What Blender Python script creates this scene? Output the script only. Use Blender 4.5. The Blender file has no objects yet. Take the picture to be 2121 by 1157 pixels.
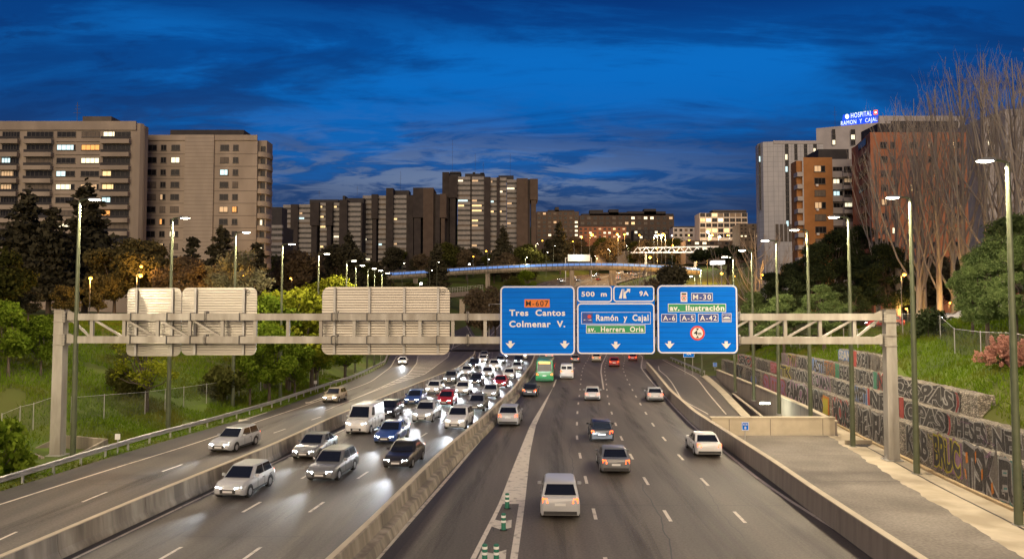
import bpy, bmesh, math, random
import numpy as np
from mathutils import Vector, Matrix, noise as mnoise
R = math.radians
scene = bpy.context.scene
COL = scene.collection
rng = random.Random(7)

# ---------------------------------------------------------------- camera
F, CX, CY, CZ = 1550.0, 1060.5, 578.5, 9.7
PITCH = math.atan((650.0 - CY) / F)
SP, CP = math.sin(PITCH), math.cos(PITCH)
cam = bpy.data.cameras.new('camera')
cam.sensor_width = 36.0
cam.lens = 36.0 * F / 2121.0
cam.clip_start, cam.clip_end = 0.3, 6000.0
camo = bpy.data.objects.new('camera', cam)
camo.location = (0, 0, CZ)
camo.rotation_euler = (R(90) + PITCH, 0, 0)
COL.objects.link(camo)
scene.camera = camo

# ---------------------------------------------------------------- world: dusk sky
world = bpy.data.worlds.new('World')
scene.world = world
world.use_nodes = True
wt = world.node_tree
wt.nodes.clear()
def wn(t, **k):
    n = wt.nodes.new(t)
    for a, b in k.items(): setattr(n, a, b)
    return n
def wl(a, b): wt.links.new(a, b)
def wmath(op, a, b=None, c=None):
    n = wn('ShaderNodeMath', operation=op)
    for i, x in enumerate((a, b, c)):
        if x is None: continue
        if isinstance(x, (int, float)): n.inputs[i].default_value = x
        else: wl(x, n.inputs[i])
    return n.outputs[0]
def wramp(fac, stops, interp='EASE'):
    n = wn('ShaderNodeValToRGB')
    n.color_ramp.interpolation = interp
    e = n.color_ramp.elements
    while len(e) < len(stops): e.new(0.5)
    for i, (p, c) in enumerate(stops):
        e[i].position = p
        e[i].color = (c, c, c, 1) if isinstance(c, (int, float)) else (*c, 1)
    wl(fac, n.inputs[0])
    return n.outputs[0]
def wmix(f, a, b, blend='MIX'):
    n = wn('ShaderNodeMix', data_type='RGBA', blend_type=blend)
    for i, x in ((0, f), (6, a), (7, b)):
        if isinstance(x, (int, float)): n.inputs[i].default_value = x
        elif isinstance(x, tuple): n.inputs[i].default_value = (*x, 1)
        else: wl(x, n.inputs[i])
    return n.outputs[2]
SUN_EL, SUN_AZ = 20.0, 183.0         # direction of the warm fill sun behind the camera
tc = wn('ShaderNodeTexCoord')
sx = wn('ShaderNodeSeparateXYZ'); wl(tc.outputs['Generated'], sx.inputs[0])
dx, dy, dz = sx.outputs
up = wmath('MAXIMUM', dz, 0.0)
den = wmath('ADD', up, 0.16)
cu = wmath('DIVIDE', dx, den); cv = wmath('DIVIDE', dy, den)
def wnoise(u, v, su, sv, scale, detail, rough, off, dist=0.0):
    cb = wn('ShaderNodeCombineXYZ')
    wl(wmath('MULTIPLY_ADD', u, su, off), cb.inputs[0]); wl(wmath('MULTIPLY_ADD', v, sv, off * 0.7), cb.inputs[1])
    cb.inputs[2].default_value = off
    n = wn('ShaderNodeTexNoise'); n.inputs['Scale'].default_value = scale
    n.inputs['Detail'].default_value = detail; n.inputs['Roughness'].default_value = rough
    n.inputs['Distortion'].default_value = dist
    wl(cb.outputs[0], n.inputs['Vector'])
    return n.outputs[0]
base = wramp(up, [(0.0, (0.022, 0.06, 0.17)), (0.13, (0.020, 0.068, 0.20)), (0.19, (0.010, 0.080, 0.29)),
                  (0.27, (0.003, 0.088, 0.36)), (0.33, (0.002, 0.090, 0.38)), (0.40, (0.002, 0.045, 0.24)), (0.9, (0.002, 0.02, 0.11))])
n_big = wnoise(cu, cv, 0.6, 1.15, 1.15, 8, 0.58, 4.6, 0.5)
n_str = wnoise(cu, cv, 0.6, 1.9, 1.5, 9, 0.64, 11.7, 0.4)
n_fine = wnoise(cu, cv, 1.0, 2.0, 3.2, 8, 0.62, 5.3, 0.5)
# bright wisps
wisp = wmath('MULTIPLY', wramp(n_str, [(0.46, 0.0), (0.60, 1.0)]), wramp(up, [(0.1, 0.25), (0.24, 0.6), (0.33, 1.0), (0.38, 0.35), (0.46, 0.0)]))
col = wmix(wmath('MULTIPLY', wisp, 0.95), base, (0.004, 0.185, 0.66))
# dark slate cloud sheets
dark = wramp(n_big, [(0.45, 0.0), (0.56, 1.0)])
dark = wmath('MULTIPLY', dark, wramp(n_fine, [(0.35, 0.25), (0.58, 1.0)]))
darkc = wramp(up, [(0.0, (0.014, 0.042, 0.13)), (0.16, (0.011, 0.044, 0.15)), (0.25, (0.004, 0.040, 0.18)), (0.4, (0.002, 0.024, 0.15))])
# the cloud deck is heavier high on the left and right, open over the road
az = wmath('DIVIDE', dx, wmath('MAXIMUM', dy, 0.05))
hx = wmath('MULTIPLY', wmath('SUBTRACT', az, 0.10), 2.3); hz = wmath('MULTIPLY', wmath('SUBTRACT', up, 0.305), 13.0)
opening = wmath('EXPONENT', wmath('MULTIPLY', wmath('ADD', wmath('MULTIPLY', hx, hx), wmath('MULTIPLY', hz, hz)), -1.0))
deck = wmath('MULTIPLY', wramp(up, [(0.30, 0.0), (0.37, 0.75)]), wramp(n_str, [(0.35, 0.5), (0.6, 1.0)]))
side = wmath('MULTIPLY', wramp(wmath('ABSOLUTE', wmath('SUBTRACT', az, 0.08)), [(0.3, 0.0), (0.75, 0.7)]), wramp(n_big, [(0.3, 0.5), (0.55, 1.0)]))
dark = wmath('MAXIMUM', dark, wmath('MAXIMUM', deck, side))
dark = wmath('MULTIPLY', dark, wmath('SUBTRACT', 1.0, wmath('MULTIPLY', opening, 0.7)))
col = wmix(wmath('MULTIPLY', dark, 0.82), col, darkc)
col = wmix(wmath('MULTIPLY', wmath('MULTIPLY', opening, wramp(n_str, [(0.40, 0.0), (0.6, 1.0)])), 0.45), col, (0.003, 0.165, 0.62))
# afterglow low over the road ahead
gx = wmath('MULTIPLY', wmath('SUBTRACT', wmath('DIVIDE', dx, wmath('MAXIMUM', dy, 0.05)), -0.07), 3.2)
gz_ = wmath('MULTIPLY', wmath('SUBTRACT', up, 0.160), 17.0)
g = wmath('EXPONENT', wmath('MULTIPLY', wmath('ADD', wmath('MULTIPLY', gx, gx), wmath('MULTIPLY', gz_, gz_)), -1.0))
g = wmath('MULTIPLY', g, wmath('GREATER_THAN', dy, 0.0))
g = wmath('MULTIPLY', g, wramp(n_fine, [(0.42, 0.05), (0.56, 1.0)]))
col = wmix(wmath('MULTIPLY', g, 0.85), col, (0.21, 0.285, 0.45))
# low dark banks
gb = wmath('MULTIPLY', wmath('SUBTRACT', up, 0.130), 34.0)
bank = wmath('MULTIPLY', wmath('EXPONENT', wmath('MULTIPLY', wmath('MULTIPLY', gb, gb), -1.0)), wramp(n_big, [(0.40, 0.35), (0.55, 1.0)]))
col = wmix(wmath('MULTIPLY', bank, 0.75), col, (0.016, 0.04, 0.13))
sky = wn('ShaderNodeTexSky', sky_type='NISHITA', sun_disc=False)
sky.sun_elevation = R(-4.0); sky.sun_rotation = R(SUN_AZ)
skys = wmix(1.0, sky.outputs[0], (0.05, 0.05, 0.05), 'MULTIPLY')
col = wmix(1.0, col, skys, 'ADD')
bg = wn('ShaderNodeBackground'); bg.inputs[1].default_value = 0.70
wl(col, bg.inputs[0])
wo = wn('ShaderNodeOutputWorld'); wl(bg.outputs[0], wo.inputs[0])

sun = bpy.data.lights.new('warm_fill_sun', 'SUN')  # soft warm fill added to light the facades; the sky's glow lies ahead
sun.energy = 1.65; sun.angle = R(50); sun.color = (1.0, 0.74, 0.47)
suno = bpy.data.objects.new('warm_fill_sun', sun); COL.objects.link(suno)
_az = R(SUN_AZ)
suno.rotation_euler = Vector((-math.sin(_az) * math.cos(R(SUN_EL)), -math.cos(_az) * math.cos(R(SUN_EL)), -math.sin(R(SUN_EL)))).to_track_quat('-Z', 'Y').to_euler()

vs = scene.view_settings
vs.view_transform = 'Standard'; vs.look = 'None'; vs.exposure = 0.30; vs.gamma = 1.0
cy = scene.cycles
cy.max_bounces = 4; cy.diffuse_bounces = 2; cy.glossy_bounces = 2; cy.transmission_bounces = 2; cy.transparent_max_bounces = 10
cy.sample_clamp_indirect = 2.0; cy.sample_clamp_direct = 0.0; cy.use_light_tree = True
cy.caustics_reflective = False; cy.caustics_refractive = False
try:
    cy.use_denoising = True; cy.denoiser = 'OPENIMAGEDENOISE'
except Exception: pass

LAMP_W = 4500.0     # each motorway lamp
# ---------------------------------------------------------------- pixel <-> place
def ray(px, py):
    d = (px - CX) / F; v = (CY - py) / F
    return d, CP - v * SP, SP + v * CP
def P(px, py, z=0.0):
    d, yy, zz = ray(px, py)
    t = (z - CZ) / zz
    return (d * t, yy * t, z)
def PY(px, py, Y):
    d, yy, zz = ray(px, py)
    t = Y / yy
    return (d * t, Y, CZ + zz * t)
def proj(x, y, z):
    dz_ = z - CZ
    depth = y * CP + dz_ * SP
    return CX + F * x / depth, CY - F * (dz_ * CP - y * SP) / depth

class Curve:
    """X as a smooth function of Y."""
    def __init__(s, pts, smooth=9.0, lo=-60, hi=210):
        pts = sorted((p[1], p[0]) for p in pts)
        ys = np.array([p[0] for p in pts]); xs = np.array([p[1] for p in pts])
        s0 = (xs[1] - xs[0]) / (ys[1] - ys[0]); s1 = (xs[-1] - xs[-2]) / (ys[-1] - ys[-2])
        ys = np.concatenate([[lo - 40], ys, [hi + 60]])
        xs = np.concatenate([[xs[0] - s0 * (ys[1] - lo + 40)], xs, [xs[-1] + s1 * (hi + 60 - ys[-2])]])
        g = np.arange(lo - 30, hi + 30, 0.5)
        v = np.interp(g, ys, xs)
        k = max(1, int(smooth / 0.5)) | 1
        vv = np.convolve(np.pad(v, k // 2, mode='reflect', reflect_type='odd'), np.ones(k) / k, mode='valid')
        s.g, s.v = g, vv
    def __call__(s, y): return float(np.interp(y, s.g, s.v))
    def slope(s, y): return (s(y + 1) - s(y - 1)) / 2
def curve(px, z=0.0, extra=(), smooth=9.0): return Curve([P(a, b, z) for a, b in px] + list(extra), smooth)
def frange(a, b, s):
    n = max(1, int(round((b - a) / s)))
    return [a + (b - a) * i / n for i in range(n + 1)]

# ---------------------------------------------------------------- mesh builder
class MB:
    def __init__(s): s.v, s.f, s.m = [], [], []
    def add(s, vs_, fs, mat=0):
        o = len(s.v); s.v += [tuple(p) for p in vs_]
        for f in fs: s.f.append(tuple(o + i for i in f)); s.m.append(mat)
        return s
    def poly(s, pts, mat=0): return s.add(pts, [tuple(range(len(pts)))], mat)
    def box(s, x0, x1, y0, y1, z0, z1, mat=0):
        return s.add([(x0, y0, z0), (x1, y0, z0), (x1, y1, z0), (x0, y1, z0), (x0, y0, z1), (x1, y0, z1), (x1, y1, z1), (x0, y1, z1)],
                     [(0, 3, 2, 1), (4, 5, 6, 7), (0, 1, 5, 4), (1, 2, 6, 5), (2, 3, 7, 6), (3, 0, 4, 7)], mat)
    def bar(s, p, q, w, h, mat=0, upv=(0, 0, 1), taper=1.0):
        p, q = Vector(p), Vector(q); d = (q - p).normalized()
        side = d.cross(Vector(upv))
        if side.length < 1e-4: side = d.cross(Vector((0, 1, 0)))
        side.normalize(); u = side.cross(d).normalized()
        a, b = side * w / 2, u * h / 2
        return s.add([p - a - b, p + a - b, p + a + b, p - a + b, q - (a + b) * taper, q + (a - b) * taper, q + (a + b) * taper, q - (a - b) * taper],
                     [(0, 3, 2, 1), (4, 5, 6, 7), (0, 1, 5, 4), (1, 2, 6, 5), (2, 3, 7, 6), (3, 0, 4, 7)], mat)
    def tube(s, pts, rad, n=8, mat=0, cap=True):
        pts = [Vector(p) for p in pts]; o = len(s.v)
        if isinstance(rad, (int, float)): rad = [rad] * len(pts)
        ref = None
        for i, p in enumerate(pts):
            d = (pts[min(i + 1, len(pts) - 1)] - pts[max(i - 1, 0)])
            d = d.normalized() if d.length > 1e-6 else Vector((0, 0, 1))
            if ref is None: ref = d.orthogonal().normalized()
            a = (ref - d * ref.dot(d))
            a = a.normalized() if a.length > 1e-4 else d.orthogonal().normalized()
            ref = a; b = d.cross(a)
            for k in range(n):
                t = 2 * math.pi * k / n
                s.v.append(tuple(p + (a * math.cos(t) + b * math.sin(t)) * rad[i]))
        for i in range(len(pts) - 1):
            for k in range(n):
                k2 = (k + 1) % n
                s.f.append((o + i * n + k, o + i * n + k2, o + (i + 1) * n + k2, o + (i + 1) * n + k)); s.m.append(mat)
        if cap:
            s.f.append(tuple(o + k for k in reversed(range(n)))); s.m.append(mat)
            e = o + (len(pts) - 1) * n
            s.f.append(tuple(e + k for k in range(n))); s.m.append(mat)
        return s
    def loft(s, rings, mat=0, closed=True, cap=True):
        o = len(s.v); n = len(rings[0])
        for r in rings: s.v += [tuple(p) for p in r]
        for i in range(len(rings) - 1):
            for k in range(n if closed else n - 1):
                k2 = (k + 1) % n
                s.f.append((o + i * n + k, o + i * n + k2, o + (i + 1) * n + k2, o + (i + 1) * n + k)); s.m.append(mat)
        if cap and closed:
            s.f.append(tuple(o + k for k in reversed(range(n)))); s.m.append(mat)
            e = o + (len(rings) - 1) * n
            s.f.append(tuple(e + k for k in range(n))); s.m.append(mat)
        return s
    def build(s, name, mats, parent=None, loc=None, smooth=None, link=True):
        """Vertices are local; loc places the object."""
        me = bpy.data.meshes.new(name)
        me.from_pydata(s.v, [], s.f)
        if not isinstance(mats, (list, tuple)): mats = [mats]
        for m in mats: me.materials.append(m)
        if len(mats) > 1: me.polygons.foreach_set('material_index', s.m)
        bm = bmesh.new(); bm.from_mesh(me); bmesh.ops.recalc_face_normals(bm, faces=bm.faces); bm.to_mesh(me); bm.free()
        if smooth is not None:
            me.polygons.foreach_set('use_smooth', [True] * len(me.polygons))
            me.set_sharp_from_angle(angle=R(smooth))
        o = bpy.data.objects.new(name, me); COL.objects.link(o)
        if loc is not None: o.location = loc
        if parent: o.parent = parent
        return o
    def world(s, name, mats, parent=None, base=None, smooth=None):
        """Vertices are in world space; the origin goes to base (default: first vertex)."""
        b = base if base is not None else s.v[0]
        s.v = [(p[0] - b[0], p[1] - b[1], p[2] - b[2]) for p in s.v]
        o = s.build(name, mats, None, b, smooth)
        if parent:
            o.location = Vector(b) - parent.location if parent.rotation_euler.z == 0 else parent.matrix_basis.inverted() @ Vector(b)
            o.parent = parent
            if parent.rotation_euler.z != 0: o.rotation_euler.z = -parent.rotation_euler.z
        return o
def big_mesh(name, v, f, mats, loc=(0, 0, 0), parent=None, smooth=False, idx=None, n=4):
    """numpy arrays -> mesh object (all faces n-gons)"""
    me = bpy.data.meshes.new(name)
    me.vertices.add(len(v)); me.vertices.foreach_set('co', np.asarray(v, np.float32).ravel())
    me.loops.add(len(f) * n); me.loops.foreach_set('vertex_index', np.asarray(f, np.int32).ravel())
    me.polygons.add(len(f)); me.polygons.foreach_set('loop_start', np.arange(0, len(f) * n, n, dtype=np.int32))
    for m in (mats if isinstance(mats, (list, tuple)) else [mats]): me.materials.append(m)
    if idx is not None: me.polygons.foreach_set('material_index', np.asarray(idx, np.int32))
    me.update(calc_edges=True)
    if smooth: me.polygons.foreach_set('use_smooth', [True] * len(f))
    o = bpy.data.objects.new(name, me); COL.objects.link(o); o.location = loc
    if parent: o.parent = parent
    return o
def tag(o, label=None, cat=None, group=None, kind=None):
    if label: o['label'] = label
    if cat: o['category'] = cat
    if group: o['group'] = group
    if kind: o['kind'] = kind
    return o
def thing(name, label, cat, loc=(0, 0, 0), rz=0.0, group=None):
    o = bpy.data.objects.new(name, None); COL.objects.link(o)
    o.empty_display_size = 0.3
    o.location = loc; o.rotation_euler = (0, 0, rz)
    return tag(o, label, cat, group, 'thing')
CHILDREN = {}
def dup(root, loc, rz=0.0, label=None, group=None, scale=None):
    r = root.copy(); COL.objects.link(r); r.location = loc; r.rotation_euler = (0, 0, rz)
    if scale: r.scale = (scale,) * 3 if isinstance(scale, (int, float)) else scale
    if label: r['label'] = label
    if group: r['group'] = group
    for ch in kids(root):
        c = ch.copy(); COL.objects.link(c); c.parent = r
        for g_ in kids(ch):
            d = g_.copy(); COL.objects.link(d); d.parent = c
    return r
def kids(o):
    if o.name not in CHILDREN: CHILDREN[o.name] = list(o.children)
    return CHILDREN[o.name]
ORD = ('nearest second third fourth fifth sixth seventh eighth ninth tenth eleventh twelfth thirteenth fourteenth fifteenth sixteenth '
       'seventeenth eighteenth nineteenth twentieth').split()

# ---------------------------------------------------------------- materials
def M(name): 
    m = bpy.data.materials.new(name); m.use_nodes = True
    return m, m.node_tree, m.node_tree.nodes['Principled BSDF']
def pmat(name, c1, c2=None, scale=1.0, rough=0.7, metal=0.0, bump=0.0, stretch=(1, 1, 1), detail=6, lo=0.35, hi=0.65, c3=None, scale3=0.2, spec=0.5, coords='Object'):
    m, t, b = M(name)
    b.inputs['Base Color'].default_value = (*c1, 1); b.inputs['Roughness'].default_value = rough
    b.inputs['Metallic'].default_value = metal; b.inputs['Specular IOR Level'].default_value = spec
    if c2 is None: return m
    tcn = t.nodes.new('ShaderNodeTexCoord'); mp = t.nodes.new('ShaderNodeMapping')
    mp.inputs['Scale'].default_value = stretch
    if coords == 'World':
        ge = t.nodes.new('ShaderNodeNewGeometry'); t.links.new(ge.outputs['Position'], mp.inputs[0])
    else: t.links.new(tcn.outputs[coords], mp.inputs[0])
    n = t.nodes.new('ShaderNodeTexNoise'); n.inputs['Scale'].default_value = scale; n.inputs['Detail'].default_value = detail
    t.links.new(mp.outputs[0], n.inputs['Vector'])
    r = t.nodes.new('ShaderNodeValToRGB'); e = r.color_ramp.elements
    e[0].position, e[1].position = lo, hi; e[0].color = (*c1, 1); e[1].color = (*c2, 1)
    t.links.new(n.outputs[0], r.inputs[0]); out = r.outputs[0]
    if c3 is not None:
        n3 = t.nodes.new('ShaderNodeTexNoise'); n3.inputs['Scale'].default_value = scale3; n3.inputs['Detail'].default_value = 4
        t.links.new(mp.outputs[0], n3.inputs['Vector'])
        r3 = t.nodes.new('ShaderNodeValToRGB'); r3.color_ramp.elements[0].position = 0.45; r3.color_ramp.elements[1].position = 0.62
        t.links.new(n3.outputs[0], r3.inputs[0])
        mx = t.nodes.new('ShaderNodeMix'); mx.data_type = 'RGBA'
        t.links.new(r3.outputs[0], mx.inputs[0]); t.links.new(out, mx.inputs[6]); mx.inputs[7].default_value = (*c3, 1)
        out = mx.outputs[2]
    t.links.new(out, b.inputs['Base Color'])
    if bump:
        bp = t.nodes.new('ShaderNodeBump'); bp.inputs['Strength'].default_value = bump; bp.inputs['Distance'].default_value = 0.05
        t.links.new(n.outputs[0], bp.inputs['Height']); t.links.new(bp.outputs[0], b.inputs['Normal'])
    return m
def emat(name, c, s):
    m, t, b = M(name)
    b.inputs['Base Color'].default_value = (*c, 1)
    b.inputs['Emission Color'].default_value = (*c, 1); b.inputs['Emission Strength'].default_value = s
    return m
def leafmat(name, a, b_, tl=0.35):
    m, t, b = M(name)
    ge = t.nodes.new('ShaderNodeNewGeometry')
    r = t.nodes.new('ShaderNodeValToRGB'); r.color_ramp.elements[0].color = (*a, 1); r.color_ramp.elements[1].color = (*b_, 1)
    t.links.new(ge.outputs['Random Per Island'], r.inputs[0])
    df = t.nodes.new('ShaderNodeBsdfDiffuse'); tr = t.nodes.new('ShaderNodeBsdfTranslucent'); mx = t.nodes.new('ShaderNodeMixShader')
    mx.inputs[0].default_value = tl
    t.links.new(r.outputs[0], df.inputs[0]); t.links.new(r.outputs[0], tr.inputs[0])
    t.links.new(df.outputs[0], mx.inputs[1]); t.links.new(tr.outputs[0], mx.inputs[2])
    t.links.new(mx.outputs[0], t.nodes['Material Output'].inputs[0])
    return m
m_asph = pmat('asphalt', (0.094, 0.081, 0.067), (0.150, 0.129, 0.104), 0.9, 0.62, bump=0.0, stretch=(1.0, 0.045, 1), c3=(0.088, 0.077, 0.064), scale3=0.35, coords='World', spec=0.4)
def speckle(m, amt, sc):
    t = m.node_tree; b = t.nodes['Principled BSDF']; src = b.inputs['Base Color'].links[0].from_socket
    ge = t.nodes.new('ShaderNodeNewGeometry'); n = t.nodes.new('ShaderNodeTexNoise'); n.inputs['Scale'].default_value = sc; n.inputs['Detail'].default_value = 2
    t.links.new(ge.outputs['Position'], n.inputs['Vector'])
    r = t.nodes.new('ShaderNodeValToRGB'); r.color_ramp.elements[0].position = .3; r.color_ramp.elements[1].position = .7
    r.color_ramp.elements[0].color = (1 - amt,) * 3 + (1,); r.color_ramp.elements[1].color = (1 + amt,) * 3 + (1,)
    t.links.new(n.outputs[0], r.inputs[0])
    mx = t.nodes.new('ShaderNodeMix'); mx.data_type = 'RGBA'; mx.blend_type = 'MULTIPLY'; mx.inputs[0].default_value = 1
    t.links.new(src, mx.inputs[6]); t.links.new(r.outputs[0], mx.inputs[7]); t.links.new(mx.outputs[2], b.inputs['Base Color'])
speckle(m_asph, 0.22, 9.0)
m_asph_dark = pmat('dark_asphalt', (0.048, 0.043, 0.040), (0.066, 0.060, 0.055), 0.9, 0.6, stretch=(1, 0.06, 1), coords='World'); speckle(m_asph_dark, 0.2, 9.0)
m_asph_light = pmat('worn_asphalt', (0.20, 0.175, 0.145), (0.27, 0.24, 0.20), 0.35, 0.8, c3=(0.165, 0.145, 0.12), scale3=0.16, coords='World', detail=9); speckle(m_asph_light, 0.2, 7.0)
m_paint = pmat('road_paint', (0.26, 0.235, 0.19), (0.64, 0.58, 0.48), 2.6, 0.6, coords='World', detail=10, lo=.30, hi=.46)
m_conc = pmat('barrier_concrete', (0.25, 0.215, 0.165), (0.43, 0.375, 0.29), 1.3, 0.85, stretch=(1.6, 1.6, 0.18), c3=(0.19, 0.165, 0.13), scale3=0.7, coords='World', detail=8)
m_conc_mauve = pmat('retaining_concrete', (0.205, 0.17, 0.145), (0.27, 0.225, 0.19), 1.2, 0.85, stretch=(2, 2, 0.2), coords='World', detail=8)
m_conc_cap = pmat('concrete_coping', (0.50, 0.43, 0.31), (0.60, 0.52, 0.38), 1.0, 0.85, coords='World')
m_gutter = pmat('pale_concrete', (0.47, 0.40, 0.285), (0.62, 0.54, 0.40), 0.5, 0.9, c3=(0.40, 0.335, 0.235), scale3=0.35, coords='World', detail=8)
m_galv = pmat('galvanised_steel', (0.40, 0.395, 0.37), (0.52, 0.51, 0.48), 1.5, 0.5, 0.35, detail=5)
m_gantry = pmat('gantry_paint', (0.38, 0.355, 0.30), (0.53, 0.505, 0.44), 1.6, 0.55, 0.1, stretch=(1, 1, 0.25), detail=9, c3=(.33, .30, .25), scale3=.9)
m_bolt = pmat('dark_steel', (0.10, 0.10, 0.10), rough=0.5, metal=0.5)
m_pole = pmat('green_pole_paint', (0.085, 0.10, 0.055), (0.11, 0.125, 0.07), 2.0, 0.45)
m_lamp_body = pmat('lamp_housing', (0.30, 0.31, 0.28), rough=0.4, metal=0.3)
m_lens = emat('lamp_lens', (1.0, 0.92, 0.70), 40)
m_sodium = emat('sodium_bulb', (1.0, 0.42, 0.04), 9)
m_white_bulb = emat('white_bulb', (1.0, 0.95, 0.82), 25)
def slats(m, pitch):
    t = m.node_tree; b = t.nodes['Principled BSDF']; src = b.inputs['Base Color'].links[0].from_socket
    tcn = t.nodes.new('ShaderNodeTexCoord'); sp = t.nodes.new('ShaderNodeSeparateXYZ'); t.links.new(tcn.outputs['Object'], sp.inputs[0])
    p = t.nodes.new('ShaderNodeMath'); p.operation = 'PINGPONG'; p.inputs[1].default_value = pitch / 2; t.links.new(sp.outputs[2], p.inputs[0])
    r = t.nodes.new('ShaderNodeValToRGB'); r.color_ramp.elements[0].color = (.62, .62, .62, 1); r.color_ramp.elements[1].color = (1, 1, 1, 1); r.color_ramp.elements[1].position = .025
    t.links.new(p.outputs[0], r.inputs[0])
    mx = t.nodes.new('ShaderNodeMix'); mx.data_type = 'RGBA'; mx.blend_type = 'MULTIPLY'; mx.inputs[0].default_value = 1
    t.links.new(src, mx.inputs[6]); t.links.new(r.outputs[0], mx.inputs[7]); t.links.new(mx.outputs[2], b.inputs['Base Color'])
m_black = pmat('black_plastic', (0.012, 0.012, 0.012), rough=0.5)
m_white = pmat('white_reflective', (0.86, 0.85, 0.82), rough=0.4)
m_blue = pmat('blue_sign_face', (0.0005, 0.165, 0.78), (0.0005, 0.20, 0.88), 0.8, 0.45, stretch=(0.4, 1, 6), spec=0.06)
slats(m_blue, 0.35)
m_blue_dark = pmat('dark_blue_sign_face', (0.012, 0.05, 0.30), rough=0.4)
m_orange = pmat('orange_sign_face', (0.80, 0.20, 0.015), rough=0.45)
m_green_sign = pmat('green_sign_face', (0.005, 0.30, 0.10), rough=0.45)
m_red = pmat('red_sign_face', (0.70, 0.05, 0.03), rough=0.45)
m_ink = pmat('black_ink', (0.015, 0.014, 0.013), rough=0.6)
m_alu = pmat('sign_back_aluminium', (0.46, 0.43, 0.37), (0.58, 0.55, 0.48), 0.9, 0.40, 0.75, stretch=(0.3, 1, 8))
m_grass = pmat('grass_ground', (0.065, 0.105, 0.010), (0.11, 0.165, 0.016), 0.35, 0.95, c3=(0.085, 0.095, 0.015), scale3=0.07, coords='World', detail=8)
m_blade = leafmat('grass_blades', (0.085, 0.15, 0.010), (0.18, 0.28, 0.024), 0.3)
def dry_patches(m, dry):
    t = m.node_tree; r = next(n for n in t.nodes if n.type == 'VALTORGB')
    ge = t.nodes.new('ShaderNodeNewGeometry'); n = t.nodes.new('ShaderNodeTexNoise'); n.inputs['Scale'].default_value = .22; n.inputs['Detail'].default_value = 5
    t.links.new(ge.outputs['Position'], n.inputs['Vector'])
    q = t.nodes.new('ShaderNodeValToRGB'); q.color_ramp.elements[0].position = .46; q.color_ramp.elements[1].position = .66; t.links.new(n.outputs[0], q.inputs[0])
    mx = t.nodes.new('ShaderNodeMix'); mx.data_type = 'RGBA'; t.links.new(q.outputs[0], mx.inputs[0]); t.links.new(r.outputs[0], mx.inputs[6]); mx.inputs[7].default_value = (*dry, 1)
    for nn in t.nodes:
        if nn.type in ('BSDF_DIFFUSE', 'BSDF_TRANSLUCENT'): t.links.new(mx.outputs[2], nn.inputs[0])
dry_patches(m_blade, (.16, .165, .03))
m_bark = pmat('bark', (0.075, 0.058, 0.042), (0.12, 0.095, 0.07), 3.0, 0.9, stretch=(1, 1, 0.3))
m_bark_pale = pmat('pale_bark', (0.34, 0.295, 0.24), (0.47, 0.415, 0.345), 2.0, 0.9, stretch=(1, 1, 0.3))
L_spring = leafmat('spring_leaves', (0.09, 0.15, 0.012), (0.20, 0.27, 0.03))
L_yellow = leafmat('yellow_green_leaves', (0.14, 0.17, 0.012), (0.34, 0.37, 0.035))
L_olive = leafmat('olive_leaves', (0.066, 0.075, 0.020), (0.12, 0.125, 0.034))
L_dark = leafmat('dark_leaves', (0.050, 0.049, 0.031), (0.098, 0.090, 0.054), 0.15)
L_pine = leafmat('pine_needles', (0.10, 0.15, 0.050), (0.21, 0.28, 0.10), 0.25)
L_dpine = leafmat('dark_pine_needles', (0.036, 0.050, 0.022), (0.07, 0.092, 0.040), 0.15)
L_blossom = leafmat('pale_blossom', (0.20, 0.19, 0.10), (0.36, 0.35, 0.20))
L_pink = leafmat('pink_blossom', (0.42, 0.20, 0.15), (0.66, 0.37, 0.29))
L_brown = leafmat('brown_twigs', (0.14, 0.108, 0.064), (0.22, 0.172, 0.105))
L_umber = leafmat('budding_leaves', (0.12, 0.105, 0.042), (0.20, 0.172, 0.07))
# ================================================================ ground plan
YS = frange(-36, 200, 2.0)
EL = curve([(0, 1017), (268, 934), (560, 851), (700, 800), (767, 772), (800, 754), (806, 738)], extra=[(-30, 190), (-30, 215)])      # left asphalt edge
GR = curve([(5, 1014), (68, 994), (221, 945), (301, 920), (429, 885), (560, 846), (638, 818), (729, 788), (767, 770), (798, 753), (804, 737)], smooth=5)
LL = curve([(0, 1044), (241, 967), (392, 922), (560, 863), (612, 846.6), (767, 791), (809, 760), (822, 737)], extra=[(-26.5, 200)])
LB = curve([(0, 1152), (167, 1081), (281, 1034), (381, 993), (560, 922), (695, 860), (845, 801), (897, 780), (949, 760), (981, 735)], 1.0, extra=[(-9.5, 200)])
MBc = curve([(675, 1155), (737, 1100), (843, 997), (912, 931.6), (994, 866), (1060, 805)], 1.05, extra=[(3.2, 130), (5.0, 165), (5.5, 200)])
LE = curve([(151, 1157), (444, 1016)], extra=[(LB(90) + 1.0, 90), (LB(120) + 1.0, 120), (LB(160) + 1, 160), (LB(200) + 1, 200)])      # edge line right of left barrier
ME = curve([(781, 1157), (946, 969), (1060, 832)], extra=[(MBc(130) + 1.3, 130), (MBc(170) + 1.3, 170), (MBc(200) + 1.3, 200)])
GL = curve([(974, 1157), (1033, 1043), (1060, 973), (1099, 878), (1146, 801)], smooth=3)
GRr = curve([(1072, 1157), (1087, 1044), (1098, 937), (1110, 880), (1146, 801)], smooth=3)
LA = curve([(1253, 1153), (1231.5, 1062.6), (1213, 991), (1201, 942), (1194, 905), (1196, 850), (1201.7, 806), (1204, 777), (1208, 760), (1222, 737)], extra=[(20, 200)])
LBn = curve([(1436, 1153), (1381, 1065), (1337, 994), (1307, 944), (1285, 904), (1266, 853), (1258, 820), (1256, 794), (1252, 765), (1258, 737)], extra=[(23.3, 200)])
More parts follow.
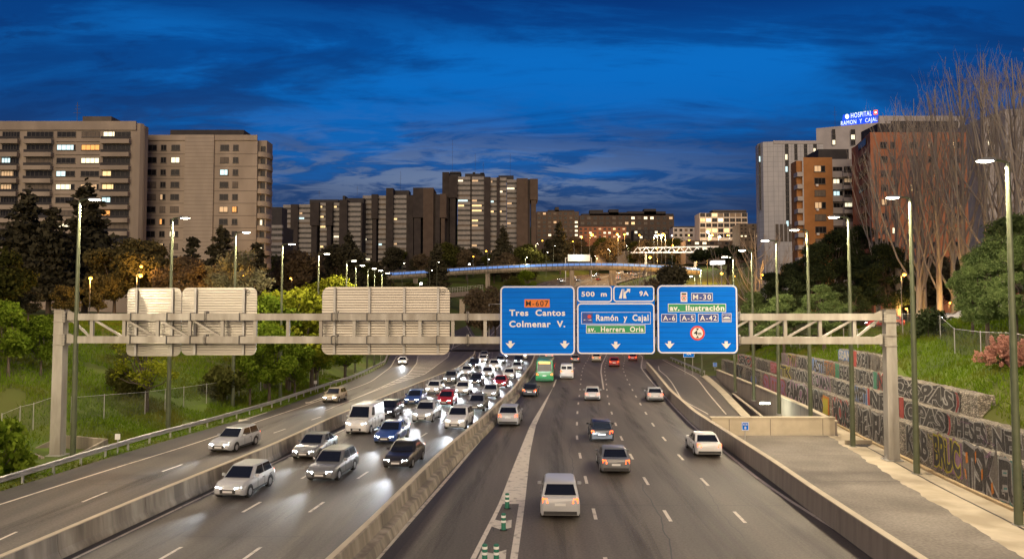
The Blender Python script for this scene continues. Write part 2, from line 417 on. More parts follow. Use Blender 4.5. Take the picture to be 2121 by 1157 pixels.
LC = curve([(1532, 1070), (1460, 998), (1410, 947), (1375, 908), (1352, 879), (1318, 822), (1311, 809), (1300, 788), (1290, 764), (1295, 738)], extra=[(27.5, 200)])
RE = curve([(1830, 1157), (1600, 1014), (1489, 925), (1444, 890), (1399.6, 846), (1345, 784), (1328, 762), (1331, 738)], extra=[(32, 200)])
RB = curve([(1800, 1150), (1670, 1053), (1600, 997), (1437, 880), (1386, 829), (1351, 780), (1340, 766)], smooth=5)
RLl = curve([(1391, 787), (1412, 811), (1365, 766)], smooth=3, extra=[(22, 83), (20.2, 60), (27.3, 140)])
RLr = Curve([(23.7, 82.7), (28.0, 113), (31.2, 150), (26.0, 100), (21.5, 60)], 5)
KB = Curve([(30.0, 116.6), (25.6, 83), (33.0, 158), (28.0, 100), (23.2, 60)], 5)
OW = curve([(1483.6, 764.8), (1578.6, 803.4), (1658, 837), (1717, 866.7)], 1.0, smooth=3)
G = curve([(1757, 890), (1863, 942), (1969, 995), (2107, 1057)], extra=[(34.0, 122), (29.9, 75)], smooth=5)
AE = curve([(1755, 927), (1813, 963), (1896, 1018.5), (2004, 1080), (2034, 1100)], smooth=2)
def zramp(y): return float(np.interp(y, [50, 60, 70, 83, 105, 118], [-4.6, -3.6, -2.6, -1.5, -0.5, 0.0]))
_zy = [200, 240, 290, 330, 365, 400, 440, 480, 540, 600, 700, 900, 1200, 3000]
_zz = [0, 0.6, 3, 7, 12, 20, 28, 34, 40, 46, 58, 100, 140, 150]
def zr(y): return float(np.interp(y, _zy, _zz))
def tiers(y):
    return float(np.interp(y, [41, 46, 56, 62, 70, 75, 88, 95, 110, 118, 122, 124], [2, 3, 3, 4, 4, 3, 3, 2, 2, 1, 1, 0]))
def h_left(t, y):
    t = max(0.0, t - 3.2 * max(0.0, min(1.0, (6.0 - abs(y - 52.3)) / 3.0)))        # level pad round the gantry foot
    return float(np.interp(t, [0, 2.5, 4, 8, 22, 40, 120, 400], [-0.03, 0.02, 0.4, 2.3, 8.0, 9.3, 12.0, 26.0])) * (1 if y < 240 else 0.6)
def h_right(t, y):
    n = tiers(y); he = max(0.0, 1.1 + 1.3 * n - 0.15) if n > 0 else 0.0; te = max(0.5, .7 * (n - 1) + .85)
    a = [0.0, 0.30, 0.5, te + 0.01, te + 6, te + 24, te + 60, te + 300, te + 800]
    h1 = max(0.0, min(1.9, he))
    b = [-0.06, -0.06, h1, he, he + 2.4, he + 5.6, he + 9.5, he + 22, he + 60]
    return float(np.interp(t, a, b))
FR = Curve([(10, 195), (12, 240), (14, 290), (17, 330), (20, 365), (27, 405), (40, 440), (64, 480), (112, 540), (165, 600), (250, 700)], 25, 180, 720)
def _mixf(y, a, b): f = float(np.interp(y, [215, 330], [0, 1])); return a + (b - a) * f
def Lx(y): return EL(min(y, 200)) if y < 215 else _mixf(y, -30, FR(min(y, 700)) - 27)
def Rx(y): return G(min(y, 125)) if y < 125 else (float(np.interp(y, [125, 200], [G(125), 41])) if y < 215 else _mixf(y, 41, FR(min(y, 700)) + 27))
def gz(x, y):
    l, r = Lx(y), Rx(y)
    b = zr(y)
    bump_ = 0.25 * mnoise.noise((x * .09, y * .09, 1)) + 0.08 * mnoise.noise((x * .5, y * .5, 4))
    if x < l - 3: return b + h_left(l - x, y) + bump_ * min(1, (l - x - 3) / 6)
    if x < l: return b + h_left(l - x, y)
    if x > r: return b + h_right(x - r, y) + bump_ * max(0, min(1, (x - r - 4) / 6))
    return b - (0.06 if y < 200 else .3)

# ---- terrain: one sheet to the horizon
_st = frange(-60, 200, 2.5) + frange(210, 560, 10) + [600, 650, 700, 800, 900, 1050, 1200, 1600, 2200, 3000]
_lo = [900, 600, 400, 280, 200, 150, 120, 100, 85, 72, 62, 54, 47, 41, 36, 32, 28, 25, 22, 19.5, 17, 15, 13, 11, 9.5, 8, 6.5, 5, 4, 3.2, 2.5, 1.2, 0.0]
_ro = [0.0, 0.3, 0.5, 0.9, 1.4, 2.1, 2.8, 3.2, 4, 5, 6.5, 8, 10, 12, 14, 17, 20, 24, 28, 33, 39, 46, 55, 66, 80, 100, 130, 170, 230, 320, 450, 650, 900]
tv, tf = [], []
_nl, _nr, _nc = len(_lo), len(_ro), 3
for y in _st:
    l, r = Lx(y), Rx(y)
    tl = RB(min(y, 190)) + 0.45 if y < 190 else l + (r - l) * .6
    xs = [l - o for o in _lo] + [l + (tl - l) * .5, tl, tl + (r - tl) * .5] + [r + o for o in _ro]
    for x in xs: tv.append((x, y, gz(x, y)))
_w = _nl + _nc + _nr
for i in range(len(_st) - 1):
    for j in range(_w - 1):
        if _nl + 1 <= j <= _nl + 2 and 58 < _st[i + 1] and _st[i] < 120: continue      # the sunken ramps
        tf.append((i * _w + j, i * _w + j + 1, (i + 1) * _w + j + 1, (i + 1) * _w + j))
tag(big_mesh('ground', tv, tf, m_grass, smooth=True), 'grassy ground rising on both sides of the motorway', None, kind='structure')

def sheet(name, c1, c2, ys, z, mat, label=None, n=1, cat=None):
    mb = MB()
    zf = z if callable(z) else (lambda y: z)
    for i in range(len(ys) - 1):
        a, b = ys[i], ys[i + 1]
        for k in range(n):
            f0, f1 = k / n, (k + 1) / n
            def X(y, f): return c1(y) + (c2(y) - c1(y)) * f
            mb.poly([(X(a, f0), a, zf(a)), (X(a, f1), a, zf(a)), (X(b, f1), b, zf(b)), (X(b, f0), b, zf(b))])
    o = mb.world(name, mat, base=(c1(ys[0]), ys[0], 0))
    o['kind'] = 'structure'
    if label: o['label'] = label
    return o
mid = lambda y: MBc(y)
sheet('road', EL, mid, YS, 0.0, m_asph, 'grey asphalt of the carriageway with oncoming traffic', 4)
sheet('road', mid, lambda y: RB(y) + .1 if y < 134 else float(np.interp(y, [134, 200], [RB(134) + .1, 35])), YS, 0.0, m_asph, 'grey brown asphalt of the carriageway leading away', 4)
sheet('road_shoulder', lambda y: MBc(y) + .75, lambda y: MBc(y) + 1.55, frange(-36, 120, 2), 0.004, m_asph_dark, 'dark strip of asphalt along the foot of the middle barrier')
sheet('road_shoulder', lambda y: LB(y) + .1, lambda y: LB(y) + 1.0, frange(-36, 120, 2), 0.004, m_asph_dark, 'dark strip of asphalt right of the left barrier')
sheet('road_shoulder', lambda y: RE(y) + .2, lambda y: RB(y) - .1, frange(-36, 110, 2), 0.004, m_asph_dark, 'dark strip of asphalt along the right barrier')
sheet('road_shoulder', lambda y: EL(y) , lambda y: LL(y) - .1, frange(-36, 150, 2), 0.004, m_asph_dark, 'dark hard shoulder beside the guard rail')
m_patch = pmat('patched_asphalt', (0.080, 0.070, 0.060), (0.105, 0.092, 0.078), 0.9, 0.6, stretch=(1, 0.06, 1), coords='World'); speckle(m_patch, 0.2, 9.0)
sheet('road_patch', lambda y: LL(y) + .12, lambda y: LB(y) - .32, frange(44.5, 48.2, .6), 0.0045, m_patch, 'darker repaved patch across the left slip road')
sheet('road_patch', lambda y: GRr(y) + .5, lambda y: LBn(y) - .5, frange(70, 78, 1.5), 0.0045, m_patch, 'darker repaved patch in the outgoing lanes')
RMP = frange(60.9, 118, 2.2)
sheet('exit_ramp', lambda y: RB(y) + .1, KB, RMP, zramp, m_asph, 'asphalt exit ramp sinking towards the tunnel', 2)
sheet('exit_ramp', lambda y: RB(y) + .1 if y < 134 else float(np.interp(y, [134, 200], [RB(134) + .1, 35])), KB, frange(118, 162, 4), 0.0, m_asph, 'asphalt exit ramp leaving the carriageway', 2)
sheet('service_apron', lambda y: RB(y) + .1, lambda y: max(RB(y) + .5, min(AE(y) + .28 * mnoise.noise((y * .35, 3, 1)) + .2 * mnoise.noise((y * 1.1, 7, 2)) + .12 * mnoise.noise((y * 3.3, 5, 1)), G(y) - .5)), frange(-20, 60.4, .35), 0.004, m_asph_light, 'pale worn tarmac of the service apron', 2)
sheet('pavement', lambda y: RB(y) + .15 if y > 59 else max(RB(y) + .3, AE(y) - 1.2), lambda y: G(y) + .4, frange(-20, 60.4, 2), 0.0, m_gutter, 'cream concrete gutter strip below the graffiti wall')
sheet('pavement', lambda y: OW(y) + .1, lambda y: G(y) + .4, frange(60.4, 118, 2), 0.0, m_gutter, 'cream concrete strip between ramp wall and graffiti wall')
sheet('verge', KB, lambda y: G(min(y, 125)) + .4 if y < 125 else Rx(y) + .3, frange(118, 162, 4), 0.02, m_grass, 'grass verge beside the start of the exit ramp')
# gutter crack line / shallow channel
sheet('gutter_channel', lambda y: AE(y) + (G(y) - AE(y)) * .55, lambda y: AE(y) + (G(y) - AE(y)) * .55 + .12, frange(30, 58, 2), 0.006, m_asph_dark, 'dark water channel along the concrete gutter')
# far road: both carriageways climbing away
FY = frange(196, 640, 6)
def zfar(y): return zr(y) + .35
def far_l(y): return FR(y) - float(np.interp(y, [196, 260], [26, 23]))
def far_r(y): return FR(y) + float(np.interp(y, [196, 260], [24, 23]))
sheet('road', far_l, far_r, FY, zfar, m_asph, 'far carriageways climbing away behind the signs', 4)
# left ramp that climbs away left behind the beams
RPc = Curve([(-12.5, 196), (-13.5, 215), (-16, 250), (-21, 300), (-29, 350), (-42, 400)], 12, 180, 420)
def zrp(y): return float(np.interp(y, [196, 240, 300, 350, 400], [.05, .6, 3.5, 6.2, 10.5]))
for y in (0,): pass
sheet('slip_road', lambda y: RPc(y) - 4.5, lambda y: RPc(y) + 4.5, frange(196, 360, 6), lambda y: max(zrp(y), zr(y) + .14), m_asph, 'slip road curving off behind the gantry beams', 2)

# ---- road markings (one painted set)
mk = MB()
def mstrip(c, w, ys, z=0.009, zf=None):
    for a, b in zip(ys[:-1], ys[1:]):
        za, zb = (zf(a) + z, zf(b) + z) if zf else (z, z)
        mk.poly([(c(a) - w / 2, a, za), (c(a) + w / 2, a, za), (c(b) + w / 2, b, zb), (c(b) - w / 2, b, zb)])
mstrip(LL, .16, frange(-30, 190, 3)); mstrip(LE, .16, frange(-30, 190, 3)); mstrip(ME, .2, frange(-30, 190, 3)); mstrip(RE, .2, frange(-30, 190, 3))
def dashes(c, y0, period, ln, w, y1=190):
    y = y0
    while y < y1: mstrip(c, w, [y, y + ln / 2, y + ln]); y += period
# Y of dash tops, from the photograph's marks
dashes(LA, P(1231, 1075)[1] - 15, 7.5, 2.0, .17); dashes(LC, P(1530, 1082)[1] - 15, 7.5, 2.0, .17)
dashes(LBn, P(1381, 1079)[1] - 15, 7.5, 2.0, .17)
d1 = Curve([P(376, 1132)[:2], P(215, 1030)[:2]][0:1] + [(LB(60) + 4.6, 60), (LB(90) + 4.4, 90), (LB(150) + 4.2, 150), (LB(190) + 4.2, 190)], 8)
d2 = Curve([P(543, 1130)[:2], P(674, 1036)[:2], P(766, 973)[:2], (MBc(75) - 3.9, 75), (MBc(120) - 3.9, 120), (MBc(190) - 3.9, 190)], 8)
dashes(d1, 14.7, 7.5, 2.0, .16); dashes(d2, 14.7, 7.5, 2.0, .16)
d0 = Curve([P(192, 1028.5)[:2], P(350, 970.5)[:2], (LB(70) - 3.7, 70), (LB(28) - 3.6, 28)], 5)
dashes(d0, P(163, 1039)[1] - 22.5, 7.5, 2.2, .14, 75)
# solid line that splits the carriageway under the sign, and the gore at the left slip
sl = curve([(1256, 806), (1249, 770), (1250, 755), (1258, 737)], smooth=3)
mstrip(lambda y: sl(y) - .35, .2, frange(97, 185, 4))
hl = curve([(671.5, 850.5), (773, 809), (845, 775), (863, 752), (866, 736)], smooth=3)
hr = curve([(671.5, 850.5), (773, 810), (822, 793), (879, 775), (928, 739), (933, 725)], smooth=3)
yy = frange(P(671, 850)[1], P(866, 736)[1], 3)
mstrip(hl, .16, yy); mstrip(hr, .16, frange(P(671, 850)[1], 195, 3))
for y in frange(96, 185, 3.4):
    a, b = hl(y), hr(min(y + 1.5, 190))
    if b - a > .5: mk.poly([(a, y, .010), (b, y + 1.6, .010), (b, y + 2.6, .010), (a, y + 1.0, .010)])
# gore between the outgoing left lane and the middle lanes
def quadstrip(fa, fb, ys, z=.009):
    for a, b in zip(ys[:-1], ys[1:]): mk.poly([(fa(a), a, z), (fb(a), a, z), (fb(b), b, z), (fa(b), b, z)])
yf = P(1040, 1043)[1]
quadstrip(lambda y: GL(y), lambda y: GRr(y), frange(yf, P(1146, 801)[1], 2.5))
quadstrip(lambda y: GL(y), lambda y: GL(y) + .21, frange(10, yf, 2.5)); quadstrip(lambda y: GRr(y) - .3, lambda y: GRr(y), frange(10, yf, 2.5))
sl2 = Curve([P(1146, 801)[:2], (P(1146, 801)[0] + 4.6, 150), (13.6, 175)], 2)
mstrip(sl2, .2, frange(P(1146, 801)[1], 112, 3))
for pts in ([(1018.7, 1089), (1025.5, 1075), (1043, 1079), (1060, 1075), (1059, 1091.5), (1038, 1096)], [(985, 1166), (997, 1140), (1022, 1145), (1049, 1137), (1047, 1160), (1016, 1172)]):
    q = [P(a, b, .010) for a, b in pts]; mk.poly([q[0], q[1], q[2], q[5]]); mk.poly([q[2], q[3], q[4], q[5]])
# right nose hatching and ramp lines
mstrip(RLl, .16, frange(60.9, 118, 3), zf=zramp); mstrip(RLr, .16, frange(60.9, 118, 3), zf=zramp); mstrip(RLr, .16, frange(118, 160, 3)); mstrip(RLl, .16, frange(118, 140, 3))
for y in frange(134, 156, 3.2): mk.poly([(RE(y) + .1, y + 1.5, .010), (RE(y) + 2.2 - (y - 134) * .05, y, .010), (RE(y) + 2.2 - (y - 134) * .05, y + 1, .010), (RE(y) + .1, y + 2.5, .010)])
# left carriageway arrows
for py_, px_ in ((868, 505), (832, 640)):
    X, Y, _ = P(px_, py_); sl_ = LL.slope(Y)
    for (a, b) in (((0, 0), (0, 6)),): mk.poly([(X, Y, .009), (X + .18, Y, .009), (X + .18 + sl_ * 5, Y + 5, .009), (X + sl_ * 5, Y + 5, .009)])
    mk.poly([(X - .45, Y, .009), (X + .09, Y - 1.6, .009), (X + .63, Y, .009)])
# far road lines
for off in (-20.5, -1.2, 1.2, 20.5): mstrip(lambda y, o=off: FR(y) + o * (1 if y > 260 else 1.3), .3, frange(200, 640, 8), .02, zfar)
for off in (-16, -11, -6, 6, 11, 16):
    for y in frange(262, 640, 14): mstrip(lambda y_, o=off: FR(y_) + o, .3, [y, y + 5], .02, zfar)
for off in (-3.4, 3.4): mstrip(lambda y, o=off: RPc(y) + o, .22, frange(200, 356, 6), .02, lambda y: max(zrp(y), zr(y) + .14))
o = mk.world('road_markings', m_paint); tag(o, 'white painted lines and dashes on the carriageways', None, kind='structure')

# ---- sealed cracks and joints
ck = MB(); rc = random.Random(5)
def crack(x, y, ln, w=.04, across=False):
    px_, py_ = x, y; q = []
    for i in range(int(ln / .7)):
        q.append((px_, py_)); px_ += rc.uniform(-.10, .10) + (.7 if across else .05); py_ += (rc.uniform(-.08, .08) if across else .7)
    for (a, b), (c, d) in zip(q[:-1], q[1:]):
        if across: ck.poly([(a, b - w / 2, .0065), (c, d - w / 2, .0065), (c, d + w / 2, .0065), (a, b + w / 2, .0065)])
        else: ck.poly([(a - w / 2, b, .0065), (a + w / 2, b, .0065), (c + w / 2, d, .0065), (c - w / 2, d, .0065)])
for f_, y, ln in ((LBn, 30, 14), (LC, 33, 18), (LA, 40, 20), (LL, 34, 12), (d0, 44, 16), (d1, 31, 15), (d2, 36, 22), (LBn, 60, 20), (GRr, 34, 9)):
    crack(f_(y) + rc.uniform(-1.6, -.5), y, ln, rc.uniform(.03, .07))
for x, y, ln in ((-14.5, 33.2, 6.5), (2, 38.6, 13), (-24, 43.2, 5), (1.5, 66, 15), (18.5, 44, 5), (18, 52, 8)): crack(x, y, ln, .06, True)
tag(ck.world('road_cracks', pmat('crack_sealant', (.030, .027, .024), rough=.55)), 'dark sealed cracks in the asphalt', None, kind='structure')

# kerbs beside ramp
kb = MB()
for a, b in zip(RMP[:-1], RMP[1:]):
    kb.add([(KB(a) - .5, a, zramp(a) + .13), (KB(a) + .5, a, zramp(a) + .13), (KB(b) + .5, b, zramp(b) + .13), (KB(b) - .5, b, zramp(b) + .13),
            (KB(a) - .5, a, zramp(a) - .1), (KB(b) - .5, b, zramp(b) - .1), (KB(a) + .5, a, -6), (KB(b) + .5, b, -6)], [(0, 1, 2, 3), (4, 0, 3, 5), (1, 6, 7, 2)])
tag(kb.world('kerb', m_conc_cap), 'pale kerb along the outer side of the exit ramp', None, kind='structure')
gk = MB()
ks = frange(-18, 118, 2)
for a, b in zip(ks[:-1], ks[1:]):
    x0, x1, x2, x3 = G(a) - .28, G(a) + .02, G(b) - .28, G(b) + .02
    gk.add([(x0, a, .13), (x1, a, .13), (x3, b, .13), (x2, b, .13), (x0, a, -.05), (x2, b, -.05)], [(0, 1, 2, 3), (4, 0, 3, 5)])
tag(gk.world('kerb', pmat('ochre_kerb', (0.42, 0.30, 0.16), (0.55, 0.42, 0.25), 1.2, .9, coords='World')), 'ochre kerb at the foot of the graffiti wall', None, kind='structure')
# deep second ramp floor
sheet('tunnel_ramp', lambda y: KB(y) + .45, lambda y: OW(y) + .05, RMP, lambda y: zramp(y) * 1.5 - float(np.interp(y, [60, 112, 118], [1.2, .6, 0])), m_asph, 'lower ramp running into the tunnel')

# ---- barriers
NJ = [(-.30, 0), (-.30, .09), (-.17, .33), (-.10, 1.0), (.10, 1.0), (.17, .33), (.30, .09), (.30, 0)]
DOUBLE = [(-.34, 0), (-.34, .10), (-.20, .36), (-.14, 1.05), (.20, 1.05), (.27, .50), (.62, .44), (.74, .10), (.74, 0)]
PARA = [(-.16, 0), (-.13, 1.16), (.13, 1.16), (.16, 0)]
def barrier(name, c, prof, y0, y1, mats, label, seg=6.0, z=None, cap=None, cat='barrier'):
    mb = MB(); ys = frange(y0, y1, 1.5); k = max(1, int(seg / 1.5))
    zf = z or (lambda y: 0.0)
    for i in range(0, len(ys) - 1, k):
        pl = ys[i:i + k + 1]
        rings = []
        for j, y in enumerate(pl):
            e = .015 if j == 0 else (-.015 if j == len(pl) - 1 else 0)
            rings.append([(c(y + e) + a, y + e, zf(y) + b) for a, b in prof])
        mb.loft(rings)
    o = mb.world(name, mats, base=(c(y0), y0, zf(y0)))
    tag(o, label, cat, None, 'thing')
    if cap:
        cm = MB(); w, h0, h1 = cap
        cm.loft([[(c(y) - w, y, zf(y) + h0), (c(y) - w, y, zf(y) + h1), (c(y) + w, y, zf(y) + h1), (c(y) + w, y, zf(y) + h0)] for y in ys])
        cm.world('coping', m_conc_cap, o, base=(c(y0), y0, zf(y0)))
    return o
barrier('concrete_barrier', LB, NJ, -30, 176, m_conc, 'stained concrete barrier between left slip road and oncoming traffic', cap=(.125, .985, 1.03))
barrier('concrete_barrier', lambda y: MBc(y) + .14, DOUBLE, -30, 196, m_conc, 'broad stepped concrete barrier between oncoming headlights and outgoing taillights', seg=4.5, cap=(.12, 1.0, 1.075))
barrier('concrete_barrier', lambda y: RB(y) + .16, PARA, -20, 133, m_conc_mauve, 'smooth mauve concrete parapet between right lane and service apron', seg=9, cap=(.17, 1.15, 1.2))
cw = MB(); cw.box(RB(60.6) + .32, 25.9, 60.5, 61.0, -5, 1.36)
o = cw.world('cross_wall', m_conc_cap, base=(18, 60.5, 0)); tag(o, 'cream concrete wall closing the service apron above the ramp mouth', 'wall', None, 'thing')
for x in (17.4, 20.7, 24.9): MB().box(x, x + .05, 60.48, 60.499, .02, 1.3).world('joint', m_conc_mauve, o)
cc = MB(); cc.box(RB(60.6) + .28, 25.95, 60.44, 61.06, 1.36, 1.44); cc.world('coping', m_conc_cap, o)
barrier('retaining_wall', OW, [(-.18, -7), (-.18, 1.0), (.18, 1.0), (.18, -7)], 61.0, 117, m_conc_mauve, 'tall mauve retaining wall between tunnel ramp and graffiti wall', seg=9, cap=(.24, 1.0, 1.09), cat='wall')
barrier('retaining_wall', lambda y: KB(y) + (OW(y) - KB(y)) * .55, [(-.12, -7), (-.12, -.3), (.12, -.3), (.12, -7)], 61.2, 100, m_conc_mauve, 'lower inner ramp wall with pale coping beside the tunnel lamp', seg=9, z=lambda y: zramp(y) * .8, cap=(.16, -.3, -.2), cat='wall')
barrier('concrete_barrier', lambda y: RPc(y) - 5.2, NJ, 200, 330, m_conc_cap, 'pale concrete barrier along the far slip road behind the beams', z=lambda y: max(zrp(y), zr(y) + .14))
barrier('concrete_barrier', lambda y: FR(y), NJ, 200, 620, m_conc, 'far concrete median barrier on the climbing road', seg=24, z=zfar)
# ramp-side guard wall at upper right (white kerb and rail)
# ---- guard rail left
def guardrail(c, y0, y1, label, step=2.66, side=1):
    base = (c(y0), y0, 0)
    t = thing('guard_rail', label, 'guard rail', base)
    rl = MB(); ys = frange(y0, y1, 1.3)
    pr = [(0, .42), (.07, .46), (.07, .54), (.015, .58), (.015, .62), (.07, .66), (.07, .74), (0, .78), (-.015, .76), (.045, .70), (-.01, .60), (.045, .50), (-.015, .44)]
    rl.loft([[(c(y) + a * side, y, b) for a, b in pr] for y in ys])
    rl.world('rail', m_galv, t, base=base)
    y = y0 + .6
    while y < y1:
        p = MB(); x = c(y) - .11 * side
        p.box(x - .05, x + .05, y - .06, y + .06, -.1, .72); p.box(x - .07, x + .10, y - .03, y + .03, .52, .66)
        p.world('post', m_galv, t, base=(x, y, 0)); y += step
    return t
guardrail(GR, 27, 172, 'galvanised steel guard rail along the left grass bank')
gr2 = lambda y: KB(y) + .3
guardrail(gr2, 119, 158, 'short guard rail beside the start of the exit ramp', 4, -1)
# ================================================================ gantry frame
GA, GB = Vector(P(119, 942)), Vector(P(1848, 952))
_u = (GB - GA).normalized(); G_RZ = math.atan2(_u.y, _u.x)
_n = Vector((-_u.y, _u.x, 0))                      # away from the camera
def G2(px, py, off=0.0):
    d, yy, zz = ray(px, py)
    o_ = Vector((0, 0, CZ)); dr = Vector((d, yy, zz))
    t = ((GA + _n * off) - o_).dot(_n) / dr.dot(_n)
    p = o_ + dr * t
    return (p - GA).dot(_u), p.z
SPAN = (GB - GA).length
gt = thing('sign_gantry', 'pale steel lattice gantry spanning all the lanes on two posts', 'gantry', GA, G_RZ)
zt1 = G2(1000, 649)[1]; zt0 = G2(1000, 663)[1]; zb1 = G2(1000, 696.5)[1]; zb0 = G2(1000, 711)[1]
ztop = zt1 + .25
def rrect_post(x, w, d, tw, z1):
    mb = MB(); mb.loft([[(x - w / 2 * k, -d / 2 * k, z), (x + w / 2 * k, -d / 2 * k, z), (x + w / 2 * k, d / 2 * k, z), (x - w / 2 * k, d / 2 * k, z)] for z, k in ((0, 1.0), (z1, tw))])
    return mb
for x in (0.0, SPAN):
    rrect_post(x, .74, .66, .9, ztop).build('post', m_gantry, gt, smooth=20)
    f = MB(); f.box(x - .55, x + .55, -.5, .5, -.05, .05)
    for s in (-1, 1):
        f.add([(x + s * .34, -.02, .05), (x + s * .52, -.02, .05), (x + s * .34, -.02, .45), (x + s * .34, .02, .05), (x + s * .52, .02, .05), (x + s * .34, .02, .45)], [(0, 1, 2), (3, 5, 4), (1, 4, 5, 2)])
        for q in (-.25, .25): f.tube([(x + s * .45, q, .05), (x + s * .45, q, .12)], .035, 6)
    f.build('base_plate', m_galv, gt)
    c_ = MB()
    for z in (zt0 - .12, zt1 + .08, zb0 - .12, zb1 + .08, ztop): c_.box(x - .38, x + .38, -.36, .36, z, z + .03)
    c_.build('stiffener', m_gantry, gt)
    s = 1 if x == 0 else -1
    for z0, z1 in ((zt0, zt1), (zb0, zb1)):
        fl = MB(); fl.box(x + s * .38 - .02, x + s * .38 + .05, -.38, .38, z0 - .16, z1 + .16)
        fl.box(x + s * .46 - .02, x + s * .46 + .04, -.38, .38, z0 - .16, z1 + .16)
        for q in np.linspace(z0 - .1, z1 + .1, 7): fl.tube([(x + s * .32, -.36, q), (x + s * .56, -.36, q)], .025, 5, 1)
        fl.build('flange', [m_gantry, m_bolt], gt)
        w = MB()
        for dy_ in (-.12, .12): w.add([(x + s * .5, dy_, z1), (x + s * .95, dy_, z1), (x + s * .5, dy_, z1 + .2), (x + s * .5, dy_ + .02, z1), (x + s * .95, dy_ + .02, z1), (x + s * .5, dy_ + .02, z1 + .2)], [(0, 1, 2), (3, 5, 4), (0, 3, 4, 1), (1, 4, 5, 2), (0, 2, 5, 3)])
        w.build('gusset', m_gantry, gt)
joints = [G2(p, 700)[0] for p in (427, 698, 969)] + [G2(p, 700)[0] for p in (1240, 1530)]
cuts = [.5] + joints[:3] + joints[3:] + [SPAN - .5]
for z0, z1 in ((zt0, zt1), (zb0, zb1)):
    for a, b in zip(cuts[:-1], cuts[1:]):
        mb = MB(); mb.box(a + .05, b - .05, -.22, .22, z0, z1); mb.build('beam', m_gantry, gt)
    for j in joints:
        fl = MB()
        for dx_ in (-.045, .045):
            fl.loft([[(j + dx_ - .02, -.33, z0 + .02), (j + dx_ - .02, -.33, z1 - .02), (j + dx_ - .02, -.24, z1 + .14), (j + dx_ - .02, .24, z1 + .14), (j + dx_ - .02, .33, z1), (j + dx_ - .02, .33, z0), (j + dx_ - .02, 0, z0 - .17)],
                     [(j + dx_ + .02, -.33, z0 + .02), (j + dx_ + .02, -.33, z1 - .02), (j + dx_ + .02, -.24, z1 + .14), (j + dx_ + .02, .24, z1 + .14), (j + dx_ + .02, .33, z1), (j + dx_ + .02, .33, z0), (j + dx_ + .02, 0, z0 - .17)]])
        for q in np.linspace(z0, z1, 6): fl.tube([(j - .1, -.30, q), (j + .1, -.30, q)], .022, 5, 1)
        fl.build('flange', [m_gantry, m_bolt], gt)
vs_l = [G2(p, 680)[0] for p in (191, 258, 327, 394, 461, 529, 597, 665, 734, 802, 870, 938, 1005)]
vs_r = [G2(p, 680)[0] for p in (1769, 1698, 1626, 1555, 1484, 1413, 1342, 1271, 1200, 1130, 1064)]
for k, x in enumerate(vs_l + vs_r):
    mb = MB(); mb.box(x - .11, x + .11, -.1, .1, zb1, zt0); mb.build('strut', m_gantry, gt)
prev = [.6] + vs_l[:-1]
for k, (a, b) in enumerate(zip(prev, vs_l)):
    if k > 4: break
    MB().bar((a + .15, 0, zt0 + .02), (b - .15, 0, zb1 - .02), .14, .14, upv=(0, 1, 0)).build('brace', m_gantry, gt)
prev = [SPAN - .6] + vs_r[:-1]
for k, (a, b) in enumerate(zip(prev, vs_r)):
    if k > 4: break
    MB().bar((a - .15, 0, zt0 + .02), (b + .15, 0, zb1 - .02), .14, .14, upv=(0, 1, 0)).build('brace', m_gantry, gt)

# ---------------------------------------------------------------- writing
_txt = {}
def text_geo(s, bold=0.0, spacing=1.0):
    k = (s, bold, spacing)
    if k in _txt: return _txt[k]
    cu_ = bpy.data.curves.new('t', 'FONT'); cu_.body = s; cu_.size = 1; cu_.offset = bold; cu_.space_character = spacing; cu_.resolution_u = 3
    ob = bpy.data.objects.new('t', cu_)
    me = ob.to_mesh()
    v = [tuple(p.co) for p in me.vertices]; f = [tuple(p.vertices) for p in me.polygons]
    ob.to_mesh_clear(); bpy.data.objects.remove(ob); bpy.data.curves.remove(cu_)
    a = np.array(v); lo, hi_ = a.min(0), a.max(0)
    _txt[k] = (a, f, lo, hi_)
    return _txt[k]
def put_text(mb, s, fn, bold=.03, spacing=1.1, mat=0, ref=None):
    """fn maps (0..1, 0..1) -> point. ref: box of the un-emboldened text so fills and outlines register."""
    a, f, lo, hi_ = text_geo(s, bold, spacing)
    if ref is not None: _, _, lo, hi_ = text_geo(s, ref, spacing)
    w, h = hi_[0] - lo[0], hi_[1] - lo[1]
    mb.add([fn((p[0] - lo[0]) / w, (p[1] - lo[1]) / h) for p in a], f, mat)

class Panel:
    """a sign panel hung on the gantry; drawing in photo pixels on its face"""
    def __init__(s, name, label, x0, y0, x1, y1, off, depth=.12, cat='road sign'):
        s.off = off
        a, z1 = G2((x0 + x1) / 2, y0, off); _, z0 = G2((x0 + x1) / 2, y1, off)
        s.x0 = G2(x0, (y0 + y1) / 2, off)[0]; s.x1 = G2(x1, (y0 + y1) / 2, off)[0]; s.z0, s.z1 = z0, z1
        s.pp = (x0, y0, x1, y1)
        s.c = (s.x0 + s.x1) / 2
        loc = GA + _u * s.c + _n * off + Vector((0, 0, z0))
        s.o = thing(name, label, cat, loc, G_RZ)
    def L(s, px, py):
        x0, y0, x1, y1 = s.pp
        return ((px - x0) / (x1 - x0) * (s.x1 - s.x0) + s.x0 - s.c, (y1 - py) / (y1 - y0) * (s.z1 - s.z0))
def rr(x0, z0, x1, z1, r, n=6):
    pts = []
    for cx_, cz_, a0 in ((x1 - r, z0 + r, -90), (x1 - r, z1 - r, 0), (x0 + r, z1 - r, 90), (x0 + r, z0 + r, 180)):
        for i in range(n + 1):
            a = R(a0 + 90 * i / n); pts.append((cx_ + r * math.cos(a), cz_ + r * math.sin(a)))
    return pts
def plate(mb, pts, y0, y1, mat=0):
    mb.loft([[(x, y1, z) for x, z in pts], [(x, y0, z) for x, z in pts]], mat)
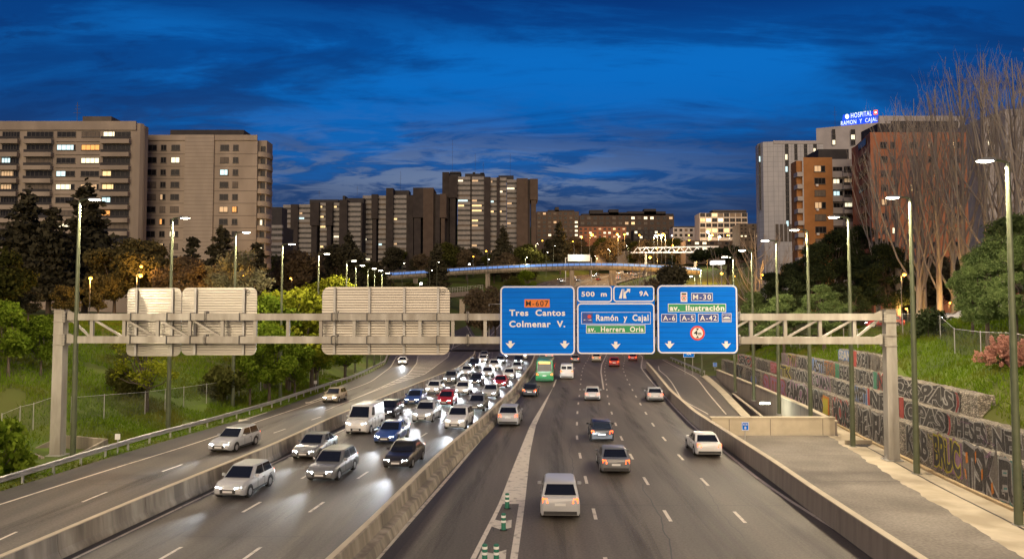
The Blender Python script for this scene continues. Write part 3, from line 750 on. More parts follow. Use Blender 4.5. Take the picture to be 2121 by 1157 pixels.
def ring(mb, o_, i_, y0, y1, mat=0):
    n = len(o_); base = len(mb.v)
    mb.v += [(x, y0, z) for x, z in o_] + [(x, y0, z) for x, z in i_] + [(x, y1, z) for x, z in o_] + [(x, y1, z) for x, z in i_]
    for k in range(n):
        k2 = (k + 1) % n
        for f in ((k, k2, n + k2, n + k), (k, 2 * n + k, 2 * n + k2, k2), (n + k, n + k2, 3 * n + k2, 3 * n + k)):
            mb.f.append(tuple(base + q for q in f)); mb.m.append(mat)
def inset(pn, x0, y0, x1, y1, r, w, name, dy):
    a, b = pn.L(x0, y1), pn.L(x1, y0)
    o_ = rr(a[0], a[1], b[0], b[1], r); i_ = rr(a[0] + w, a[1] + w, b[0] - w, b[1] - w, max(.005, r - w))
    mb = MB(); ring(mb, o_, i_, -dy - .012, -dy); return mb.build(name, m_white, pn.o)
def face(pn, x0, y0, x1, y1, r, mat, name, y0_, y1_):
    a, b = pn.L(x0, y1), pn.L(x1, y0); mb = MB(); plate(mb, rr(a[0], a[1], b[0], b[1], r), y0_, y1_); return mb.build(name, mat, pn.o)
def words(pn, s, x0, y0, x1, y1, mat=None, dy=.075, bold=.028, spacing=1.12, name='lettering', parent=None):
    mb = MB()
    def fn(u, v):
        x, z = pn.L(x0 + (x1 - x0) * u, y1 - (y1 - y0) * v); return (x, -dy, z)
    put_text(mb, s, fn, bold, spacing)
    return mb.build(name, mat or m_white, parent or pn.o)
def darrow(pn, px, py):
    q = [(-3.2, -7.5), (3.2, -7.5), (3.2, -1.5), (10, -3.4), (1.6, 7), (0, 7.6), (-1.6, 7), (-10, -3.4), (-3.2, -1.5)]
    mb = MB()
    pts = [pn.L(px + a, py + b) for a, b in q]
    ctr = pn.L(px, py - 1)
    o0 = len(mb.v); mb.v += [(x, -.075, z) for x, z in pts] + [(ctr[0], -.075, ctr[1])]
    for k in range(len(pts)): mb.f.append((o0 + k, o0 + (k + 1) % len(pts), o0 + len(pts))); mb.m.append(0)
    mb.build('arrow', m_white, pn.o)
def hangers(pn, xs):
    for px in xs:
        x, _ = pn.L(px, 660); mb = MB(); mb.box(x - .05, x + .05, .09, .30, .1, pn.z1 - pn.z0 - .1); mb.build('bracket', m_galv, pn.o)
OFF = -.62
s1 = Panel('direction_sign', 'blue motorway sign reading Tres Cantos and Colmenar V.', 1036, 592, 1191, 735, OFF)
face(s1, 1036, 592, 1191, 735, .32, m_blue, 'panel', -.06, .06)
inset(s1, 1036.6, 592.6, 1190.4, 734.4, .31, .09, 'border', .061); hangers(s1, (1070, 1157))
pl = face(s1, 1086.5, 619.7, 1138.7, 636.5, .01, m_orange, 'number_plate', -.072, -.061)
words(s1, 'M-607', 1089.5, 622.5, 1136, 634, m_ink, .085, .008, 1.2, parent=pl)
words(s1, 'Tres  Cantos', 1055, 641, 1170.5, 654); words(s1, 'Colmenar  V.', 1055, 664, 1170.5, 677.4)
darrow(s1, 1057, 713); darrow(s1, 1169.5, 713)
s2 = Panel('direction_sign', 'blue sign in the middle of the gantry reading 500 m, 9A, Ramón y Cajal', 1195, 591.5, 1356, 733, OFF)
face(s2, 1195, 591.5, 1356, 733, .25, m_blue, 'panel', -.06, .06); hangers(s2, (1225, 1325))
inset(s2, 1195.5, 592, 1268, 625.5, .22, .075, 'border', .061); inset(s2, 1270.5, 592, 1355.5, 625, .22, .075, 'border', .061); inset(s2, 1195.5, 627.5, 1355.5, 732.5, .27, .085, 'border', .061)
words(s2, '500  m', 1204.5, 603.5, 1257, 614); words(s2, '9A', 1324.5, 602.5, 1343.5, 613)
pict = MB()
for q in ([(1282, 618), (1288.5, 618), (1290.2, 598.5), (1288, 598.5)], [(1291.2, 618), (1297.8, 618), (1296, 608), (1303, 602), (1300, 600.2), (1293.4, 605), (1293.2, 598.5), (1291.6, 598.5)], [(1298, 598), (1306, 598), (1304.5, 606.5)]):
    pict.poly([(pn_[0], -.075, pn_[1]) for pn_ in (s2.L(a, b) for a, b in q)])
pict.build('exit_symbol', m_white, s2.o)
inset(s2, 1204, 646, 1347.4, 671, .02, .028, 'inner_frame', .061)
words(s2, 'Ramón  y  Cajal', 1234.5, 651, 1343, 668.5)
ic = face(s2, 1206.8, 648.6, 1227.2, 668.8, .01, m_blue_dark, 'hospital_emblem', -.072, -.061)
mb = MB(); c_ = s2.L(1220.5, 655.5); mb.poly([(c_[0] + .13 * math.cos(a), -.085, c_[1] + .13 * math.sin(a)) for a in np.linspace(0, 2 * math.pi, 14)[:-1]]); mb.build('red_dot', m_red, ic)
mb = MB()
for i in range(7):
    x = 1209 + i * 2.3; a, b = s2.L(x, 663.5 - (i % 2) * 1.4), s2.L(x + 1.9, 661.5 + (i % 3) * .8); mb.poly([(a[0], -.085, a[1]), (b[0], -.085, a[1] + .02), (b[0], -.085, b[1]), (a[0], -.085, b[1])])
mb.build('script_mark', m_white, ic)
pl = face(s2, 1213.8, 672.8, 1336.2, 689.8, .01, m_white, 'street_plate', -.068, -.061)
face(s2, 1215, 674, 1335, 688.6, .01, m_green_sign, 'green_field', -.074, -.0685).parent = pl
words(s2, 'av.  Herrera  Oria', 1217, 676, 1332.5, 687, dy=.085, parent=pl)
darrow(s2, 1275, 714.6)
s3 = Panel('direction_sign', 'blue sign with M-30, av. Ilustración and a red ringed 4 m limit', 1361, 590, 1527.5, 732, OFF)
face(s3, 1361, 590, 1527.5, 732, .34, m_blue, 'panel', -.06, .06); inset(s3, 1361.6, 590.6, 1526.9, 731.4, .33, .09, 'border', .061); hangers(s3, (1395, 1492))
cr = face(s3, 1410, 605, 1423.6, 625, .02, m_white, 'city_crest', -.072, -.061)
mb = MB(); a, b = s3.L(1412, 622.5), s3.L(1421.6, 611); plate(mb, rr(a[0], a[1], b[0], b[1], .13), -.082, -.073); sh = mb.build('shield', m_red, cr)
mb = MB(); a, b = s3.L(1413.6, 621), s3.L(1420, 613); plate(mb, rr(a[0], a[1], b[0], b[1], .09), -.092, -.083); mb.build('shield', m_white, cr)
mb = MB(); a, b = s3.L(1415.4, 619.5), s3.L(1418.2, 614.5); plate(mb, rr(a[0], a[1], b[0], b[1], .04), -.1, -.093)
a, b = s3.L(1412, 610), s3.L(1421.6, 607); mb.box(a[0], b[0], -.082, -.073, a[1], b[1]); mb.build('crown', m_ink, cr)
for s, x0, y0, x1, y1 in (('M-30', 1432, 606.5, 1476.5, 623.2), ('A-6', 1369.5, 650, 1401.5, 666.6), ('A-5', 1408.3, 650, 1440, 666.6), ('A-42', 1446, 649.6, 1487.5, 666.6)):
    pl = face(s3, x0, y0, x1, y1, .01, m_white, 'number_plate', -.068, -.061)
    face(s3, x0 + 1, y0 + 1, x1 - 1, y1 - 1, .01, m_blue_dark, 'blue_field', -.074, -.0685).parent = pl
    words(s3, s, x0 + 3.5, y0 + 3.2, x1 - 3.5, y1 - 3, dy=.085, parent=pl, bold=.012, spacing=1.2)
pl = face(s3, 1383.5, 628.8, 1503.7, 646, .01, m_white, 'street_plate', -.068, -.061)
face(s3, 1384.7, 630, 1502.5, 644.8, .01, m_green_sign, 'green_field', -.074, -.0685).parent = pl
words(s3, 'av.  Ilustración', 1387, 632, 1500, 643.5, dy=.085, parent=pl, bold=.035)
tn = face(s3, 1495, 648.5, 1514.6, 667, .01, m_white, 'tunnel_symbol', -.068, -.061)
face(s3, 1496, 649.5, 1513.6, 666, .01, m_blue_dark, 'blue_field', -.074, -.0685).parent = tn
mb = MB()
mb.poly([(q[0], -.085, q[1]) for q in [s3.L(1497 + 15.6 * (1 - math.cos(a)) / 2, 660 - 4.2 * math.sin(a)) for a in np.linspace(0, math.pi, 10)]])
for i in range(5): a = s3.L(1498.6 + i * 3, 652.6); mb.box(a[0] - .025, a[0] + .025, -.085, -.08, a[1] - .025, a[1] + .025)
a, b = s3.L(1497, 664.6), s3.L(1512.6, 662.6); mb.box(a[0], b[0], -.085, -.08, a[1], b[1])
mb.build('tunnel_mark', m_white, tn)
def disc(pn, px, py, r, dy, n=28): c_ = pn.L(px, py); k = (pn.x1 - pn.x0) / (pn.pp[2] - pn.pp[0]); return [(c_[0] + r * k * math.cos(2 * math.pi * i / n), c_[1] + r * k * math.sin(2 * math.pi * i / n)) for i in range(n)]
mb = MB(); plate(mb, disc(s3, 1444, 689.4, 15.2, 0), -.07, -.061); rd = mb.build('height_limit_roundel', m_red, s3.o)
mb = MB(); plate(mb, disc(s3, 1444, 689.4, 11.2, 0), -.078, -.0705); mb.build('white_disc', m_white, rd)
words(s3, '4', 1436.5, 684, 1444.5, 693.5, m_ink, .088, parent=rd); words(s3, 'm', 1445.5, 688.5, 1452, 693.5, m_ink, .088, parent=rd)
mb = MB()
for q in ([(1440.5, 679.6), (1447.5, 679.6), (1444, 684)], [(1440.5, 699.4), (1447.5, 699.4), (1444, 695)]): mb.poly([(a[0], -.088, a[1]) for a in (s3.L(*p_) for p_ in q)])
mb.build('height_wedge', m_ink, rd)
darrow(s3, 1386, 713.5); darrow(s3, 1503, 713.5)

# ---------------------------------------------------------------- backs of the signs facing the oncoming lanes
def back_sign(x0, y0, x1, y1, ribs, label, r=.42, mark=None):
    pn = Panel('road_sign', label, x0, y0, x1, y1, .62)
    W, H = pn.x1 - pn.x0, pn.z1 - pn.z0
    mb = MB(); plate(mb, rr(-W / 2, 0, W / 2, H, r), .0, .05)
    mb.build('panel', m_alu, pn.o)
    sl_ = MB(); n = int(H / .175)
    for i in range(1, n):
        z = H * i / n; e = 0.0
        if z < r: e = r - math.sqrt(max(0, r * r - (r - z) ** 2))
        if H - z < r: e = r - math.sqrt(max(0, r * r - (r - H + z) ** 2))
        sl_.add([(-W / 2 + e, 0, z - .045), (W / 2 - e, 0, z - .045), (W / 2 - e, -.022, z - .012), (-W / 2 + e, -.022, z - .012), (W / 2 - e, 0, z + .02), (-W / 2 + e, 0, z + .02)], [(0, 1, 2, 3), (3, 2, 4, 5)])
    sl_.build('slat_ribs', m_alu, pn.o)
    for px in ribs:
        x, _ = pn.L(px, 660); b = MB(); b.box(x - .05, x + .05, -.16, -.025, .05, H - .04)
        b.box(x - .075, x + .075, -.18, -.16, .05, H - .04); b.build('rib', m_galv, pn.o)
        for za, zb_ in ((zt0, zt1), (zb0, zb1)):
            k = MB(); a0, a1 = za - pn.z0, zb_ - pn.z0
            k.box(x - .035, x + .035, -.9, -.86, a0 - .05, a1 + .05); k.box(x - .035, x + .035, -.86, -.18, a1 + .01, a1 + .05); k.box(x - .035, x + .035, -.86, -.18, a0 - .05, a0 - .01)
            k.build('clamp', m_bolt, pn.o)
    if mark:
        x, z = pn.L(*mark); k = MB(); pts = [(x + .19 * math.cos(a), z + .19 * math.sin(a)) for a in np.linspace(0, 2 * math.pi, 20)[:-1]]
        i_ = [(x + .16 * math.cos(a), z + .16 * math.sin(a)) for a in np.linspace(0, 2 * math.pi, 20)[:-1]]
        ring(k, pts, i_, -.012, -.002); k.box(x - .12, x + .12, -.01, -.002, z - .02, z + .03); k.build('maker_stamp', m_ink, pn.o)
    return pn
back_sign(263, 596, 375, 737, (284, 358), 'narrow slatted aluminium sign back, leftmost on the gantry')
back_sign(376.5, 595.5, 531.5, 735, (406, 506), 'bright slatted sign back in the middle of the left span', mark=(512, 605))
back_sign(667, 594, 931.5, 734, (694, 766, 838, 908), 'very wide slatted sign back left of the blue signs', r=.5, mark=(917, 604))

# concrete pit round the left leg
pit = MB(); X0, Y0, _ = GA
for a, b, h in (((-2.6, .9), (-.2, -1.3), (.12, .12)), ((-2.6, .9), (-1.2, 2.6), (.12, .95)), ((-1.2, 2.6), (2.2, 2.2), (.95, .75)), ((2.2, 2.2), (1.6, -.6), (.75, .12))):
    p, q = Vector((X0 + a[0], Y0 + a[1], 0)), Vector((X0 + b[0], Y0 + b[1], 0)); d = (q - p).normalized(); s = Vector((-d.y, d.x, 0)) * .1
    pit.add([p - s, q - s, q + s, p + s] + [x + Vector((0, 0, hh)) for x, hh in zip((p - s, q - s, q + s, p + s), (h[0], h[1], h[1], h[0]))], [(4, 5, 6, 7), (0, 1, 5, 4), (1, 2, 6, 5), (2, 3, 7, 6), (3, 0, 4, 7)])
tag(pit.world('foundation_pit', m_conc, base=GA), 'open concrete pit around the foot of the left gantry post', 'pit', None, 'thing')

# ================================================================ motorway lamps
def lamp_proto(h):
    t = thing('street_lamp', 'x', 'street lamp')
    MB().tube([(0, 0, 0), (0, 0, .9), (0, 0, h * .5), (0, 0, h)], [.19, .185, .15, .10], 12).build('pole', m_pole, t, smooth=30)
    b = MB(); b.box(-.2, .2, -.2, .2, 0, .05); b.build('base_plate', m_galv, t)
    d = MB(); d.box(-.07, .07, -.157, -.14, .9, 1.5); d.build('access_door', m_bolt, t)
    MB().tube([(0, 0, h - .05), (.12, 0, h + .05), (.45, 0, h + .10), (.75, 0, h + .12)], [.075, .07, .06, .06], 8).build('arm', m_pole, t, smooth=40)
    hd = MB()
    hd.loft([[(x, -w, h + .06), (x, w, h + .06), (x, w * .7, h + .06 + k), (x, -w * .7, h + .06 + k)] for x, w, k in ((.6, .07, .09), (.8, .17, .15), (1.25, .19, .14), (1.55, .12, .06))])
    hd = hd.build('lamp_head', m_lamp_body, t, smooth=30)
    ln = MB(); ln.loft([[(x, -w, h + .058), (x, w, h + .058), (x, w * .8, h + .058 - k), (x, -w * .8, h + .058 - k)] for x, w, k in ((.78, .13, .02), (.95, .16, .055), (1.3, .16, .055), (1.5, .09, .02))])
    ln.build('lens', m_lens, hd, smooth=40)
    return t
_spot = {}
def lamp_light(parent, h, power, side_off=1.1, name='lamp_glow', col=(1.0, 0.82, 0.56), key='s'):
    if key not in _spot:
        l = bpy.data.lights.new(name, 'SPOT'); l.energy = power; l.spot_size = R(168); l.spot_blend = .12; l.shadow_soft_size = .16; l.color = col
        _spot[key] = l
    o_ = bpy.data.objects.new(name, _spot[key]); COL.objects.link(o_); o_.parent = parent; o_.location = (side_off, 0, h - .06)
lampL, lampR = lamp_proto(17.6), lamp_proto(16.8)
H_L, H_R = 17.6, 16.8
# left: pixel x, pixel y of pole tops
leftp = [(165, 415), (357, 456), (488, 489), (585, 508), (660, 527), (718, 541), (737, 551), (762, 557), (776, 561), (791, 566)]
rightp = [(2087, 337), (1885, 412), (1757, 452), (1672, 478), (1608, 500), (1557, 520), (1519, 533), (1452, 556), (1404, 560), (1420, 560), (1440, 559)]
def top_place(px, py, h):
    d, yy, zz = ray(px, py)
    t = (h - CZ) / zz
    return d * t, yy * t
first = True
for i, (px, py) in enumerate(leftp):
    x, y = top_place(px, py, H_L)
    lab = ('%s tall green street lamp in the row along the left grass bank' % ORD[i]) if i else 'nearest tall green street lamp, beside the left post of the gantry'
    z = gz(x, y) if x < Lx(y) - 1 else 0
    z = min(z, .3)
    if first: o = lampL; o.location = (x, y, z); o.rotation_euler.z = math.atan(-.1); o['label'] = lab; o['group'] = 'street lamps along the left bank'; kids(o); [kids(c) for c in kids(o)]; first = False
    else: o = dup(lampL, (x, y, z), -.1, lab, 'street lamps along the left bank')
    lamp_light(o, H_L, LAMP_W)
RLAB = ['nearest tall green street lamp at the right edge, before the pink shrub', 'tall green street lamp standing in the gutter right of the gantry post']
first = True
for i, (px, py) in enumerate(rightp):
    x, y = top_place(px, py, H_R)
    if i >= 8: y = 150 + i * 6; x = (px - CX) * y / F
    z = 0.0 if y < 125 else gz(x, y)
    lab = RLAB[i] if i < 2 else '%s tall green street lamp along the graffiti wall row' % ORD[i]
    if first: o = lampR; o.location = (x, y, z); o.rotation_euler.z = math.pi + .08; o['label'] = lab; o['group'] = 'street lamps along the graffiti wall'; kids(o); [kids(c) for c in kids(o)]; first = False
    else: o = dup(lampR, (x, y, z), math.pi + .08, lab, 'street lamps along the graffiti wall')
    lamp_light(o, H_R, LAMP_W)
# the same rows run on behind the camera
for i in range(3):
    y = 39 - 12.3 * (i + 0) 
    o = dup(lampL, (EL(y) - 1.3, y, .02), -.1, '%s street lamp of the left row before the view begins' % ORD[i], 'street lamps along the left bank'); lamp_light(o, H_L, LAMP_W)
    y = 23 - 12.3 * i
    o = dup(lampR, (G(y) - 1.4, y, .02), math.pi + .08, '%s street lamp of the right row before the view begins' % ORD[i], 'street lamps along the graffiti wall'); lamp_light(o, H_R, LAMP_W)

# ---------------------------------------------------------------- delineator posts in the gore
m_del = pmat('green_flexible_post', (0.008, 0.16, 0.095), rough=0.5)
def deline(loc, label):
    t = thing('delineator_post', label, 'bollard', loc, 0, 'green and white posts in the painted gore')
    MB().tube([(0, 0, 0), (0, 0, .06), (0, 0, .70), (0, 0, .74)], [.13, .105, .105, .085], 16).build('post', m_del, t, smooth=40)
    for z in (.34, .56): MB().tube([(0, 0, z), (0, 0, z + .10)], .108, 16, cap=False).build('band', m_white, t, smooth=60)
    MB().tube([(0, 0, 0), (0, 0, .03)], .17, 16).build('foot', m_black, t, smooth=40)
for px, py, lb in ((1050.5, 1052, 'green and white flexible post farthest up the gore, on solid paint'), (1043, 1097, 'green and white flexible post standing before the upper white chevron'),
                   (1004, 1166, 'left of the two green and white posts at the bottom edge'), (1028, 1166, 'right of the two green and white posts at the bottom edge')):
    p = P(px, py); deline((p[0], p[1], .009), lb)

# ---------------------------------------------------------------- small signs
def small_sign(px, py, w, h, zc, mat, label, txt=None, posts=1, cat='sign', z=0.0, face_m=None):
    x, y, _ = P(px, py, z)
    t = thing('marker_sign', label, cat, (x, y, z))
    pz = MB()
    for dx_ in ((0,) if posts == 1 else (-w * .35, w * .35)): pz.box(dx_ - .03, dx_ + .03, .0, .06, 0, zc + h * .4)
    pz.build('post', m_galv, t)
    b = MB(); b.box(-w / 2, w / 2, -.03, -.002, zc - h / 2, zc + h / 2); pl_ = b.build('plate', mat, t)
    if txt:
        for (s, x0, z0, x1, z1) in txt:
            m_ = MB(); put_text(m_, s, lambda u, v: (x0 + (x1 - x0) * u, -.036, zc + z0 + (z1 - z0) * v), .03); m_.build('lettering', m_white, pl_)
        m_ = MB(); o_ = rr(-w / 2 + .01, zc - h / 2 + .01, w / 2 - .01, zc + h / 2 - .01, .02, 2); i_ = rr(-w / 2 + .05, zc - h / 2 + .05, w / 2 - .05, zc + h / 2 - .05, .02, 2)
        ring(m_, o_, i_, -.036, -.031); m_.build('border', m_white, pl_)
    return t
small_sign(1544, 920, .55, .62, 1.35, m_blue, 'small blue kilometre plate on a thin post on the service apron', [('M-30', -.17, .07, .17, .19), ('8', -.07, -.2, .07, .0)])
small_sign(243, 938, .36, .40, 1.15, m_white, 'small blank whitish plate just behind the left guard rail')
small_sign(653, 812, .36, .40, 1.25, m_white, 'small pale plate behind the guard rail under the trees')
small_sign(1427, 775, 1.8, 1.1, 3.3, m_blue, 'blue two-post sign beside the ramp, half hidden under the right blue panel', [('9A', -.4, -.2, .4, .25)], 2)
small_sign(1481, 768, .7, .7, 1.1, m_blue, 'tiny blue plate at the far tip of the retaining wall', [('M-30', -.25, -.1, .25, .1)])
# drain inlet on the gutter
x, y, _ = P(1784, 922)
di = thing('drain_inlet', 'dark open drain inlet set in the concrete gutter', 'drain', (x, y, 0.01))
b = MB(); b.loft([[(-.95, .35, .0), (.95, .35, .0), (.2, -.55, .0), (-.25, -.55, .0)], [(-.85, .32, .03), (.85, .32, .03), (.18, -.5, .03), (-.22, -.5, .03)]]); b.build('basin', m_asph_dark, di)
b = MB(); b.add([(-1.0, .40, 0), (1.0, .40, 0), (1.0, .52, 0), (-1.0, .52, 0), (-1.0, .40, .32), (1.0, .40, .32), (1.0, .52, .32), (-1.0, .52, .32)], [(4, 5, 6, 7), (0, 1, 5, 4), (2, 3, 7, 6), (1, 2, 6, 5), (3, 0, 4, 7)]); b.build('lip', m_gutter, di)
b = MB()
for i in range(7): b.box(-.75 + i * .22, -.71 + i * .22, .1, .3, .032, .05)
b.build('grating', m_bolt, di)
# tunnel lamp
x, y, _ = P(1583, 846, 0)
tl = thing('tunnel_lamp', 'bright greenish white lamp glowing on the sunken ramp wall', 'lamp', PY(1584, 834, 78))
b = MB(); b.box(-.55, .55, -.1, .1, .0, .12); b.build('housing', m_galv, tl)
b = MB(); b.box(-.5, .5, -.13, .08, -.1, -.002); b.build('tube', emat('tunnel_tube', (.95, 1.0, .75), 25), tl)
l = bpy.data.lights.new('tunnel_glow', 'POINT'); l.energy = 420; l.color = (.93, 1, .75); l.shadow_soft_size = .2
lo_ = bpy.data.objects.new('tunnel_glow', l); COL.objects.link(lo_); lo_.parent = tl; lo_.location = (0, -.5, -.35)
# ================================================================ gabion graffiti wall
def gabmat():
    m, t, b = M('gabion_stones')
    tcn = t.nodes.new('ShaderNodeNewGeometry'); mp = t.nodes.new('ShaderNodeMapping'); mp.inputs['Scale'].default_value = (5, 5, 8.5)
    t.links.new(tcn.outputs['Position'], mp.inputs[0])
    v = t.nodes.new('ShaderNodeTexVoronoi'); v.inputs['Scale'].default_value = 1.0; t.links.new(mp.outputs[0], v.inputs['Vector'])
    v2 = t.nodes.new('ShaderNodeTexVoronoi'); v2.feature = 'DISTANCE_TO_EDGE'; v2.inputs['Scale'].default_value = 1.0; t.links.new(mp.outputs[0], v2.inputs['Vector'])
    sc = t.nodes.new('ShaderNodeSeparateColor'); t.links.new(v.outputs['Color'], sc.inputs[0])
    r = t.nodes.new('ShaderNodeValToRGB'); r.color_ramp.elements[0].color = (.17, .148, .12, 1); r.color_ramp.elements[1].color = (.42, .37, .30, 1)
    t.links.new(sc.outputs[0], r.inputs[0])
    e = t.nodes.new('ShaderNodeValToRGB'); e.color_ramp.elements[0].color = (.12, .12, .12, 1); e.color_ramp.elements[1].position = .13
    t.links.new(v2.outputs['Distance'], e.inputs[0])
    mx = t.nodes.new('ShaderNodeMix'); mx.data_type = 'RGBA'; mx.blend_type = 'MULTIPLY'; mx.inputs[0].default_value = 1
    t.links.new(r.outputs[0], mx.inputs[6]); t.links.new(e.outputs[0], mx.inputs[7]); t.links.new(mx.outputs[2], b.inputs['Base Color'])
    bp = t.nodes.new('ShaderNodeBump'); bp.inputs['Strength'].default_value = .9; bp.inputs['Distance'].default_value = .08
    t.links.new(v2.outputs['Distance'], bp.inputs['Height']); t.links.new(bp.outputs[0], b.inputs['Normal']); b.inputs['Roughness'].default_value = .9
    return m
m_gab = gabmat()
def spray(name, c, c2=None):
    """old spray paint on rough stones: dull and patchy where the stone shows through"""
    m = pmat(name, c, c2 or tuple(min(1, x * 1.35 + .02) for x in c), 9.0, .85, bump=.6, coords='World', lo=.3, hi=.75, detail=4)
    return m
g_black = spray('spray_black', (.032, .030, .030), (.085, .077, .070)); g_white = spray('spray_silver', (.30, .285, .26), (.52, .50, .47))
g_red = spray('spray_red', (.30, .045, .035)); g_blue = spray('spray_blue', (.09, .15, .32)); g_green = spray('spray_green', (.04, .17, .09)); g_teal = spray('spray_teal', (.07, .20, .18))
g_orange = spray('spray_orange', (.50, .17, .02)); g_yellow = spray('spray_yellow', (.42, .36, .03)); g_mauve = spray('spray_mauve', (.22, .12, .19)); g_pink = spray('spray_pink', (.34, .13, .15)); g_grey = spray('spray_grey', (.13, .115, .10), (.19, .17, .15))
GMATS = {'k': g_black, 'w': g_white, 'r': g_red, 'b': g_blue, 'g': g_green, 't': g_teal, 'o': g_orange, 'y': g_yellow, 'm': g_mauve, 'p': g_pink, 'e': g_grey}
TZ = [(0.0, 2.4), (2.4, 3.7), (3.7, 5.0), (5.0, 6.3)]
def tfront(k, y): return G(y) + .7 * k
def y_at(px, k, z):
    lo_, hi_ = 15.0, 140.0
    for _ in range(40):
        m_ = (lo_ + hi_) / 2
        if proj(tfront(k, m_), m_, z)[0] > px: lo_ = m_
        else: hi_ = m_
    return lo_
TR = [(16, 122), (16, y_at(1527, 1, 3)), (y_at(2026, 2, 4.3), y_at(1619, 2, 4.3)), (y_at(1834, 3, 5.6), y_at(1737, 3, 5.6))]
GLAB = ['bottom course of the stone gabion wall, longest and tallest, covered in graffiti', 'second course of the gabion wall with the HESES tag near its right end',
        'third course of the gabion wall ending in bare pale stones on the right', 'short topmost course of the gabion wall behind the lamp post, with a blue tag']
gab = []
for k in range(4):
    y0, y1 = TR[k]; z0, z1 = TZ[k]
    mb = MB(); ys = frange(y0, y1, .5); rj = random.Random(k)
    rings = []
    for y in ys:
        x = tfront(k, y); j = lambda: rj.uniform(-.035, .035)
        rings.append([(x + j(), y, z0 - .05), (x + j(), y, z0 + (z1 - z0) * .33), (x + j(), y, z0 + (z1 - z0) * .66), (x + j() + .02, y, z1 - .06), (x + .10, y, z1 + j()), (x + .5, y, z1 + j() * 1.5), (x + 1.0, y, z1 + j()), (x + 1.05, y, z0 - .05)])
    mb.loft(rings)
    o = mb.world('gabion_wall', m_gab, base=(tfront(k, y0), y0, z0)); tag(o, GLAB[k], 'gabion wall', 'courses of the graffiti wall', 'thing')
    gab.append(o)
def graffito(k, x0, x1, s, fill='k', line='w', bg=None, h0=.06, h1=.95, sp=.95, accent=None):
    z0, z1 = TZ[k]; zc = (z0 + z1) / 2
    ya, yb = y_at(x0, k, zc), y_at(x1, k, zc)
    if ya - yb < .2: return
    H = z1 - z0
    rs = random.Random(k * 7919 + int(x0) * 13)
    ph = rs.uniform(0, 6); sh_ = rs.uniform(-.10, .12); am = rs.uniform(.6, 1.5)
    def fn(dpt):
        def g(u, v):
            vv = v + am * (.04 * math.sin(u * 13 + ph) + .03 * math.sin(u * 29 + 2 * ph)) * (.3 + abs(v - .5)) * 1.6; uu = u + (v - .5) * sh_ * .5 + am * .016 * math.sin(v * 6 + u * 14 + ph)
            y = ya + (yb - ya) * uu; z = z0 + H * (h0 + (h1 - h0) * vv)
            return (tfront(k, y) - .05 - dpt, y, z)
        return g
    if bg:
        mb = MB(); n = 10; f = fn(.0); pts = []
        pts = [(u, -.06 + .04 * math.sin(u * 23 + ph)) for u in np.linspace(-.06, 1.06, n)] + [(u, 1.05 + .05 * math.sin(u * 19 + ph)) for u in np.linspace(1.06, -.06, n)]
        V = [f(u, v) for u, v in pts]; o0 = len(mb.v); mb.v += V
        for i in range(n - 1): mb.f.append((i, i + 1, 2 * n - 2 - i, 2 * n - 1 - i)); mb.m.append(0)
        mb.world('graffiti_ground', GMATS[bg], gab[k], base=V[0])
    ref = .035
    mb = MB(); put_text(mb, s, fn(.012), .085, sp, 0, ref); mb.world('graffiti', GMATS[line], gab[k], base=mb.v[0])
    mb = MB(); put_text(mb, s, fn(.024), .038, sp, 0, ref); mb.world('graffiti', GMATS[fill], gab[k], base=mb.v[0])
    mb = MB(); f = fn(.036)                    # loose silver strokes and drips over the letters
    for q in range(max(2, int((ya - yb) * .9))):
        u, v = rs.uniform(-.03, 1.0), rs.uniform(.15, .98); t_ = rs.uniform(0, 6.28); w_ = .022 * min(1.0, 2.0 / (ya - yb)); pts = []
        for i in range(9):
            pts.append((u, v)); t_ += rs.uniform(-1.0, 1.0); u += math.cos(t_) * .075 * min(1.0, 3.0 / (ya - yb)); v = min(1.02, max(-.06, v + math.sin(t_) * .10))
        for (a, b), (c, d_) in zip(pts[:-1], pts[1:]): mb.poly([f(a, b), f(c, d_), f(c + w_ * .6, d_ + .03), f(a + w_ * .6, b + .03)])
    for q in range(max(1, int((ya - yb) * .8))):
        u = rs.uniform(0, 1); w_ = .035 / max(.6, ya - yb); mb.poly([f(u, .2), f(u + w_, .2), f(u + w_ * .6, rs.uniform(-.2, .05)), f(u + w_ * .3, rs.uniform(-.2, .05))])
    mb.world('graffiti', GMATS[line if rs.random() < .75 else rs.choice('kmrt')], gab[k], base=mb.v[0])
    if accent:
        mb = MB(); f = fn(.034)
        for q in range(5):
            u = rs.random() * .9; v = rs.random() * .6 + .05; w = .03 + .04 * rs.random(); mb.poly([f(u, v), f(u + w, v + .05), f(u + w * .8, v + .3), f(u - w * .2, v + .26)])
        mb.world('graffiti', GMATS[accent], gab[k], base=mb.v[0])
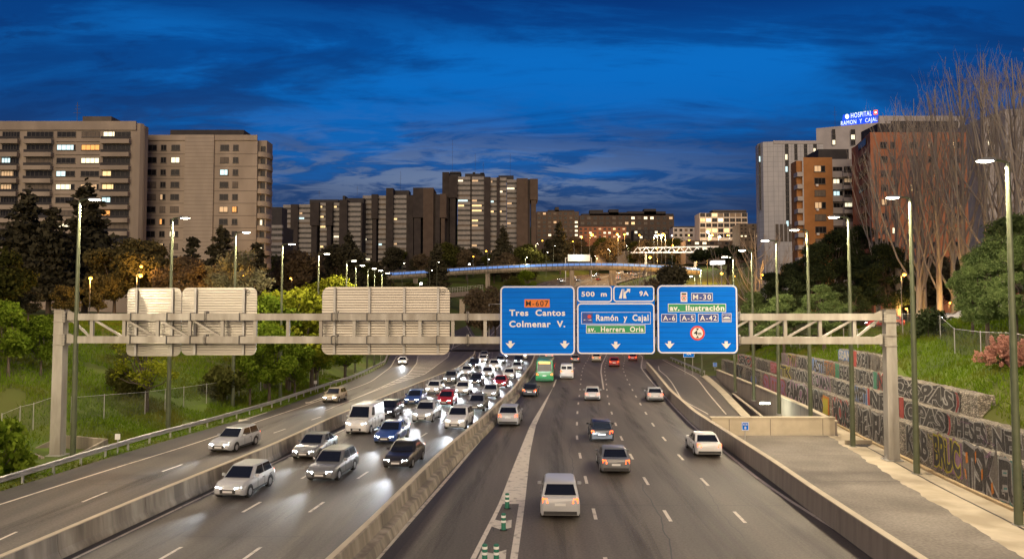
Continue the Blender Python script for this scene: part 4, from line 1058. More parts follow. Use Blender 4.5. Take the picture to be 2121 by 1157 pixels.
GRAF = [
 (0, 2072, 2118, 'EU', 'k', 'w', 't', .12, .95), (0, 2000, 2066, 'TSK', 'k', 'w', 'e', .05, .98, .9, 'o'), (0, 1937, 1991, 'BRUC', 'k', 'y', 'm', .22, .98), (0, 1880, 1924, 'KAB', 'k', 'w', None, .25, .95),
 (0, 1778, 1836, 'MENFIA', 'k', 'w', 'e', .12, .92), (0, 1728, 1763, 'MORBI', 'k', 'w', 'r', .10, .93), (0, 1683, 1706, 'VENS', 'k', 'w', 'e', .12, .95), (0, 1632, 1675, 'FAMOR', 'k', 'w', 'm', .15, .95),
 (0, 1583, 1630, 'SUTER', 'm', 'r', 'e', .12, .9), (0, 1546, 1574, 'ROCE', 'e', 'k', None, .1, .9), (0, 1502, 1540, 'VARK', 'e', 'k', None, .1, .9), (0, 1706, 1716, 'I', 'y', 'o', None, .2, .8), (0, 1556, 1568, 'O', 'b', 'm', None, .1, .7),
 (1, 1981, 2046, 'HESES', 'k', 'w', None), (1, 2060, 2119, 'NEF', 'k', 'w', 'e'), (1, 1876, 1958, 'OPAS', 'k', 'w', 'k'), (1, 1964, 1972, ')', 'r', 'w', None, .0, 1.0), (1, 1804, 1862, 'NEO', 'k', 'w', 'k'), (1, 1866, 1872, 'I', 'r', 'r', None, .0, 1.0),
 (1, 1799, 1803, 'l', 'r', 'w', None, 0, 1.0), (1, 1770, 1796, 'WEST', 'k', 'w', 'b'), (1, 1727, 1764, 'HEGO', 'k', 'w', 'e'), (1, 1684, 1720, 'ROMAN', 'k', 'w', 'm'), (1, 1641, 1674, 'TWIN', 'k', 'w', 'e'), (1, 1619, 1638, 'TK', 'k', 'y', 'e'),
 (1, 1597, 1615, 'EST', 'p', 'r', None), (1, 1570, 1592, 'SARA', 'e', 'k', None), (1, 1531, 1556, 'SERO', 'k', 'w', 'r'),
 (2, 1838, 1975, 'ROOPAS', 'k', 'w', 'k'), (2, 1980, 1989, ')', 'r', 'w', None, 0, 1.0), (2, 1820, 1832, 'N', 'k', 'r', None), (2, 1776, 1810, 'UBTAS', 'k', 'w', 'e'), (2, 1741, 1761, 'EREA', 'k', 'w', 'k'), (2, 1733, 1738, 'I', 'g', 'g', None, 0, 1), (2, 1812, 1817, 'I', 'g', 't', None, 0, 1),
 (2, 1710, 1730, 'TASU', 'e', 'o', None), (2, 1685, 1706, 'ASTI', 'k', 'w', 'b'), (2, 1655, 1676, 'KAIN', 'k', 'w', 'e'), (2, 1634, 1649, 'TW', 'k', 'y', 'm'), (2, 1620, 1632, 'IIL', 'e', 'm', None),
 (3, 1739, 1763, 'SEAN', 'w', 'b', 'b', .3, .95), (3, 1776, 1800, 'SKEA', 'k', 'w', 'e'), (3, 1769, 1774, 'I', 'r', 'r', None, 0, 1), (3, 1804, 1822, 'TEH', 'e', 'e', None)]
for g_ in GRAF: graffito(*g_)

# ================================================================ wire fences
def meshmat():
    m, t, b = M('chain_link')
    ge = t.nodes.new('ShaderNodeTexCoord'); sp = t.nodes.new('ShaderNodeSeparateXYZ'); t.links.new(ge.outputs['Object'], sp.inputs[0])
    def mth(op, a, c=None):
        n = t.nodes.new('ShaderNodeMath'); n.operation = op
        for i, x in enumerate((a, c)):
            if x is None: continue
            if isinstance(x, (int, float)): n.inputs[i].default_value = x
            else: t.links.new(x, n.inputs[i])
        return n.outputs[0]
    y, z = sp.outputs[1], sp.outputs[2]
    a = mth('PINGPONG', mth('ADD', y, z), .05); c = mth('PINGPONG', mth('SUBTRACT', y, z), .05)
    al = mth('MAXIMUM', mth('LESS_THAN', a, .0045), mth('LESS_THAN', c, .0045))
    b.inputs['Base Color'].default_value = (.15, .15, .14, 1); b.inputs['Metallic'].default_value = .3; b.inputs['Roughness'].default_value = .5
    t.links.new(al, b.inputs['Alpha'])
    return m
m_link = meshmat()
def wire_fence(pts, h, label, step=3.0, lean=0):
    """pts: ground points (x, y)"""
    P3 = [Vector((x, y, gz(x, y))) for x, y in pts]
    t = thing('wire_fence', label, 'fence', P3[0])
    mb = MB()
    for a, b in zip(P3[:-1], P3[1:]): mb.poly([a + Vector((0, 0, .05)), b + Vector((0, 0, .05)), b + Vector((0, 0, h)), a + Vector((0, 0, h))])
    mb.world('mesh_panel', m_link, t, base=P3[0])
    acc = 0.0; last = None
    for a, b in zip(P3[:-1], P3[1:]):
        n = max(1, int(round((b - a).length / step)))
        for i in range(n):
            p = a + (b - a) * i / n
            q = MB(); q.tube([p, p + Vector((0, 0, h + .08))], .035, 6); q.world('post', m_galv, t, base=p)
    q = MB(); q.tube([p + Vector((0, 0, h)) for p in P3], .018, 5); q.world('top_wire', m_galv, t, base=P3[0])
    return t
fr = [(G(y) + 5.6 + (.8 if y < 60 else 0) + (1.5 if 58 < y < 75 else 0), y) for y in frange(33, 118, 4)]
wire_fence(fr, 1.9, 'long wire fence with thin grey posts above the graffiti wall')
def lpt(px, py):
    """first point of the left bank under a pixel"""
    d, yy, zz = ray(px, py)
    for i in range(60, 4000):
        t = i * .1
        if CZ + zz * t < gz(d * t, yy * t): return d * t, yy * t
    return d * 200, yy * 200
wire_fence([lpt(2, 918), lpt(40, 900), lpt(68, 893), lpt(105, 880)], 2.0, 'rusty wire fence leaning towards the lower left corner', 2.5)
wire_fence([lpt(147, 875), lpt(215, 868), lpt(300, 858), lpt(380, 845), lpt(470, 828), lpt(560, 806), lpt(680, 776)], 1.9, 'thin wire fence on the grass bank behind the guard rail', 3.2)
# ================================================================ vehicles
m_glass = pmat('car_glass', (0.012, 0.014, 0.017), rough=0.08, spec=0.8)
m_tyre = pmat('tyre_rubber', (0.014, 0.014, 0.014), rough=0.85)
m_rim = pmat('alloy_rim', (0.45, 0.45, 0.46), rough=0.35, metal=0.7)
m_head = emat('headlight_lens', (0.90, 0.96, 1.0), 60)
m_tail = emat('taillight_lens', (1.0, 0.085, 0.008), 6.0)
m_plate = pmat('number_plate', (0.7, 0.7, 0.68), rough=0.5)
m_trim = pmat('grey_plastic', (0.03, 0.03, 0.032), rough=0.6)
PAINT = {'white': (.72, .72, .71), 'silver': (.46, .47, .48), 'grey': (.16, .165, .17), 'black': (.018, .018, .02), 'red': (.40, .022, .02), 'blue': (.03, .07, .25),
         'beige': (.42, .36, .26), 'dark green': (.02, .09, .04), 'green': (.03, .26, .09), 'brown': (.12, .065, .035)}
PM = {}
def paint(c):
    if c not in PM:
        m = pmat('paint_' + c.replace(' ', '_'), PAINT[c], rough=0.32); b = m.node_tree.nodes['Principled BSDF']
        b.inputs['Coat Weight'].default_value = .6; b.inputs['Coat Roughness'].default_value = .08; PM[c] = m
    return PM[c]
#        L    W    H   hood  belt  wsb  wst  rrt  rrb  tail  wheel r, axle f, axle r
CT = {'hatchback': (4.1, 1.76, 1.48, .90, .93, .95, .15, -1.50, -1.92, .95, .31, 1.28, -1.25),
      'saloon': (4.6, 1.80, 1.44, .88, .92, .85, .05, -1.05, -1.75, 1.00, .32, 1.42, -1.32),
      'estate car': (4.7, 1.80, 1.50, .90, .94, .90, .10, -1.85, -2.22, .98, .32, 1.45, -1.38),
      'SUV': (4.5, 1.86, 1.70, 1.06, 1.10, .85, .20, -1.72, -2.12, 1.12, .36, 1.40, -1.33),
      'van': (5.2, 1.98, 2.20, 1.20, 1.28, 1.75, 1.05, -2.48, -2.56, 1.25, .34, 1.68, -1.55),
      'city bus': (11.0, 2.50, 3.10, 1.30, 1.32, 5.42, 5.25, -5.38, -5.46, 1.30, .48, 2.9, -2.9)}
def make_vehicle(typ, colr):
    L, W, H, hood, belt, wsb, wst, rrt, rrb, tail, wr, af, ar = CT[typ]
    h, w = L / 2, W / 2
    t = thing(typ.lower().replace(' ', '_'), 'x', typ)
    zb = .2
    def ring_(y, ww, z0, z1, rt=.09):
        return [(-ww * .94, y, z0), (-ww, y, z0 + .16), (-ww, y, z0 + (z1 - z0) * .62), (-ww + .035, y, z1 - rt), (-ww + .035 + rt, y, z1), (ww - .035 - rt, y, z1), (ww - .035, y, z1 - rt), (ww, y, z0 + (z1 - z0) * .62), (ww, y, z0 + .16), (ww * .94, y, z0)]
    st = [(-h, .86, zb + .14, tail - .12), (-h + .07, .93, zb + .05, tail - .03), (-h + .3, .98, zb, tail), (min(rrb + .05, -h + .5), 1.0, zb, tail if typ == 'saloon' else belt + .02), (rrt * .6, 1.0, zb, belt), (wsb - .4, 1.0, zb, belt), (wsb + .02, .995, zb, max(hood, belt - .02) + .0),
          ((wsb + h) / 2 + .1, .98, zb, hood - .03), (h - .32, .95, zb, hood - .11), (h - .1, .90, zb + .04, hood - .22), (h, .80, zb + .13, hood - .34)]
    st = sorted(st, key=lambda s: s[0])
    b = MB(); b.loft([ring_(y, w * k, z0, z1) for y, k, z0, z1 in st]); b.build('body', paint(colr), t, smooth=38)
    def gh(z, f): 
        yb, yf = rrb + (rrt - rrb) * f, wsb + (wst - wsb) * f; ww = (w - .045) * (1 - f) + (w - .20 if typ not in ('van', 'city bus') else w - .08) * f; c = .12
        return [(-ww, yb + c, z), (-ww + c, yb, z), (ww - c, yb, z), (ww, yb + c, z), (ww, yf - c, z), (ww - c, yf + .05, z), (-ww + c, yf + .05, z), (-ww, yf - c, z)]
    g = MB(); g.loft([gh(belt - .04, 0), gh(belt + (H - belt) * .55, .58), gh(H - .06, .94)], 0, cap=False)
    rr_ = [(x * .93, y * .97, H) for x, y, z in gh(H, 1.0)]
    g.loft([gh(H - .06, .94), rr_], 0); g.build('roof', paint(colr), t, smooth=35)
    def S(f, y_f, side, o_=.012):   # point on the cabin side
        r = gh(belt + (H - belt) * f, f); x = abs(r[0][0]) + o_; return (side * x, y_f, belt + (H - belt) * f)
    ww0, ww1 = w - .18, w - .30
    lo_, hi_ = .12, .86
    yw = lambda f: wsb + (wst - wsb) * f + .065; yr = lambda f: rrb + (rrt - rrb) * f - .012
    q = MB(); q.poly([(-ww0, yw(.04), belt + (H - belt) * .04), (ww0, yw(.04), belt + (H - belt) * .04), (ww1, yw(.9), belt + (H - belt) * .9), (-ww1, yw(.9), belt + (H - belt) * .9)]); q.build('windscreen', m_glass, t)
    if typ != 'van':
        q = MB(); q.poly([(-ww0, yr(lo_), belt + (H - belt) * lo_), (ww0, yr(lo_), belt + (H - belt) * lo_), (ww1, yr(hi_), belt + (H - belt) * hi_), (-ww1, yr(hi_), belt + (H - belt) * hi_)]); q.build('rear_window', m_glass, t)
    else:
        for s in (-1, 1):
            q = MB(); q.poly([(s * .06, yr(.2), belt + .2), (s * (w - .2), yr(.2), belt + .2), (s * (w - .24), yr(.7), belt + .66), (s * .06, yr(.7), belt + .66)]); q.build('rear_window', m_glass, t)
    yb0, yf0 = rrb + .32, wsb - .32; yb1, yf1 = rrt + .12, wst - .06
    if typ == 'van': cuts_ = [(wsb - 1.3, wsb - .35)]
    elif typ == 'city bus': cuts_ = [(-5.1 + i * 1.7, -5.1 + i * 1.7 + 1.6) for i in range(6)]
    else: m_ = (yb0 + yf0) / 2 - .05; cuts_ = [(yb0, m_ - .04), (m_ + .04, yf0)]
    for s in (-1, 1):
        for a, c in cuts_:
            ta, tc_ = (a, c) if typ in ('city bus',) else (max(a, yb1), min(c, yf1))
            if typ == 'van': ta, tc_ = a, min(c, wst + .05)
            q = MB(); q.poly([S(.08, a, s), S(.08, c, s), S(.86, tc_, s), S(.86, ta, s)]); q.build('side_window', m_glass, t)
        for y in (af, ar):
            wx = MB(); wx.tube([(s * (w - .20), y, wr), (s * (w + .012), y, wr)], [wr, wr], 18); wh = wx.build('wheel', m_tyre, t, smooth=40)
            rm = MB(); rm.tube([(s * (w + .004), y, wr), (s * (w + .022), y, wr)], [wr * .64, wr * .6], 12); rm.build('rim', m_rim, wh, smooth=40)
            a_ = MB(); n = 12; o0 = 0
            pts = [(y + (wr + .075) * math.cos(math.pi * i / n), wr + (wr + .075) * math.sin(math.pi * i / n)) for i in range(n + 1)]
            a_.poly([(s * (w + .003), py_, pz_) for py_, pz_ in pts]); a_.build('wheel_arch', m_trim, t)
        sl_ = MB(); sl_.box(s * w - .012, s * w + .012, ar + wr + .1, af - wr - .1, zb + .03, zb + .15); sl_.build('sill', m_trim, t)
        if typ not in ('city bus',):
            dn = [(wsb - .62 if typ != 'van' else wsb - .45), (cuts_[0][1] + .04 if typ != 'van' else wsb - 1.35)] + ([cuts_[0][0] + .12] if typ not in ('van',) else [-.6])
            for yd in dn:
                q = MB(); q.box(s * w - .006, s * w + .0035, yd - .012, yd + .012, zb + .17, belt - .12); q.build('door_seam', m_trim, t)
            for yd in dn[1:]:
                q = MB(); q.box(s * w - .01, s * w + .022, yd + .08, yd + .26, belt - .21, belt - .17); q.build('door_handle', m_trim, t)
        # lights
        zh = hood - .32 if typ != 'city bus' else .75
        f = MB(); f.loft([[(s * (w - .50), h - .075, zh - .06), (s * (w - .20), h - .20, zh - .06), (s * (w - .18), h - .24, zh + .08), (s * (w - .50), h - .13, zh + .05)],
                          [(s * (w - .50), h + .010, zh - .06), (s * (w - .20), h - .055, zh - .06), (s * (w - .18), h - .095, zh + .08), (s * (w - .50), h - .035, zh + .05)]]); f.build('headlight', m_head, t)
        zt = tail - .2 if typ != 'van' else 1.15
        f = MB(); f.loft([[(s * (w - .36), -h + .1, zt - .10), (s * (w - .10), -h + .2, zt - .10), (s * (w - .09), -h + .2, zt + .12), (s * (w - .30), -h + .1, zt + .12)],
                          [(s * (w - .36), -h - .012, zt - .10), (s * (w - .10), -h + .03, zt - .10), (s * (w - .09), -h + .05, zt + .12), (s * (w - .30), -h + .0, zt + .12)]]); f.build('taillight', m_tail, t)
        if typ != 'city bus':
            f = MB(); f.loft([[(s * (w - .02), wsb - .42, belt + .02), (s * (w - .02), wsb - .30, belt + .02), (s * (w - .02), wsb - .32, belt + .16), (s * (w - .02), wsb - .42, belt + .16)],
                              [(s * (w + .17), wsb - .45, belt + .03), (s * (w + .17), wsb - .36, belt + .03), (s * (w + .17), wsb - .38, belt + .15), (s * (w + .17), wsb - .45, belt + .15)]]); f.build('wing_mirror', paint(colr), t)
    g = MB(); g.box(-.42, .42, h - .02, h + .012, zb + .14, zb + .34); g.build('grille', m_trim, t)
    g = MB(); g.box(-w * .84, w * .84, -h - .008, -h + .1, zb + .10, zb + .25); g.build('rear_bumper', m_trim, t)
    g = MB(); g.box(-.26, .26, -h - .016, -h + .02, tail - .42, tail - .30); g.build('number_plate', m_plate, t)
    g = MB(); g.box(-.26, .26, h - .03, h + .022, zb + .18, zb + .29); g.build('number_plate', m_plate, t)
    if typ == 'city bus':
        g = MB(); g.box(-.8, .8, -h - .02, -h + .05, 2.62, 2.92); g.build('destination_display', emat('amber_display', (1, .55, .1), 1.2), t)
    return t
VP = {}
_beam = bpy.data.lights.new('headlight_beam', 'SPOT'); _beam.energy = 3600; _beam.spot_size = R(33); _beam.spot_blend = 1.0; _beam.shadow_soft_size = .12; _beam.color = (.86, .93, 1.0)
def place_vehicle(typ, colr, x, y, z, rz, label, group, beam=True):
    k = (typ, colr)
    if k not in VP:
        o = make_vehicle(typ, colr); o.location = (x, y, z); o.rotation_euler.z = rz; o['label'] = label
        if group: o['group'] = group
        VP[k] = o; kids(o); [kids(c) for c in kids(o)]
    else: o = dup(VP[k], (x, y, z), rz, label, group)
    if beam:
        b = bpy.data.objects.new('headlight_beam', _beam); COL.objects.link(b); b.parent = o
        b.location = (0, CT[typ][0] / 2 + .12, CT[typ][3] - .28); b.rotation_euler = (R(90.3), 0, 0)
    return o
avg = lambda a, b: (lambda y: (a(y) + b(y)) / 2)
lane_c1, lane_c2, lane_c3 = avg(LE, d1), avg(d1, d2), (lambda y: (d2(y) + MBc(y) - .6) / 2)
lane_s = lambda y: LL(y) + 2.0 + (1.9 if y < 60 else 0)
p0 = lambda y: (ME(y) + GL(y)) / 2 if y < 96 else MBc(y) + 3.3
p1 = lambda y: (GRr(y) + LA(y)) / 2 if y < 96 else LA(y) - 2.1
p2, p3, p4 = avg(LA, LBn), avg(LBn, LC), avg(LC, RE)
def trackmat():
    m, t, b = M('lane_wear'); b.inputs['Base Color'].default_value = (.028, .025, .022, 1); b.inputs['Roughness'].default_value = .5
    ge = t.nodes.new('ShaderNodeNewGeometry'); mp = t.nodes.new('ShaderNodeMapping'); mp.inputs['Scale'].default_value = (1.6, .12, 1); n = t.nodes.new('ShaderNodeTexNoise'); n.inputs['Scale'].default_value = 1; n.inputs['Detail'].default_value = 7
    t.links.new(ge.outputs['Position'], mp.inputs[0]); t.links.new(mp.outputs[0], n.inputs['Vector'])
    r = t.nodes.new('ShaderNodeValToRGB'); r.color_ramp.elements[0].position = .34; r.color_ramp.elements[1].position = .72
    r.color_ramp.elements[0].color = (0, 0, 0, 1); r.color_ramp.elements[1].color = (.12, .12, .12, 1); t.links.new(n.outputs[0], r.inputs[0]); t.links.new(r.outputs[0], b.inputs['Alpha'])
    return m
m_track = trackmat(); tk = MB()
for ln_ in (lane_c1, lane_c2, lane_c3, lane_s, p1, p2, p3, p4, (lambda y: (ME(y) + GL(y)) / 2)):
    for k_, (w_, o_) in enumerate(((1.5, 0), (1.0, .04), (.5, -.03))):
        ys_ = frange(22, 100, 3)
        for a, b in zip(ys_[:-1], ys_[1:]): z_ = .0052 + k_ * .0004; tk.poly([(ln_(a) + o_ - w_ / 2, a, z_), (ln_(a) + o_ + w_ / 2, a, z_), (ln_(b) + o_ + w_ / 2, b, z_), (ln_(b) + o_ - w_ / 2, b, z_)])
tag(tk.world('lane_wear', m_track), 'oil darkened wear down the middle of each lane', None, kind='structure')
WORD = {'hatchback': 'hatchback', 'saloon': 'saloon', 'estate car': 'estate car', 'SUV': 'tall SUV', 'van': 'panel van', 'city bus': 'city bus'}
LANES = [
 (lane_c1, -1, 'oncoming lane beside the left barrier', 'oncoming cars with headlights on', [(39.5, 'silver', 'hatchback'), (50, 'grey', 'saloon'), (60.5, 'white', 'van'), (70, 'black', 'hatchback'), (80, 'blue', 'hatchback'), (91, 'white', 'hatchback'), (104, 'grey', 'SUV'), (118, 'silver', 'saloon'), (132, 'black', 'SUV'), (150, 'white', 'saloon'), (166, 'grey', 'hatchback')]),
 (lane_c2, -1, 'middle oncoming lane', 'oncoming cars with headlights on', [(43.5, 'grey', 'estate car'), (56, 'blue', 'saloon'), (67, 'silver', 'SUV'), (79, 'red', 'hatchback'), (90, 'white', 'saloon'), (102, 'black', 'hatchback'), (115, 'silver', 'hatchback'), (130, 'white', 'SUV'), (146, 'grey', 'saloon'), (163, 'blue', 'hatchback')]),
 (lane_c3, -1, 'oncoming lane beside the middle barrier', 'oncoming cars with headlights on', [(47, 'black', 'saloon'), (63, 'white', 'SUV'), (75, 'grey', 'hatchback'), (86.5, 'silver', 'saloon'), (99, 'red', 'saloon'), (112, 'white', 'hatchback'), (127, 'silver', 'estate car'), (143, 'black', 'SUV'), (160, 'white', 'van')]),
 (lane_s, -1, 'left slip road', 'oncoming cars on the slip road', [(52.5, 'silver', 'estate car'), (82, 'beige', 'hatchback'), (143, 'white', 'hatchback')]),
 (p0, 1, 'outgoing lane right of the middle barrier', 'outgoing cars with tail lights on', [(65, 'silver', 'SUV'), (88, 'black', 'hatchback'), (107, 'green', 'city bus'), (130, 'red', 'hatchback'), (146, 'grey', 'saloon'), (162, 'white', 'hatchback')]),
 (p1, 1, 'outgoing lane right of the painted gore', 'outgoing cars with tail lights on', [(35.6, 'silver', 'SUV'), (112, 'white', 'van'), (150, 'grey', 'hatchback')]),
 (p2, 1, 'outgoing lane left of the centre', 'outgoing cars with tail lights on', [(45.5, 'grey', 'saloon'), (57, 'black', 'estate car'), (84, 'silver', 'hatchback'), (152, 'beige', 'SUV')]),
 (p3, 1, 'outgoing lane next to the solid line', 'outgoing cars with tail lights on', [(138, 'red', 'SUV')]),
 (p4, 1, 'rightmost outgoing lane', 'outgoing cars with tail lights on', [(51, 'white', 'saloon'), (83, 'silver', 'saloon'), (155, 'red', 'saloon')])]
ORDC = ['first'] + ORD[1:]
for c, sgn, lname, grp, cars in LANES:
    for i, (y, colr, typ) in enumerate(cars):
        s = c(y + 2) - c(y - 2); a = -math.atan2(s, 4.0)
        rz = a if sgn > 0 else a + math.pi
        yy_ = y + (CT[typ][0] / 2)
        lt = 'headlights' if sgn < 0 else 'tail lights'
        if len(cars) == 1: lab = '%s %s with %s lit in the %s' % (colr, WORD[typ], lt, lname)
        else: lab = '%s %s, %s from the camera in the %s' % (colr, WORD[typ], ORDC[i], lname)
        place_vehicle(typ, colr, c(yy_) + rng.uniform(-.25, .25), yy_, .006, rz, lab, grp, sgn < 0 or i < 2)
# far road
FC = [(-11, 455, -1, 'white', 'hatchback'), (-6, 470, -1, 'silver', 'saloon'), (-11, 482, -1, 'grey', 'hatchback'), (-6, 498, -1, 'white', 'van'), (-11, 515, -1, 'black', 'hatchback'), (-6, 535, -1, 'white', 'saloon'), (-16, 448, -1, 'silver', 'SUV'), (-16, 464, -1, 'white', 'hatchback'), (-16, 490, -1, 'grey', 'saloon'), (-4, 446, -1, 'silver', 'hatchback'), (-11, 440, -1, 'white', 'SUV'), (-16, 508, -1, 'white', 'estate car'), (16, 455, 1, 'white', 'saloon'), (16, 478, 1, 'silver', 'SUV'),
      (6, 450, 1, 'red', 'hatchback'), (11, 466, 1, 'silver', 'hatchback'), (6, 490, 1, 'white', 'hatchback'), (11, 520, 1, 'black', 'saloon'), (6, 545, 1, 'grey', 'saloon'), (11, 575, 1, 'white', 'SUV')]
cnt = {-1: 0, 1: 0}
for off, y, sgn, colr, typ in FC:
    x = FR(y) + off; a = -math.atan2(FR(y + 3) - FR(y - 3), 6.0)
    cnt[sgn] += 1
    o = place_vehicle(typ, colr, x, y, zfar(y) + .01, a if sgn > 0 else a + math.pi, '%s %s with %s on the far climbing road, %s of those %s' % (colr, WORD[typ], 'headlights' if sgn < 0 else 'tail lights', ORDC[cnt[sgn] - 1], 'coming' if sgn < 0 else 'leaving'), 'cars on the far climbing road', False)
# parked cars on the right hill
PK = [(1950, 662, 76, 'silver', 'hatchback'), (1972, 663, 75, 'beige', 'saloon'), (1998, 664, 74, 'white', 'hatchback'), (2105, 660, 70, 'red', 'saloon'), (1832, 672, 88, 'red', 'hatchback')]
PW = ['between the bush and the pine trunk', 'in the middle of the parked row', 'by the foot of the pine', 'near the right edge', 'behind the right gantry post']
for (px, py, Y, colr, typ), w_ in zip(PK, PW):
    x, y, _ = PY(px, py, Y)
    place_vehicle(typ, colr, x, y, gz(x, y) + .05, R(70), '%s %s parked on the grass hill %s' % (colr, WORD[typ], w_), 'cars parked on the right hill', False)
# ================================================================ trees
def leaf_cloud(seed, blobs, n, size, asp=1.0, outward=.5, shell=.5, droop=0.0):
    r = np.random.RandomState(seed)
    B = np.array(blobs, float)          # cx cy cz rx ry rz
    w = (B[:, 3] * B[:, 4] + B[:, 3] * B[:, 5]); w /= w.sum()
    k = r.choice(len(B), n, p=w)
    d = r.normal(size=(n, 3)); d /= np.linalg.norm(d, axis=1)[:, None]
    rad = shell + (1 - shell) * r.rand(n) ** .6
    # ragged outline: some blobs' leaves stray outward
    rad *= 1 + .18 * np.maximum(0, r.normal(size=n)) 
    c = B[k, :3] + d * B[k, 3:6] * rad[:, None]
    nrm = d * outward + r.normal(size=(n, 3)) * (1 - outward * .6); nrm /= np.linalg.norm(nrm, axis=1)[:, None]
    a = np.cross(nrm, r.normal(size=(n, 3))); a /= np.linalg.norm(a, axis=1)[:, None]
    if droop: a[:, 2] -= droop; a /= np.linalg.norm(a, axis=1)[:, None]
    b = np.cross(nrm, a)
    s = size * (.55 + .9 * r.rand(n))[:, None]
    a = a * s * .5 * asp; b = b * s * .5
    v = np.stack([c - a - b * .6, c + a * .2 - b, c + a + b * .5, c - a * .3 + b], 1).reshape(-1, 3)
    f = np.arange(4 * n).reshape(n, 4)
    return v, f
def limbs(mb, base_r, trunk_h, targets, rs, sides=7, lean=(0, 0), rmin=.02):
    top = Vector((lean[0], lean[1], trunk_h))
    mb.tube([(0, 0, -.3), (0, 0, .15), (lean[0] * .4, lean[1] * .4, trunk_h * .55), top], [base_r * 1.35, base_r, base_r * .8, base_r * .6], sides)
    for tx, ty, tz in targets:
        s = Vector((lean[0], lean[1], trunk_h)) * rs.uniform(.72, 1.0); e = Vector((tx, ty, tz)); m_ = (s + e) / 2 + Vector((rs.uniform(-.1, .1), rs.uniform(-.1, .1), -.08)) * (e - s).length
        r0 = base_r * rs.uniform(.3, .5); mb.tube([s, m_, e], [r0, r0 * .6, max(rmin, r0 * .2)], 5, cap=False)
TP = {}
